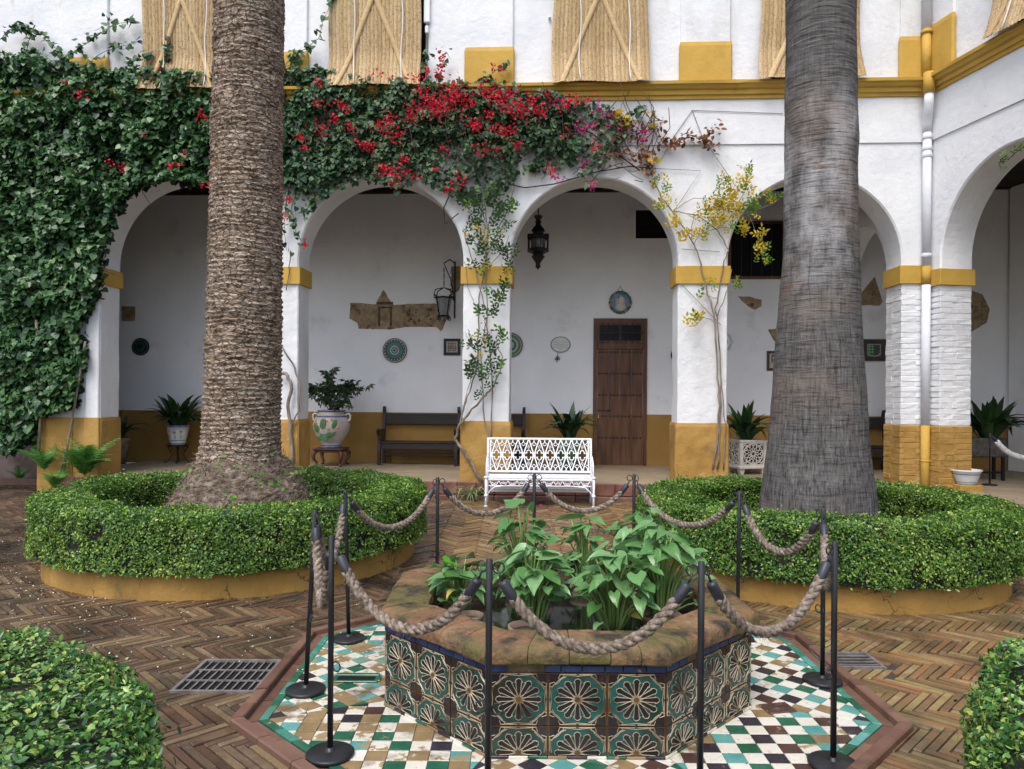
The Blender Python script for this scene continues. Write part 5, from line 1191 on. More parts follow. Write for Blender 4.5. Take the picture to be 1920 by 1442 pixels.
def onpot(t, prof, cz, ang, rx, rz_, mat, nm, tilt=0.0, th=.008):
    r = np.interp(cz, [p[1] for p in prof], [p[0] for p in prof]); b = MB(); b.sphere((0, 0, 0), 1, 12, 6)
    o = b.build(nm, mat, t, True); a = ang - PI / 2
    o.location = ((r - .001) * math.cos(a), (r - .001) * math.sin(a), cz); o.rotation_euler = (Matrix.Rotation(a + PI / 2, 3, 'Z') @ Matrix.Rotation(-.0, 3, 'X') @ Matrix.Rotation(tilt, 3, 'Y')).to_euler(); o.scale = (rx, th, rz_)
for a, z in ((-.5, .25), (.15, .23), (.75, .24), (-1.1, .23)):
    onpot(t, PR[:5], z, a, .032, .030, POTY, 'painted_flower'); onpot(t, PR[:5], z, a, .014, .013, POTG, 'painted_flower', th=.012); onpot(t, PR[:5], z - .08, a + .04, .007, .05, POTG, 'painted_stem')
b = MB(); b.lathe([(.185, .30), (.001, .31)], 20, cap0=False, cap1=False); b.build('soil', SOIL, t)
aspidistra('aspidistra in the sunflower pot on the iron stand', pp + Vector((0, 0, .62)), 48, 1.35)
aspidistra('aspidistra mostly hidden behind the first pillar at the left', wb(224, 1.9, .72), 20, 1.1)
t = thing('flower_pot', 'plain clay pot hidden behind the first pillar at the left', 'flower pot', wb(222, 1.9, FLOORZ)); b = MB(); b.lathe([(.13, 0), (.19, .42), (.20, .46), (.17, .46)], 20); b.build('bowl', CLAY, t, True)
# --- big painted urn on a carved stand with an umbrella plant
up = wb(622, 2.1, FLOORZ)
t = thing('carved_stand', 'low carved brown wooden stand with four curved legs under the urn', 'plant stand', up, FROT)
b = MB(); b.box(-.265, .265, -.265, .265, .285, .315, bev=.012); b.build('top', CARVED, t); b = MB(); b.box(-.23, .23, -.23, .23, .245, .284, bev=.01); b.build('apron', CARVED, t)
for sx in (-1, 1):
    for sy in (-1, 1): b = MB(); b.tube([(sx * .21, sy * .21, .27), (sx * .25, sy * .25, .22), (sx * .24, sy * .24, .13), (sx * .20, sy * .20, .06), (sx * .215, sy * .215, .022), (sx * .245, sy * .245, .012)], [.040, .042, .030, .022, .022, .018], 8); b.build('leg', CARVED, t, True)
t = thing('painted_urn', 'large two handled glazed urn painted with green prickly pears', 'urn', up + Vector((0, 0, .316)), FROT - .18)
UP = [(.175, 0), (.178, .04), (.165, .06), (.20, .11), (.27, .22), (.315, .33), (.325, .42), (.305, .50), (.255, .560), (.225, .585), (.220, .625), (.240, .655), (.245, .668), (.220, .668), (.205, .60)]
b = MB(); b.lathe(UP, 40, cap1=False); b.build('body', M('urn_glaze', [(.42, .37, .35), (.54, .49, .47)], 7, 4, .22, spec=.5, stains=[((.30, .27, .30), 9, .6, .8)]), t, True)
b = MB(); b.lathe([(.206, .60), (.001, .61)], 20, cap0=False, cap1=False); b.build('soil', SOIL, t)
for z, h, m in ((.004, .022, POTB), (.036, .018, POTB), (.545, .022, POTB), (.575, .014, POTY), (.640, .024, POTB)):
    n = 40; rr = lambda q: np.interp(q, [p[1] for p in UP[:13]], [p[0] for p in UP[:13]]); b = MB(); b.lathe([(rr(z) + .002, z), (rr(z + h / 2) + .004, z + h / 2), (rr(z + h) + .002, z + h)], n, cap0=False, cap1=False); b.build('band', m, t, True)
for s in (-1, 1):
    b = MB(); b.tube([(s * .24, 0, .575), (s * .33, 0, .61), (s * .365, 0, .575), (s * .355, 0, .50), (s * .315, 0, .47)], [.018, .017, .016, .017, .02], 8); b.build('handle', POTW, t, True)
U8 = UP[:9]
for (a, z, rx, rz_, tl_) in ((.02, .24, .085, .125, 0), (-.42, .20, .07, .07, .5), (-.48, .37, .065, .10, -.5), (.0, .43, .060, .095, .05), (.46, .27, .060, .10, .9), (.62, .43, .045, .085, .3)): onpot(t, U8, z, a, rx, rz_, POTG, 'painted_pad', tl_)
for (a, z) in ((-.75, .40), (-.62, .46), (-.5, .45), (-.12, .49), (.08, .50), (.22, .48), (-.22, .38), (.48, .50), (.72, .49), (.80, .36)): onpot(t, U8, z, a, .024, .030, POTO, 'painted_fruit')
for (a, z) in ((-.80, .33), (.30, .34), (-.58, .50)): onpot(t, U8, z, a, .026, .03, POTY, 'painted_fruit')
pl = thing('umbrella_plant', 'umbrella plant with dark fingered leaves growing in the painted urn', 'plant', up + Vector((0, 0, .92)), FROT)
b = MB()
for k in range(7):
    a = 2 * PI * k / 7; b.add([(0, 0, 0), (math.cos(a - .36) * .085, math.sin(a - .36) * .085, .012), (math.cos(a) * .155, math.sin(a) * .155, -.035), (math.cos(a + .36) * .085, math.sin(a + .36) * .085, .012)], [(0, 1, 2), (0, 2, 3)])
sch = b.mesh('leaf', SCHEF)
for k in range(11):
    a = random.uniform(0, 2 * PI); h = random.uniform(.25, .58); r = random.uniform(.08, .42)
    if k == 0: a, r, h = .05, .58, .50
    if k == 1: a, r, h = 2.9, .40, .44
    if k == 2: a, r, h = -1.3, .10, .72
    if k == 3: a, r, h = -.35, .40, .55
    if k == 4: a, r, h = -.6, .30, .10
    tip = Vector((math.cos(a) * r, math.sin(a) * r * .55, h)); mid = tip * .5 + Vector((0, 0, .08)); s = MB(); s.tube([Vector((0, 0, -.02)), mid, tip], [.012, .009, .006], 6); s.build('stem', STEM, pl, True)
    for q in range(9):
        f = random.uniform(.55, 1.05); p = Vector((0, 0, 0)).lerp(mid, 1).lerp(tip, (f - .5) * 2) + Vector((random.gauss(0, .075), random.gauss(0, .06), random.gauss(0, .065)))
        obj('leaf', sch, pl, p, (random.gauss(.55, .45), random.gauss(0, .5), random.uniform(0, 6)), random.uniform(.55, .95))
# --- long dark bench
def dark_bench(label, x0, xm, x1, d):
    u0, um, u1 = fu(x0, d - .3), fu(xm, d - .3), fu(x1, d - .3); t = thing('wooden_bench', label, 'bench', W(u0, d, FLOORZ), FROT, None); L = u1 - u0
    b = MB(); b.box(.03, L - .03, -.09, -.05, .72, .92, bev=.006); b.build('backrest', DARKWOOD, t)
    b = MB(); b.box(-.01, L + .01, -.52, -.11, .395, .425, bev=.008); b.build('seat', DARKWOOD, t)
    b = MB(); b.box(.04, L - .04, -.505, -.475, .29, .394, bev=.005); b.build('apron', DARKWOOD, t)
    b = MB(); b.box(.04, L - .04, -.32, -.28, .16, .21, bev=.005); b.build('stretcher', DARKWOOD, t)
    for u in (0, um - u0, L):
        b = MB()
        b.prism([(-.04, .0), (-.115, .0), (-.105, .40), (-.085, .60), (-.045, .80), (-.035, .98), (-.075, 1.05), (-.10, 1.0), (-.09, .93), (-.105, .80), (-.13, .62), (-.20, .64), (-.50, .62), (-.56, .66), (-.60, .62), (-.56, .57), (-.51, .53), (-.50, .43), (-.52, .25), (-.51, .0), (-.44, .0), (-.445, .37), (-.13, .37)][::1], u - .028, u + .028, 'x'); b.build('end_frame', DARKWOOD, t)
    return t
dark_bench('long dark wooden bench against the wall, partly behind the vine-wrapped pillar', 716, 858, 982, 2.74)
dark_bench('dark wooden bench half hidden behind the grey palm trunk', 1530, 1600, 1668, 2.74)
# --- pierced white planter
pp = wb(1399, 1.7, FLOORZ); WPOT = M('pierced_stone', [(.50, .47, .42), (.62, .59, .53)], 9, 5, .8, .4, 40, .004)
t = thing('pierced_planter', 'cream square planter box pierced with star tracery on short feet', 'planter', pp, FROT + .28)
S_ = .235
b = MB(); b.box(-S_ - .02, S_ + .02, -S_ - .02, S_ + .02, .53, .56, bev=.006); b.box(-S_ - .035, S_ + .035, -S_ - .035, S_ + .035, .09, .135, bev=.008); b.build('rim', WPOT, t)
b = MB(); b.box(-S_ + .03, S_ - .03, -S_ + .03, S_ - .03, .136, .535); b.build('shade_liner', M('planter_shadow', [(.05, .045, .04)], 4, 2, .9), t)  # dark box whose colour stands for the shade behind the tracery
for sx in (-1, 1):
    for sy in (-1, 1): b = MB(); b.prism([(sx * .20 - .05, .089), (sx * .20 + .05, .089), (sx * .20 + .02, 0), (sx * .20 - .03, 0)], sy * .2 - .04, sy * .2 + .04, 'y'); b.build('foot', WPOT, t)
def tracery():
    b = MB(); h = .197; c = .335
    b.box(-S_, S_, -.012, .012, .1355, .165); b.box(-S_, S_, -.012, .012, .505, .5295); b.box(-S_, -S_ + .05, -.0115, .0115, .165, .505); b.box(S_ - .05, S_, -.0115, .0115, .165, .505)
    for k in range(12):
        a = k * PI / 6; P = lambda r, t: (r * math.cos(a) - r * 0 - t * math.sin(a), 0, c + r * math.sin(a) + t * math.cos(a))
        b.tube([P(.035, 0), P(.075, .020), P(.125, .0), P(.075, -.020)], .0075, 5, closed=True); b.tube([P(.125, 0), (P(.175, .048))], .0085, 5); b.tube([P(.125, 0), (P(.175, -.048))], .0085, 5)
    b.tube([(.035 * math.cos(a), 0, c + .035 * math.sin(a)) for a in np.linspace(0, 2 * PI, 13)[:-1]], .008, 5, closed=True); b.tube([(.175 * math.cos(a), 0, c + .165 * math.sin(a)) for a in np.linspace(0, 2 * PI, 25)[:-1]], .009, 5, closed=True)
    for sx in (-1, 1):
        for sz in (-1, 1): b.tube([(sx * .19, 0, c + sz * .10), (sx * .14, 0, c + sz * .17), (sx * .10, 0, c + sz * .11)], .008, 5); b.tube([(sx * .19, 0, c + sz * .17), (sx * .13, 0, c + sz * .13)], .008, 5)
    return b.mesh('tracery_panel', WPOT)
tm = tracery()
for k in range(4): obj('tracery_panel', tm, t, (S_ * .985 * math.sin(k * PI / 2), -S_ * .985 * math.cos(k * PI / 2), 0), (0, 0, k * PI / 2))
aspidistra('aspidistra standing up from the pierced cream planter', pp + Vector((0, 0, .56)), 44, 1.3)
aspidistra('aspidistra behind the white bench, left of the brown door', wb(1068, 1.9, .78), 36, 1.35)
t = thing('flower_pot', 'dark glazed pot behind the white bench, left of the door', 'flower pot', wb(1068, 1.9, FLOORZ)); b = MB(); b.lathe([(.14, 0), (.20, .46), (.22, .52), (.19, .52)], 20); b.build('bowl', POTG, t, True)
aspidistra('dark spreading aspidistra seen through the right wing arch', wb(1855, 1.1, .86), 54, 1.55)
t = thing('stone_trough', 'dark carved trough on legs under the aspidistra in the right wing', 'trough', wb(1842, 1.1, FLOORZ), FROT)
b = MB(); b.box(-.30, .30, -.16, .16, .36, .66, bev=.02); b.build('trough', M('dark_stone', [(.05, .045, .042), (.12, .11, .10)], 16, 5, .9, .8, 40, .01), t); b = MB()
for sx in (-1, 1):
    for sy in (-1, 1): b.box(sx * .25 - .02, sx * .25 + .02, sy * .12 - .02, sy * .12 + .02, 0, .359)
b.box(-.29, .29, -.015, .015, .10, .13); b.build('leg', IRON, t)
t = thing('rope_post', 'black post carrying a white rope in the right wing arch', 'rope post', wb(1857, .35, FLOORZ), 0, 'white rope barrier'); obj('foot', foot_me, t); obj('pole', pole_me, t, (0, 0, 0), None, (1, 1, .82))
rA = wb(1859, .35, 1.0); rope('thick white rope hanging from the post in the right wing arch', rA, wb(1990, .35, 1.0), .34, ROPEW, .024, 0, 'white rope barrier', .12)
t = thing('glazed_bowl', 'white glazed bowl with green and blue bands on the step by the corner pier', 'bowl', WW(.22, -.06, .27) if False else W(fu(1813, -.25), -.25, .33))
BP = [(.115, 0), (.125, .02), (.155, .10), (.175, .17), (.195, .185), (.198, .205), (.180, .207), (.165, .16)]
b = MB(); b.lathe(BP, 32, cap1=False); b.build('bowl', POTW, t, True)
for z, m in ((.178, POTB), (.03, M('aqua_paint', [(.06, .22, .24), (.12, .34, .34)], 14, 3, .3)), (.14, POTB)):
    r = np.interp(z, [p[1] for p in BP[:6]], [p[0] for p in BP[:6]]); b = MB(); b.lathe([(r + .001, z), (r + .004, z + .004), (r + .004, z + .010)], 32, cap0=False, cap1=False); b.build('band', m, t, True)
b = MB(); b.lathe([(.17, .15), (.001, .15)], 20, cap0=False, cap1=False); b.build('soil', SOIL, t)
t = thing('plinth_block', 'low ochre block carrying the glazed bowl beside the corner pier', 'plinth', W(fu(1813, -.25), -.25, 0)); b = MB(); b.box(-.16, .16, -.14, .14, 0, .329, bev=.01); b.build('block', OCHRE, t)

# --- lanterns
lp = W(fu(1007, 1.25), 1.25, 0); zt = fz(405, 1.25, 1007); zb = fz(506, 1.25, 1007); H = zt - zb
t = thing('star_lantern', 'black pierced metal lantern hanging from the gallery ceiling', 'lantern', (lp.x, lp.y, zb), FROT)
b = MB(); b.tube([(0, 0, H), (0, 0, 5.25 - zb)], .010, 6); b.build('chain', IRON, t)
k_ = H / 1.0; r_ = .175 / .93
b = MB(); b.lathe([(.075 , 1.0 * H), (.068, .985 * H), (.035, .92 * H), (.045, .90 * H), (.058, .885 * H), (.040, .87 * H), (.046, .83 * H), (.070, .80 * H), (.10, .755 * H), (.115, .72 * H), (.10, .705 * H), (.085, .70 * H), (.085, .675 * H)], 12); b.build('crown', IRON, t)
b = MB(); b.lathe([(.004, 0), (.020, .03 * H), (.048, .055 * H), (.038, .075 * H), (.040, .13 * H), (.085, .20 * H), (.115, .245 * H), (.09, .265 * H), (.085, .29 * H)], 12); b.build('drop', IRON, t)
b = MB(); b.lathe([(.085, .29 * H), (.17, .33 * H), (.18, .37 * H), (.165, .39 * H)], 8, cap0=False, cap1=False); b.lathe([(.165, .56 * H), (.18, .60 * H), (.17, .64 * H), (.085, .675 * H)], 8, cap0=False, cap1=False); b.build('cage', IRON, t)
g = MB(); g.lathe([(.120, .38 * H), (.125, .57 * H)], 8); g.build('glass', M('lantern_glass', [(.10, .10, .10), (.20, .20, .20)], 20, 3, .2), t)
for k in range(8):
    a = k * PI / 4 + PI / 8; b = MB()
    for o in (-.12, .12): b.tube([(.168 * math.cos(a + o), .168 * math.sin(a + o), .37 * H), (.170 * math.cos(a + o), .170 * math.sin(a + o), .60 * H)], .008, 5)
    b.lathe([(.028, .60 * H), (.034, .625 * H), (.022, .655 * H)], 8, (.158 * math.cos(a), .158 * math.sin(a), 0)); b.build('bar', IRON, t)
# wall lantern on a bracket
d0 = 2.35; c = W(fu(831, d0), d0, 0); zt, zb = fz(540, d0, 831), fz(603, d0, 831); H = zt - zb
t = thing('wall_lantern', 'wrought iron lantern hanging from a scrolled wall bracket', 'lantern', (c.x, c.y, zb), FROT)
du = fu(846, d0) - fu(831, d0)
b = MB(); b.tube([(du, .40, .10), (du, .40, 1.15)], .014, 6); b.tube([(du, .40, 1.12), (du * .5, .2, 1.15), (0, 0, 1.05)], .012, 6); b.tube([(du, .39, .35), (du * .6, .25, .80), (0, .02, 1.03)], .009, 6)
for k in range(5): z = .5 + .11 * k; b.tube([(du * .8 + .04 * math.cos(a), .32, z + .045 * math.sin(a)) for a in np.linspace(0, 2 * PI, 9)[:-1]], .006, 5, closed=True)
b.build('bracket', IRON, t)
b = MB()
for k in range(6): z = H + .03 + k * .06; b.tube([(.012 * math.cos(a) * (k % 2), .012 * math.cos(a) * (1 - k % 2), z + .035 * math.sin(a)) for a in np.linspace(0, 2 * PI, 9)[:-1]], .005, 5, closed=True)
b.build('chain', IRON, t)
b = MB(); w0, w1 = .075, .125
for k in range(4):
    a = PI / 4 + k * PI / 2; b.tube([(w0 * 1.3 * math.cos(a), w0 * 1.3 * math.sin(a), .10), (w1 * 1.3 * math.cos(a), w1 * 1.3 * math.sin(a), .42)], .012, 5)
    b.tube([(w1 * 1.3 * math.cos(a), w1 * 1.3 * math.sin(a), .43), (w1 * 1.75 * math.cos(a), w1 * 1.75 * math.sin(a), .47), (w1 * 1.5 * math.cos(a), w1 * 1.5 * math.sin(a), .56), (.03 * math.cos(a), .03 * math.sin(a), H)], .010, 5)
    for z, r in ((.08, .12), (.05, .13), (.44, .19)): b.tube([(r * math.cos(a) + .03 * math.cos(q) * math.cos(a), r * math.sin(a) + .03 * math.cos(q) * math.sin(a), z + .03 * math.sin(q)) for q in np.linspace(0, 2 * PI, 9)[:-1]], .007, 5, closed=True)
b.lathe([(w0 * 1.35, .085), (w0 * 1.45, .10), (w0 * 1.3, .115)], 4); b.lathe([(w1 * 1.35, .415), (w1 * 1.5, .43), (w1 * 1.35, .445)], 4); b.build('cage', IRON, t)
b = MB(); b.lathe([(w0 * 1.2, .112), (w1 * 1.22, .418)], 4); b.build('glass', M('lantern_pane', [(.20, .22, .23), (.34, .36, .38)], 20, 4, .15), t)

# --- plates, pictures, plaques on the back wall
CR = M('glaze_cream', [(.36, .34, .26), (.48, .45, .36)], 9, 4, .3); TEAL = M('glaze_teal', [(.014, .095, .10), (.030, .16, .16)], 12, 5, .3); DKG = M('glaze_dark', [(.015, .020, .018), (.035, .045, .040)], 12, 4, .3)
def plate(label, x, y, rpx, ring, d=DB, group='glazed plates on the gallery wall', scallop=False):
    u, z = fac(x, y, d - .03); c = W(u, d, z); r = rpx * (c.y) / FPX; t = thing('wall_plate', label, 'plate', c, FROT, group)
    def disc(r0, r1, y0, y1, m, nm):
        b = MB(); n = 36; vs = []
        for k in range(n):
            a = 2 * PI * k / n; sc = 1 + (.05 * math.cos(a * 10) if scallop else 0); vs += [(r0 * sc * math.cos(a), y0, r0 * sc * math.sin(a)), (r1 * sc * math.cos(a), y1, r1 * sc * math.sin(a))]
        b.add(vs, [(2 * k, 2 * ((k + 1) % n), 2 * ((k + 1) % n) + 1, 2 * k + 1) for k in range(n)]); b.build(nm, m, t, True)
    b = MB(); b.prism([(r * math.cos(a) * (1 + (.05 * math.cos(a * 10) if scallop else 0)), r * math.sin(a) * (1 + (.05 * math.cos(a * 10) if scallop else 0))) for a in np.linspace(0, 2 * PI, 37)[:-1]], -.030, -.006, 'y'); b.build('rim', ring[0][1], t)
    yy = -.0305
    for (f0, m) in ring[1:]: yy += -.0012; b = MB(); b.prism([(r * f0 * math.cos(a), r * f0 * math.sin(a)) for a in np.linspace(0, 2 * PI, 33)[:-1]], yy, -.020, 'y'); b.build('painted_ring', m, t)
    return t, r
plate('dark round plate at the left end of the gallery wall', 263, 650, 16.5, [(1, DKG), (.86, POTG), (.80, DKG), (.5, TEAL), (.4, DKG)])
t, r = plate('large teal plate with concentric rings below the fresco fragment', 740, 657, 23, [(1, DKG), (.93, CR), (.88, DKG), (.66, TEAL), (.36, CR), (.29, TEAL), (.16, CR), (.11, DKG)])
for k in range(20): a = 2 * PI * k / 20; b = MB(); b.prism([(.78 * r * math.cos(a) + .045 * math.cos(q) * r, .78 * r * math.sin(a) + .045 * r * math.sin(q)) for q in np.linspace(0, 2 * PI, 7)[:-1]], -.036, -.03, 'y'); b.build('painted_dot', CR, t)
plate('green and cream plate half hidden behind the vine-wrapped pillar', 957, 647, 23, [(1, DKG), (.92, CR), (.86, POTG), (.62, CR), (.5, TEAL), (.3, CR)])
plate('scalloped blue and white plate right of the fourth pillar', 1353, 641, 21, [(1, POTW), (.86, POTB), (.80, POTW), (.55, POTB), (.48, POTW), (.25, POTB)], scallop=True)
plate('dark plate edge just left of the fourth pillar', 1272, 666, 14, [(1, DKG), (.8, TEAL)])
def picture(label, x0, y0, x1, y1, fw, frame, art, name='framed_picture'):
    u0, z1 = fac(x0, y0, DB - .02); u1, z0 = fac(x1, y1, DB - .02); t = thing(name, label, 'picture', W((u0 + u1) / 2, DB, (z0 + z1) / 2), FROT, 'framed pictures on the gallery wall'); w, h = (u1 - u0) / 2, (z1 - z0) / 2
    b = MB(); b.box(-w, -w + fw, -.032, -.002, -h, h); b.box(w - fw, w, -.032, -.002, -h, h); b.box(-w + fw, w - fw, -.031, -.003, -h, -h + fw); b.box(-w + fw, w - fw, -.031, -.003, h - fw, h); b.build('frame', frame, t)
    b = MB(); b.box(-w + fw, w - fw, -.018, -.004, -h + fw, h - fw); b.build('tile_panel', art, t); return t, w - fw, h - fw
TP = M('tile_panel_pale', [(.34, .31, .27), (.46, .43, .38)], 12, 4, .5)
t, w, h = picture('small black framed pale tile with a brown ornament', 832, 635, 863, 666, .05, IRON, TP)
OR = M('ornament_brown', [(.10, .06, .05), (.20, .12, .10)], 20, 4, .5)
for k in range(5):
    for q in range(5):
        b = MB(); s = random.uniform(.012, .022); cx, cz = (k - 2) * w * .32, (q - 2) * h * .32; b.prism([(cx - s, cz), (cx, cz - s * 1.2), (cx + s, cz), (cx, cz + s * 1.2)], -.0195, -.015, 'y'); b.build('ornament', OR, t)
t, w, h = picture('brown framed painted tile partly behind the grey palm', 1438, 658, 1472, 695, .045, DOORWOOD, TP)
for k in range(14): b = MB(); s = random.uniform(.012, .03); cx, cz = random.uniform(-w, w) * .7, random.uniform(-h, h) * .7; b.prism([(cx + s * math.cos(a), cz + s * math.sin(a)) for a in np.linspace(0, 2 * PI, 7)[:-1]], -.0195 - k * 2e-4, -.015, 'y'); b.build('ornament', random.choice([OR, POTB, POTG, POTO]), t)
t, w, h = picture('black framed shield, green squares left and dark right, right of the grey palm', 1617, 636, 1661, 677, .075, M('frame_dark', [(.02, .014, .011), (.04, .03, .024)], 8, 3, .4), M('shield_ground', [(.07, .07, .07), (.12, .12, .12)], 8, 3, .4))
sil = lambda s, x0, x1: [(x0 * w, h * .8 * s), (x1 * w, h * .8 * s), (x1 * w, -h * .45 * s)] + [((x0 + (x1 - x0) * (.5 + .5 * math.cos(a))) * w, (-.45 - .4 * math.sin(a)) * h * s) for a in np.linspace(0, PI, 8)[1:-1]] + [(x0 * w, -h * .45 * s)]
b = MB(); b.prism(sil(1.1, -.86, .86), -.0195, -.015, 'y'); b.build('shield_edge', CR, t)
b = MB(); b.prism([(-.78 * w, h * .78), (0, h * .78), (0, -h * .85), (-.5 * w, -h * .75), (-.78 * w, -h * .4)], -.021, -.015, 'y'); b.build('shield_field', M('shield_green', [(.02, .10, .035), (.035, .15, .05)], 9, 3, .35), t)
b = MB(); b.prism([(0, h * .78), (.78 * w, h * .78), (.78 * w, -h * .4), (.5 * w, -h * .75), (0, -h * .85)], -.0212, -.015, 'y'); b.build('shield_field', DKG, t)
for k in range(3):
    for q in range(2): b = MB(); cx, cz = (-.58 + .36 * q) * w, (.55 - .42 * k) * h; s = .018; b.prism([(cx - s, cz), (cx, cz - s), (cx + s, cz), (cx, cz + s)], -.023, -.018, 'y'); b.build('charge', M('shield_light', [(.2, .42, .2), (.3, .5, .3)], 9, 2, .4), t)
# oval plaque with handwriting and a hanging key
u, z = fac(1051, 646, DB - .02); t = thing('oval_plaque', 'white oval plaque with lines of dark handwriting', 'plaque', W(u, DB, z), FROT); rx, rz_ = .19, .15
ell = lambda k: [(rx * k * math.cos(a), rz_ * k * math.sin(a)) for a in np.linspace(0, 2 * PI, 41)[:-1]]
b = MB(); b.prism(ell(1), -.020, -.003, 'y'); b.build('rim', POTW, t); b = MB(); b.prism(ell(.96), -.0215, -.01, 'y'); b.build('border', IRON, t); b = MB(); b.prism(ell(.88), -.023, -.01, 'y'); b.build('face', M('plaque_face', [(.60, .62, .58), (.68, .69, .66)], 8, 3, .4), t)
b = MB(); INK = M('dark_ink', [(.02, .02, .025)], 4, 2, .6)
for k in range(7):
    zz = .100 - k * .032; hw_ = rx * .80 * math.sqrt(max(.05, 1 - (zz / (rz_ * .92)) ** 2)) * (.55 if k in (0,) else .40 if k == 6 else 1); x = -hw_
    if k == 6: zz -= .006
    while x < hw_ - .012:
        wl = random.uniform(.018, .045); p = []; x1 = min(hw_, x + wl); m = max(3, int((x1 - x) / .004))
        for q in range(m + 1): p.append((x + (x1 - x) * q / m, -.0245, zz + (.0065 if q % 2 else -.0035) * random.uniform(.6, 1.3)))
        b.tube(p, .0019, 4); x = x1 + .009
b.build('handwriting', INK, t)
u2, z2 = fac(1045, 671, DB - .02); t = thing('hanging_key', 'small dark key shaped pendant hanging under the oval plaque', 'key', W(u2, DB - .018, z2), FROT)
b = MB(); b.tube([(.005, 0, .0), (.004, 0, .10)], .004, 5); b.tube([(0, 0, .0), (-.01, 0, -.085)], .007, 6)
for (cx, cz) in ((-.026, -.02), (.026, -.015), (0, .015)): b.tube([(cx + .018 * math.cos(a), 0, cz + .018 * math.sin(a)) for a in np.linspace(0, 2 * PI, 9)[:-1]], .006, 5, closed=True)
b.build('key', IRON, t)
# wreath relief over the door: generic leaf wreath round a pale figure group
u, z = fac(1163, 567, DB - .03); t = thing('wreath_relief', 'round glazed relief of a pale figure in a green fruit wreath over the door', 'relief', W(u, DB, z), FROT); r = .215
b = MB(); b.prism([(r * .8 * math.cos(a), r * .8 * math.sin(a)) for a in np.linspace(0, 2 * PI, 33)[:-1]], -.02, -.004, 'y'); b.build('ground', M('relief_blue', [(.10, .15, .32), (.16, .22, .42)], 8, 3, .35), t)
for k in range(26):
    a = 2 * PI * k / 26; b = MB(); b.sphere((0, 0, 0), 1, 8, 5); o = b.build('wreath_leaf', random.choice([POTG, POTG, TEAL, POTG, POTY, POTG, POTO]), t, True); o.location = (r * .88 * math.cos(a), -.025, r * .88 * math.sin(a)); o.scale = (.030, .02, .024); o.rotation_euler = (0, random.uniform(0, 3), 0)
PALE = M('relief_pale', [(.44, .41, .36), (.56, .53, .48)], 9, 4, .4)
for (x, zz, sx, sz, sy) in ((.012, -.075, .105, .085, .03), (.025, .02, .075, .085, .035), (.018, .10, .036, .040, .03), (-.050, .01, .042, .045, .03), (-.055, .062, .027, .029, .03)):
    b = MB(); b.sphere((0, 0, 0), 1, 12, 8); o = b.build('figure', PALE, t, True); o.location = (x, -.022, zz); o.scale = (sx, sy, sz)
b = MB(); b.tube([(-.05, -.01, r * .95), (0, -.008, r * 1.42), (.05, -.01, r * .95)], .004, 5); b.build('cord', DSTEM, t)
u, z = fac(1910, 838, DB - .02); t = thing('wall_socket', 'small white wall socket on the ochre dado at the far right', 'socket', W(u, DB - .014, z), FROT); b = MB(); b.box(-.045, .045, -.012, 0, -.045, .045, bev=.006); b.build('cover', FRAMEW, t); b = MB(); b.lathe([(.022, -.002), (.022, .001)], 12); o = b.build('socket_face', CR, t); o.rotation_euler = (PI / 2, 0, 0); o.location = (0, -.013, 0)

# ================================================================ white cast iron bench
bx0 = gnd(911, 950); bx1 = gnd(1113, 952); L = (bx1 - bx0).length
wbn = thing('garden_bench', 'white cast iron garden bench with pierced gothic tracery back', 'bench', bx0, math.atan2(bx1.y - bx0.y, bx1.x - bx0.x))
HB = .90; SD = .46
b = MB(); nb = 5
for k in range(nb): b.box(.02, L - .02, .03 + k * .082, .03 + k * .082 + .074, .385, .405, bev=.005)
b2 = [MB() for _ in range(nb)]
for k in range(nb): b2[k].box(.02, L - .02, .03 + k * .082, .03 + k * .082 + .075, .385, .405, bev=.005); b2[k].build('seat_board', BENCHSEAT, wbn)
Y0, Z0, Y1, Z1 = SD - .02, .44, SD + .08, HB       # leaning back
by = lambda z: Y0 + (Y1 - Y0) * (z - Z0) / (Z1 - Z0)
P = lambda x, z: (x, by(z), z)
b = MB(); b.tube([P(.0, Z1), P(L, Z1)], .016, 6); b.tube([P(.0, Z0), P(L, Z0)], .015, 6); b.tube([P(.035, Z0), P(.035, Z1)], .010, 6); b.tube([P(L - .035, Z0), P(L - .035, Z1)], .010, 6); b.build('back_rail', BENCHW, wbn)
w = (L - .09) / 9; zm = (Z0 + Z1) / 2; hh = (Z1 - Z0) / 2; q4 = .055
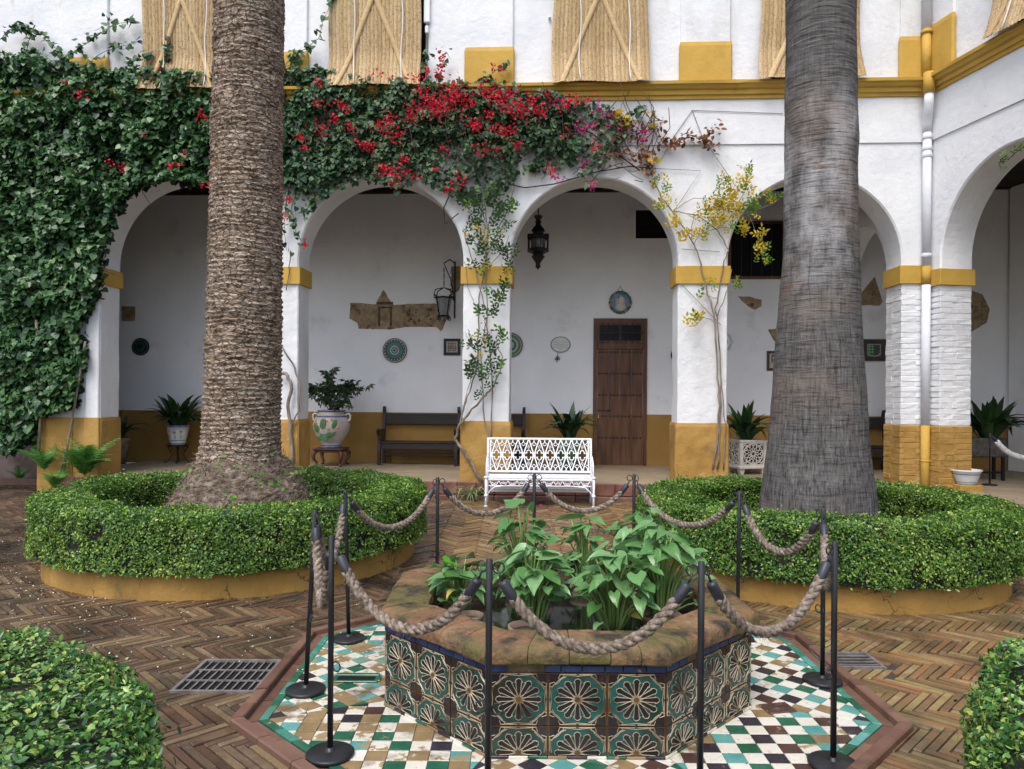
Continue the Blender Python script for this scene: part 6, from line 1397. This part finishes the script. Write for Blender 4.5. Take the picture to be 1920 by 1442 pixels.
for k in range(9):
    cx = .045 + w * (k + .5); b = MB(); tb = lambda pts, r=.0090, cl=False: b.tube([P(x, z) for x, z in pts], r, 5, closed=cl)
    for s in (-1, 1):
        tb([(cx, Z1), (cx + s * w / 2, zm), (cx, Z0)], .0105)
        tb([(cx + s * w / 2, Z1 - .0), (cx + s * w * .47, Z1 - .05), (cx + s * w * .30, Z1 - .075), (cx + s * w * .18, Z1 - .07)], .0065); tb([(cx + s * w / 2, Z0), (cx + s * w * .47, Z0 + .05), (cx + s * w * .30, Z0 + .075), (cx + s * w * .18, Z0 + .07)], .0065)
        tb([(cx + s * w * .5, Z1 - .10), (cx + s * w * .36, Z1 - .085)], .006); tb([(cx + s * w * .5, Z0 + .10), (cx + s * w * .36, Z0 + .085)], .006)
    for (ox, oz) in ((0, q4 * .62), (0, -q4 * .62), (q4 * .62, 0), (-q4 * .62, 0)):
        a0 = math.atan2(oz, ox); tb([(cx + ox + q4 * .55 * math.cos(a), zm + oz + q4 * .62 * math.sin(a)) for a in np.linspace(a0 - 2.0, a0 + 2.0, 9)], .0075)
    tb([(cx, zm + q4 * 1.2), (cx - .012, zm + .115), (cx, Z1 - .08), (cx + .012, zm + .115)], .005, True); tb([(cx, zm - q4 * 1.2), (cx - .012, zm - .115), (cx, Z0 + .08), (cx + .012, zm - .115)], .005, True)
    b.build('tracery', BENCHW, wbn)
b = MB(); b.tube([(0, .02, .37), (L, .02, .37)], .014, 6); b.tube([(.03, .02, .285), (L - .03, .02, .285)], .008, 6); n = 11
for k in range(n):
    c = .05 + (L - .1) * (k + .5) / n; ww = (L - .1) / n
    b.tube([(c - ww / 2, .02, .355), (c - ww * .25, .02, .30), (c, .02, .345 if k % 2 else .295), (c + ww * .25, .02, .30), (c + ww / 2, .02, .355)], .0085, 5); b.tube([(c + ww * .22 * math.cos(a), .02, .335 + .020 * math.sin(a)) for a in np.linspace(PI, 2 * PI, 7)], .006, 5)
b.build('apron', BENCHW, wbn)
b = MB(); b.box(.05, L - .05, .20, .225, .22, .25); b.box(.05, L - .05, .36, .385, .16, .19); b.build('stretcher', BENCHW, wbn)
for s in (0, 1):
    x = s * L
    b = MB(); b.tube([(x, 0, 0), (x, 0, .14), (x, 0, .40)], [.020, .015, .018], 10); b.lathe([(.015, .13), (.028, .145), (.028, .16), (.015, .175)], 10, (x, 0, 0)); b.lathe([(.026, 0), (.026, .012), (.018, .02)], 10, (x, 0, 0)); b.lathe([(.018, .385), (.030, .395), (.030, .41), (.018, .42)], 10, (x, 0, 0)); b.build('leg', BENCHW, wbn, True)
    b = MB(); b.tube([(x, SD, 0), (x, SD - .01, .2), (x, by(.44), .44), (x, by(Z1), Z1 + .01)], [.018, .015, .017, .017], 10); b.build('leg', BENCHW, wbn, True)
    b = MB(); b.tube([(x, .0, .39), (x, SD, .42)], .014, 6); b.tube([(x, .05, .405), (x, .12, .58), (x, .30, .66), (x, by(.68), .70)], .012, 6); b.build('side_frame', BENCHW, wbn, True)
    sg = 1 if s == 0 else -1
    b = MB(); b.tube([(x + sg * .005, .015, .15), (x + sg * .05, .015, .21), (x + sg * .12, .015, .27), (x + sg * .26, .015, .285)], .009, 6); b.build('brace', BENCHW, wbn, True)

# ================================================================ ferns and small plants at the wall foot
def frond_mesh(L, bend):
    b = MB(); n = 15; pts = []
    for k in range(n + 1): t = k / n; a = bend * t; pts.append(Vector((L * .62 * t * (.35 + .65 * t), 0, L * (1.0 * t - .50 * bend * t * t))))
    for k in range(1, n):
        p = pts[k]; T = (pts[k + 1] - pts[k - 1]).normalized(); up = Vector((-T.z, 0, T.x)); wl = L * .24 * math.sin(PI * (.12 + .86 * k / n)) ** .8
        for s in (-1, 1): q = p + T * wl * .45 + Vector((0, s * wl, -wl * .18)); h = T * L * .022; b.add([p - h, p + h, q], [(0, 1, 2)])
    b.tube(pts, [L * .008 * (1 - k / (n + 2)) + .001 for k in range(n + 1)], 4); return b.mesh('frond', FERN)
fr_me = [frond_mesh(.48, .9), frond_mesh(.42, 1.15), frond_mesh(.50, .65)]
def fern(label, p, n, s):
    t = thing('fern', label, 'fern', p, 0, 'green ferns by the first pillar')
    for k in range(n): obj('frond', random.choice(fr_me), t, (0, 0, 0), (0, random.uniform(-.25, .25), k * 2.4 + random.uniform(-.3, .3)), s * random.uniform(.7, 1.1))
fern('bushy green fern in front of the first ochre plinth', W(fu(160, -.35), -.35, .30), 34, 1.55); fern('fern with arching fronds at the left side of the first plinth', W(fu(84, -.25), -.25, .36), 12, 1.3)
fern('low fern in the shade at the far left edge', W(fu(38, .95), .95, .05), 9, .7); fern('small fern at the foot of the first plinth by the thin stem', W(fu(105, -.45), -.45, .12), 12, 1.1)
t = thing('spider_plant', 'striped spider plant at the foot of the vine-wrapped pillar beside the white bench', 'plant', W(fu(884, -.2), -.2, .03))
sp_me = [blade_mesh(.34, .010, bd, SPIDER, .2, 6) for bd in (1.0, 1.6, 2.2)]
for k in range(60): a = random.uniform(0, 6.28); obj('leaf', random.choice(sp_me), t, (random.gauss(0, .05), random.gauss(0, .03), 0), (0, random.uniform(0, .6), a), random.uniform(.6, 1.0))
# ================================================================ climbers on the front
def leaf_objects(V, F, k, nf, parent, mat, P, count):
    pass
def climber(name, label, cat, sub, stems_mat=DSTEM):
    return thing(name, label, cat, FO, FROT)
def loc(x, y, d): u, z = fac(x, y, d); return (u, d, z)
def spots(poly, n, thick, dmin=.05, bias=.5, gap=.0, gs=1.6, seed=0.0):
    """n random points in a mass of foliage: outline in picture points on the wall, thickness by noise"""
    xs = [p[0] for p in poly]; ys = [p[1] for p in poly]; out = []
    while len(out) < n:
        x, y = random.uniform(min(xs), max(xs)), random.uniform(min(ys), max(ys))
        if not inside(poly, x, y): continue
        u, z = fac(x, y, -.12); t = .5 + .5 * mnoise.noise(Vector((u * gs + seed, z * gs, seed))) + .35 * mnoise.noise(Vector((u * gs * 2.7, z * gs * 2.7, seed + 4)))
        t = max(0.0, min(1.2, t))
        if random.random() < gap * (1 - t): continue
        out.append((u, -dmin - thick * t * random.random() ** bias, z, t))
    return out
def masses(parent, pts, size, mat, tmpl, nparts, nm='leaf'):
    n = len(pts); P = np.array([p[:3] for p in pts]); nr = rvec(n) * .55 + np.array([0, -.85, .62]); tp = rvec(n) * .45 + np.array([0, -.25, -.85])
    S = size * RNG.uniform(.6, 1.25, n); order = np.argsort(P[:, 1] - S * 2)      # what stands out most comes first
    k0 = order[:nparts]; k1 = order[nparts:]
    V, F = leaf_cloud(P[k1], nr[k1], tp[k1], S[k1], *tmpl); tag(obj('foliage', np_mesh('foliage', V, F, mat), parent), kind='stuff')
    b = MB(); b.add(tmpl[0], tmpl[1]); me = b.mesh(nm, mat, fix=False)
    for i in k0:
        z = Vector(nr[i]).normalized(); y = Vector(tp[i]); y = (y - z * y.dot(z)).normalized(); x = y.cross(z); o = obj(nm, me, parent)
        m = Matrix((x, y, z)).transposed().to_4x4(); m.translation = Vector(P[i]); o.matrix_local = m @ Matrix.Diagonal((S[i], S[i], S[i], 1))
ivy = climber('climbing_vine', 'dense dark green climbing vine covering the left end of the front', 'vine', None)
LEFT = [(-140, 150), (0, 108), (40, 100), (90, 118), (130, 112), (170, 125), (215, 128), (262, 126), (330, 138), (400, 142), (470, 150), (530, 140), (545, 345), (480, 345), (395, 352), (345, 340), (300, 338), (262, 352), (238, 372), (216, 400), (204, 430), (194, 470), (192, 520), (182, 560), (168, 580), (150, 610), (160, 650), (166, 672), (150, 700), (142, 760), (118, 770), (92, 775), (72, 778), (70, 800), (40, 840), (10, 850), (-140, 860)]
masses(ivy, spots(LEFT, 22000, .46, .03, .55, .75, 2.1), .088, IVY, L_HEART, 280)
masses(ivy, spots(LEFT, 9000, .08, .02, 1, 0, 1.5), .10, M('inner_leaf_shade', [(.006, .018, .009), (.012, .034, .014), (.02, .05, .02)], 3, 3, .6, rnd=True, mixn=.4), L_HEART, 0)  # dark backing leaves: the shade in the gaps is put into their colour
masses(ivy, [(u, d + 1.1, z, t) for u, d, z, t in spots([(-60, 560), (72, 560), (74, 780), (66, 840), (30, 835), (-60, 850)], 1500, .3, .0)], .10, IVY, L_HEART, 0)
# loose sprays along the top edge
def spray(parent, pts, n, size, mat, d=-.16, tm=L_HEART, r=.006, jit=.035, smat=DSTEM, nm='shoot', objs=False, lm=None):
    q = [Vector(loc(x, y, d + random.uniform(-.05, .05))) for x, y in pts]; path = []
    for a, e in zip(q[:-1], q[1:]):
        for k in range(5): path.append(a.lerp(e, k / 5) + Vector((random.gauss(0, .006), random.gauss(0, .006), random.gauss(0, .006))))
    path.append(q[-1]); b = MB(); b.tube(path, [r * (1 - .6 * k / len(path)) for k in range(len(path))], 5); st = b.build(nm, smat, parent, True)
    if n:
        P = np.array([tuple(path[random.randrange(len(path))].lerp(path[random.randrange(len(path))], 0) + Vector((random.gauss(0, jit), random.gauss(-.01, jit * .7), random.gauss(0, jit)))) for _ in range(n)])
        if objs:
            for p in P: obj('leaf', random.choice(lm), parent, tuple(p), (random.gauss(.9, .5), random.gauss(0, .5), random.uniform(0, 6.28)), size * random.uniform(.7, 1.2))
        else:
            V, F = leaf_cloud(P, rvec(n) * .5 + [0, -.7, .6], rvec(n) * .6 + [0, -.2, -.6], size * RNG.uniform(.6, 1.2, n), *tm); tag(obj('foliage', np_mesh('foliage', V, F, mat), st), kind='stuff')
for pts, n in (([(-20, 90), (20, 55), (45, 48), (80, 62), (110, 95), (130, 125)], 90), ([(60, 60), (50, 95), (62, 130)], 40), ([(120, 110), (170, 75), (210, 48), (250, 38)], 60), ([(205, 48), (200, 30), (215, 42)], 8), ([(160, 120), (200, 95), (262, 78)], 34), ([(290, 150), (315, 110), (312, 66)], 40), ([(230, 130), (265, 105), (285, 112)], 24), ([(10, 130), (50, 95), (90, 105)], 36)):
    spray(ivy, pts, n, .085, IVY)
spray(ivy, [(560, 130), (545, 108), (575, 90), (600, 68), (606, 40), (622, 0), (628, -20)], 46, .09, IVY); spray(ivy, [(520, 140), (545, 110), (555, 100)], 24, .09, IVY)
for pts, r in (([(120, 885), (126, 840), (150, 700), (160, 640)], .017), ([(72, 860), (76, 780), (72, 720), (68, 600)], .020), ([(76, 780), (40, 775), (20, 780)], .010), ([(108, 900), (118, 870), (122, 845)], .015)):
    b = MB(); b.tube([loc(x, y, -.14) for x, y in pts], r, 8); b.build('stem', STEM, ivy, True)
b = MB()
for k in range(60):
    x, y = random.uniform(-20, 380), random.uniform(150, 560)
    if inside(LEFT, x, y): p = Vector(loc(x, y, -.06)); q = p + Vector((random.uniform(-.4, .4), -random.uniform(.02, .2), random.uniform(-.7, .2))); b.tube([p, p.lerp(q, .5) + Vector((random.uniform(-.08, .08), -.04, 0)), q], .006, 5)
b.build('branches', DSTEM, ivy, True)

bg_ = climber('bougainvillea', 'red flowering bougainvillea spilling over the cornice above the middle arches', 'vine', None)
MID = [(500, 138), (545, 130), (575, 135), (600, 128), (640, 142), (700, 150), (745, 152), (800, 158), (850, 165), (905, 150), (955, 155), (985, 172), (1040, 180), (1090, 185), (1100, 230), (1080, 300), (1040, 318), (990, 322), (960, 345), (920, 385), (880, 365), (855, 375), (838, 350), (800, 345), (770, 345), (745, 352), (725, 348), (690, 338), (655, 350), (620, 362), (600, 378), (588, 390), (560, 352), (530, 348)]
masses(bg_, spots(MID, 5200, .40, .02, .6, .95, 2.6, 3.0), .072, BOUG, L_HEART, 260)
UPP = [(500, 138), (545, 130), (600, 128), (700, 150), (800, 158), (905, 150), (985, 172), (1060, 182), (1060, 245), (1000, 265), (860, 262), (780, 300), (640, 330), (520, 345)]
masses(bg_, spots(UPP, 7600, .38, .02, .65, .7, 2.6, 3.0), .070, BOUG, L_HEART, 0)
masses(bg_, spots([(1060, 190), (1110, 182), (1150, 200), (1175, 250), (1140, 310), (1090, 325), (1060, 300)], 420, .25, .02, .6, .6, 3, 5.0), .07, BOUG, L_HEART, 0)
for pts, n in (([(820, 350), (850, 362), (880, 352), (905, 370)], 40), ([(1085, 320), (1095, 332), (1106, 350)], 10), ([(560, 350), (545, 390), (552, 430), (572, 462)], 40), ([(540, 350), (532, 420), (538, 470)], 26), ([(585, 370), (575, 400), (590, 385)], 26), ([(800, 160), (798, 120), (806, 98)], 30), ([(810, 165), (828, 130), (835, 96), (845, 110)], 20), ([(905, 160), (925, 135), (955, 118)], 30), ([(740, 335), (748, 358), (752, 352)], 26), ([(600, 300), (612, 350), (606, 366)], 26), ([(590, 140), (600, 130), (622, 136)], 14)):
    spray(bg_, pts, n, .08, BOUG)
b = MB()
for k in range(230):
    x, y = random.uniform(530, 1240), random.uniform(220, 340)
    p = Vector(loc(x, y, -.05)); q = p + Vector((random.uniform(-.35, .35), -random.uniform(.02, .3), random.uniform(-.1, .6))); b.tube([p, p.lerp(q, .5) + Vector((random.uniform(-.1, .1), -.06, -.04)), q], random.uniform(.003, .007), 5)
for pts in ([(1230, 316), (1180, 312), (1120, 322), (1040, 345), (985, 352), (950, 345)], [(860, 400), (834, 420), (832, 390), (850, 350), (890, 330)], [(1200, 320), (1160, 290), (1110, 250), (1060, 230)]): b.tube([loc(x, y, -.06) for x, y in pts], .010, 6)
b.build('branches', DSTEM, bg_, True)
CL = [(840, 190, 34, 60), (868, 182, 26, 46), (828, 212, 22, 36), (810, 196, 16, 22), (792, 178, 14, 12), (800, 208, 20, 24), (775, 208, 18, 18), (985, 205, 30, 56), (966, 210, 22, 30), (925, 180, 20, 30), (940, 192, 18, 24), (960, 180, 14, 14), (1010, 212, 18, 24), (918, 218, 12, 16), (935, 245, 16, 22), (955, 250, 14, 18), (895, 240, 14, 16), (890, 235, 18, 20), (742, 258, 18, 26), (728, 240, 12, 14), (712, 240, 12, 10), (735, 225, 12, 12), (770, 230, 14, 16), (695, 278, 12, 20), (680, 276, 10, 12), (640, 200, 12, 14), (630, 228, 10, 12), (660, 245, 12, 12), (604, 200, 12, 10), (655, 208, 8, 8), (600, 160, 8, 10), (708, 146, 14, 12), (735, 150, 10, 6), (778, 150, 10, 10), (792, 148, 8, 8), (820, 140, 8, 8), (604, 250, 12, 12), (570, 265, 12, 12), (575, 282, 6, 6), (612, 242, 6, 6), (720, 318, 12, 16), (735, 325, 12, 14), (760, 302, 12, 12), (762, 330, 12, 12), (780, 332, 8, 6), (740, 345, 10, 10), (860, 345, 16, 18), (842, 360, 8, 8), (818, 320, 6, 5), (835, 285, 12, 10), (905, 285, 14, 14), (930, 288, 10, 8), (972, 278, 10, 12), (1030, 325, 12, 12), (1045, 338, 10, 8), (1108, 352, 9, 10), (1060, 200, 16, 20), (1080, 195, 12, 14), (1050, 195, 12, 10), (1100, 192, 8, 6), (1028, 185, 10, 8), (1090, 240, 14, 16), (1105, 242, 10, 10), (1060, 255, 10, 8), (1115, 280, 10, 8), (1095, 310, 10, 8), (545, 375, 8, 10), (540, 408, 10, 10), (574, 460, 6, 6), (160, 178, 10, 9), (385, 222, 8, 8), (235, 318, 8, 6), (340, 312, 8, 7), (355, 292, 8, 6), (325, 315, 6, 5), (275, 255, 5, 4), (208, 305, 5, 4), (132, 158, 4, 3), (393, 352, 6, 5), (296, 125, 5, 4), (822, 125, 8, 10), (800, 128, 6, 12), (828, 108, 8, 8), (822, 92, 4, 4), (925, 118, 5, 4), (940, 125, 6, 4), (1000, 188, 8, 8), (905, 170, 14, 14), (880, 200, 14, 14), (850, 168, 16, 12)]
brn = {}
for i, (x, y, rp, n) in enumerate(CL):
    pk = 1035 < x < 1125 and random.random() < .3; u, z = fac(x, y, -.4); r = rp / 127; n = int(n * 2.3); P = np.stack([RNG.normal(0, r * .50, n), RNG.normal(-.02, .05, n), RNG.normal(0, r * .46, n)], 1)
    V, F = leaf_cloud(P, rvec(n) + [0, -.5, .3], rvec(n), RNG.uniform(.028, .048, n), *L_BRACT); o = tag(obj('flower_cluster', np_mesh('flower_cluster', V, F, PINKF if pk else FLOWER), bg_, (u, -.47 if y > 140 else -.30, z)), kind='stuff')
# dry and faded end at the right
for pts, n, m in (([(1110, 245), (1150, 230), (1195, 225), (1230, 240)], 20, DRYLEAF), ([(1120, 290), (1165, 285), (1205, 295), (1240, 270), (1270, 262)], 50, DRYLEAF), ([(1160, 220), (1190, 250), (1210, 300), (1222, 330)], 46, DRYLEAF), ([(1240, 265), (1290, 258), (1318, 255), (1342, 240)], 46, DRYLEAF), ([(1318, 255), (1325, 272), (1340, 280)], 16, DRYLEAF), ([(1180, 230), (1160, 260), (1150, 300)], 30, DRYLEAF), ([(1222, 330), (1224, 260), (1222, 205)], 8, YLEAF), ([(1222, 270), (1244, 228)], 5, DRYLEAF), ([(1150, 215), (1165, 220), (1180, 235)], 14, YLEAF), ([(1120, 210), (1140, 208), (1150, 225)], 24, PINKF), ([(1195, 240), (1212, 262)], 14, PINKF), ([(1190, 205), (1198, 212), (1204, 200)], 10, BOUG)):
    spray(bg_, pts, int(n * 1.8), .085 if m is not PINKF else .06, m, -.10, L_OVAL6 if m is DRYLEAF else L_HEART if m is not PINKF else L_BRACT, .004, .045)

# compound leaf of the climbing roses
def rose_leaf(mat):
    b = MB()
    for (y, a, s) in ((.0, 1.1, .42), (.0, -1.1, .42), (.32, .95, .46), (.32, -.95, .46), (.55, 0, .52)):
        c, n_ = math.sin(a), math.cos(a); b.add([(0, y, 0), (c * s * .5 - n_ * s * .26, y + n_ * s * .5 + c * s * .26, .04), (c * s, y + n_ * s, -.04), (c * s * .5 + n_ * s * .26, y + n_ * s * .5 - c * s * .26, .04)], [(0, 2, 1), (0, 3, 2)])
    return b.mesh('leaf', mat)
RL, RY, RG = rose_leaf(ROSEL), rose_leaf(YLEAF), rose_leaf(GLEAF)
rose = climber('climbing_rose', 'bare stemmed climbing rose with a few green leaf clusters winding up the third pillar', 'climber', None)
for pts, r in (([(905, 905), (880, 862), (862, 835), (852, 822), (862, 798), (880, 775), (905, 745), (920, 730)], .024), ([(862, 798), (868, 770), (880, 735), (893, 690), (897, 640), (898, 560), (905, 520), (912, 480), (900, 430), (905, 400)], .013), ([(905, 745), (925, 725), (940, 690), (942, 670), (930, 640)], .010), ([(920, 830), (908, 790), (905, 740), (900, 660), (915, 590), (905, 560), (895, 520), (880, 470), (870, 440)], .009), ([(921, 830), (922, 700), (916, 640), (912, 530), (914, 430), (908, 380)], .011), ([(905, 575), (890, 570), (878, 540), (870, 490)], .006), ([(898, 660), (885, 700), (870, 760)], .007), ([(905, 520), (925, 490), (945, 470), (955, 440)], .006), ([(912, 480), (930, 440), (950, 400), (965, 350)], .007), ([(905, 400), (890, 370), (880, 350)], .006), ([(914, 430), (925, 390), (928, 350)], .007)):
    b = MB(); p = [Vector(loc(x, y, -.05 - r)) for x, y in pts]; path = []
    for a, e in zip(p[:-1], p[1:]):
        for k in range(4): path.append(a.lerp(e, k / 4) + Vector((random.gauss(0, .008), random.gauss(0, .006), random.gauss(0, .004))))
    path.append(p[-1]); b.tube(path, [r * (1 - .4 * k / len(path)) * random.uniform(.88, 1.12) for k in range(len(path))], 7); b.build('stem', STEM, rose, True)
def leafset(parent, spots_, s0, mats, d=-.12):
    for (x, y, rp, n) in spots_:
        for k in range(int(n * 1.4)):
            xx, yy = random.gauss(x, rp * .55), random.gauss(y, rp * .55); p = loc(xx, yy, d - random.uniform(0, .12))
            obj('leaf', random.choice(mats), parent, p, (random.gauss(.95, .4), random.gauss(0, .45), random.gauss(PI, .9)), s0 * 1.5 * random.uniform(.7, 1.2))
leafset(rose, [(935, 560, 16, 12), (945, 540, 10, 6), (925, 585, 10, 7), (898, 590, 8, 4), (885, 648, 15, 11), (920, 655, 14, 9), (945, 635, 12, 6), (885, 690, 16, 12), (922, 690, 16, 12), (905, 715, 12, 7), (898, 745, 8, 3), (955, 505, 12, 6), (890, 410, 20, 12), (935, 420, 22, 16), (950, 395, 18, 12), (885, 450, 16, 8), (930, 460, 20, 12), (905, 500, 12, 5), (880, 385, 16, 10), (945, 470, 14, 8), (925, 370, 16, 10), (900, 470, 16, 8)], .105, [RL, RL, RL, RG])
leafset(rose, [(895, 440, 20, 4), (935, 450, 20, 5), (915, 500, 12, 3), (905, 660, 20, 3), (950, 515, 8, 2)], .085, [RY])
spray(rose, [(870, 385), (885, 395), (895, 420)], 16, .07, DRYLEAF, -.1, L_OVAL6, .004); spray(rose, [(908, 600), (915, 622), (920, 630)], 10, .06, DRYLEAF, -.1, L_OVAL6, .004)
yr = climber('climbing_rose', 'climbing rose with yellow autumn leaves on the fourth pillar', 'climber', None)
for pts, r in (([(1335, 880), (1345, 830), (1350, 760), (1345, 690), (1340, 590), (1325, 540), (1310, 480), (1302, 460), (1270, 410), (1240, 370), (1225, 335)], .014), ([(1345, 880), (1352, 800), (1352, 720), (1348, 640), (1342, 580), (1350, 530), (1358, 490), (1366, 470), (1345, 430), (1310, 405), (1262, 395)], .012), ([(1356, 880), (1360, 800), (1352, 720)], .010), ([(1344, 592), (1365, 540), (1372, 505)], .008), ([(1302, 460), (1310, 440), (1350, 425), (1380, 430)], .006), ([(1296, 450), (1300, 400), (1340, 380), (1390, 378)], .005), ([(1345, 430), (1380, 400), (1400, 350), (1398, 325)], .006), ([(1380, 400), (1410, 400), (1440, 385), (1455, 378)], .005), ([(1400, 395), (1415, 430), (1425, 460), (1432, 495)], .005), ([(1345, 560), (1320, 552), (1308, 556)], .005), ([(1344, 605), (1320, 595), (1300, 612)], .005), ([(1262, 395), (1300, 372), (1340, 372), (1375, 400)], .005)):
    b = MB(); p = [Vector(loc(x, y, -.045 - r)) for x, y in pts]; path = []
    for a, e in zip(p[:-1], p[1:]):
        for k in range(4): path.append(a.lerp(e, k / 4) + Vector((random.gauss(0, .007), random.gauss(0, .005), random.gauss(0, .004))))
    path.append(p[-1]); b.tube(path, [r * (1 - .4 * k / len(path)) for k in range(len(path))], 7); b.build('stem', STEM, yr, True)
leafset(yr, [(1350, 385, 22, 18), (1340, 410, 22, 16), (1375, 370, 20, 14), (1395, 350, 14, 8), (1360, 420, 16, 8), (1385, 400, 14, 8), (1398, 435, 12, 8), (1420, 470, 10, 6), (1425, 440, 10, 5), (1250, 385, 12, 6), (1265, 420, 12, 7), (1290, 445, 12, 6), (1320, 440, 14, 7), (1300, 605, 10, 5), (1310, 600, 8, 3), (1335, 535, 10, 4), (1308, 560, 6, 2), (1310, 410, 10, 4)], .10, [RY, RY, RY, RG])
leafset(yr, [(1410, 385, 16, 10), (1440, 378, 14, 8), (1400, 395, 12, 6), (1355, 345, 10, 6), (1405, 325, 10, 6), (1432, 490, 10, 6), (1428, 465, 10, 4), (1385, 535, 10, 5), (1375, 430, 12, 5), (1235, 340, 10, 4), (1228, 350, 10, 4), (1250, 360, 8, 3), (1235, 395, 6, 2)], .085, [RG, RG, RY])
# the old trunk winding up beside the second pillar
ot = climber('old_vine_stem', 'twisted bare grey vine stems winding up the second pillar beside the brown palm', 'vine', None)
for pts, r in (([(548, 870), (545, 810), (540, 760), (546, 720), (535, 700), (522, 700)], .026), ([(545, 800), (560, 770), (563, 720), (548, 680), (525, 645)], .013), ([(536, 545), (543, 500), (545, 470)], .008)):
    b = MB(); p = [Vector(loc(x, y, -.06 - r)) for x, y in pts]; path = []
    for a, e in zip(p[:-1], p[1:]):
        for k in range(4): path.append(a.lerp(e, k / 4) + Vector((random.gauss(0, .006), random.gauss(0, .005), 0)))
    path.append(p[-1]); b.tube(path, r, 8); b.build('stem', STEM, ot, True)
# a hanging shoot at the right edge
sh = climber('hanging_shoot', 'green leafy shoot hanging into the right wing arch at the picture edge', 'vine', None)
o = bpy.data.objects
P_ = WW(1.62, -.10, 4.55); b = MB(); inv = FM.inverted()
q = [inv @ (P_ + Vector(v)) for v in ((.25, -.2, .15), (.12, -.1, .1), (0, 0, 0), (-.10, .05, -.10))]; b.tube(q, .005, 5); b.build('stem', DSTEM, sh, True)
for k in range(14): v = q[random.randrange(1, 4)]; obj('leaf', RG if k % 3 else RL, sh, v + Vector((random.gauss(0, .05), random.gauss(0, .04), random.gauss(0, .05))), (random.gauss(.9, .4), random.gauss(0, .4), random.gauss(PI, .9)), .10)
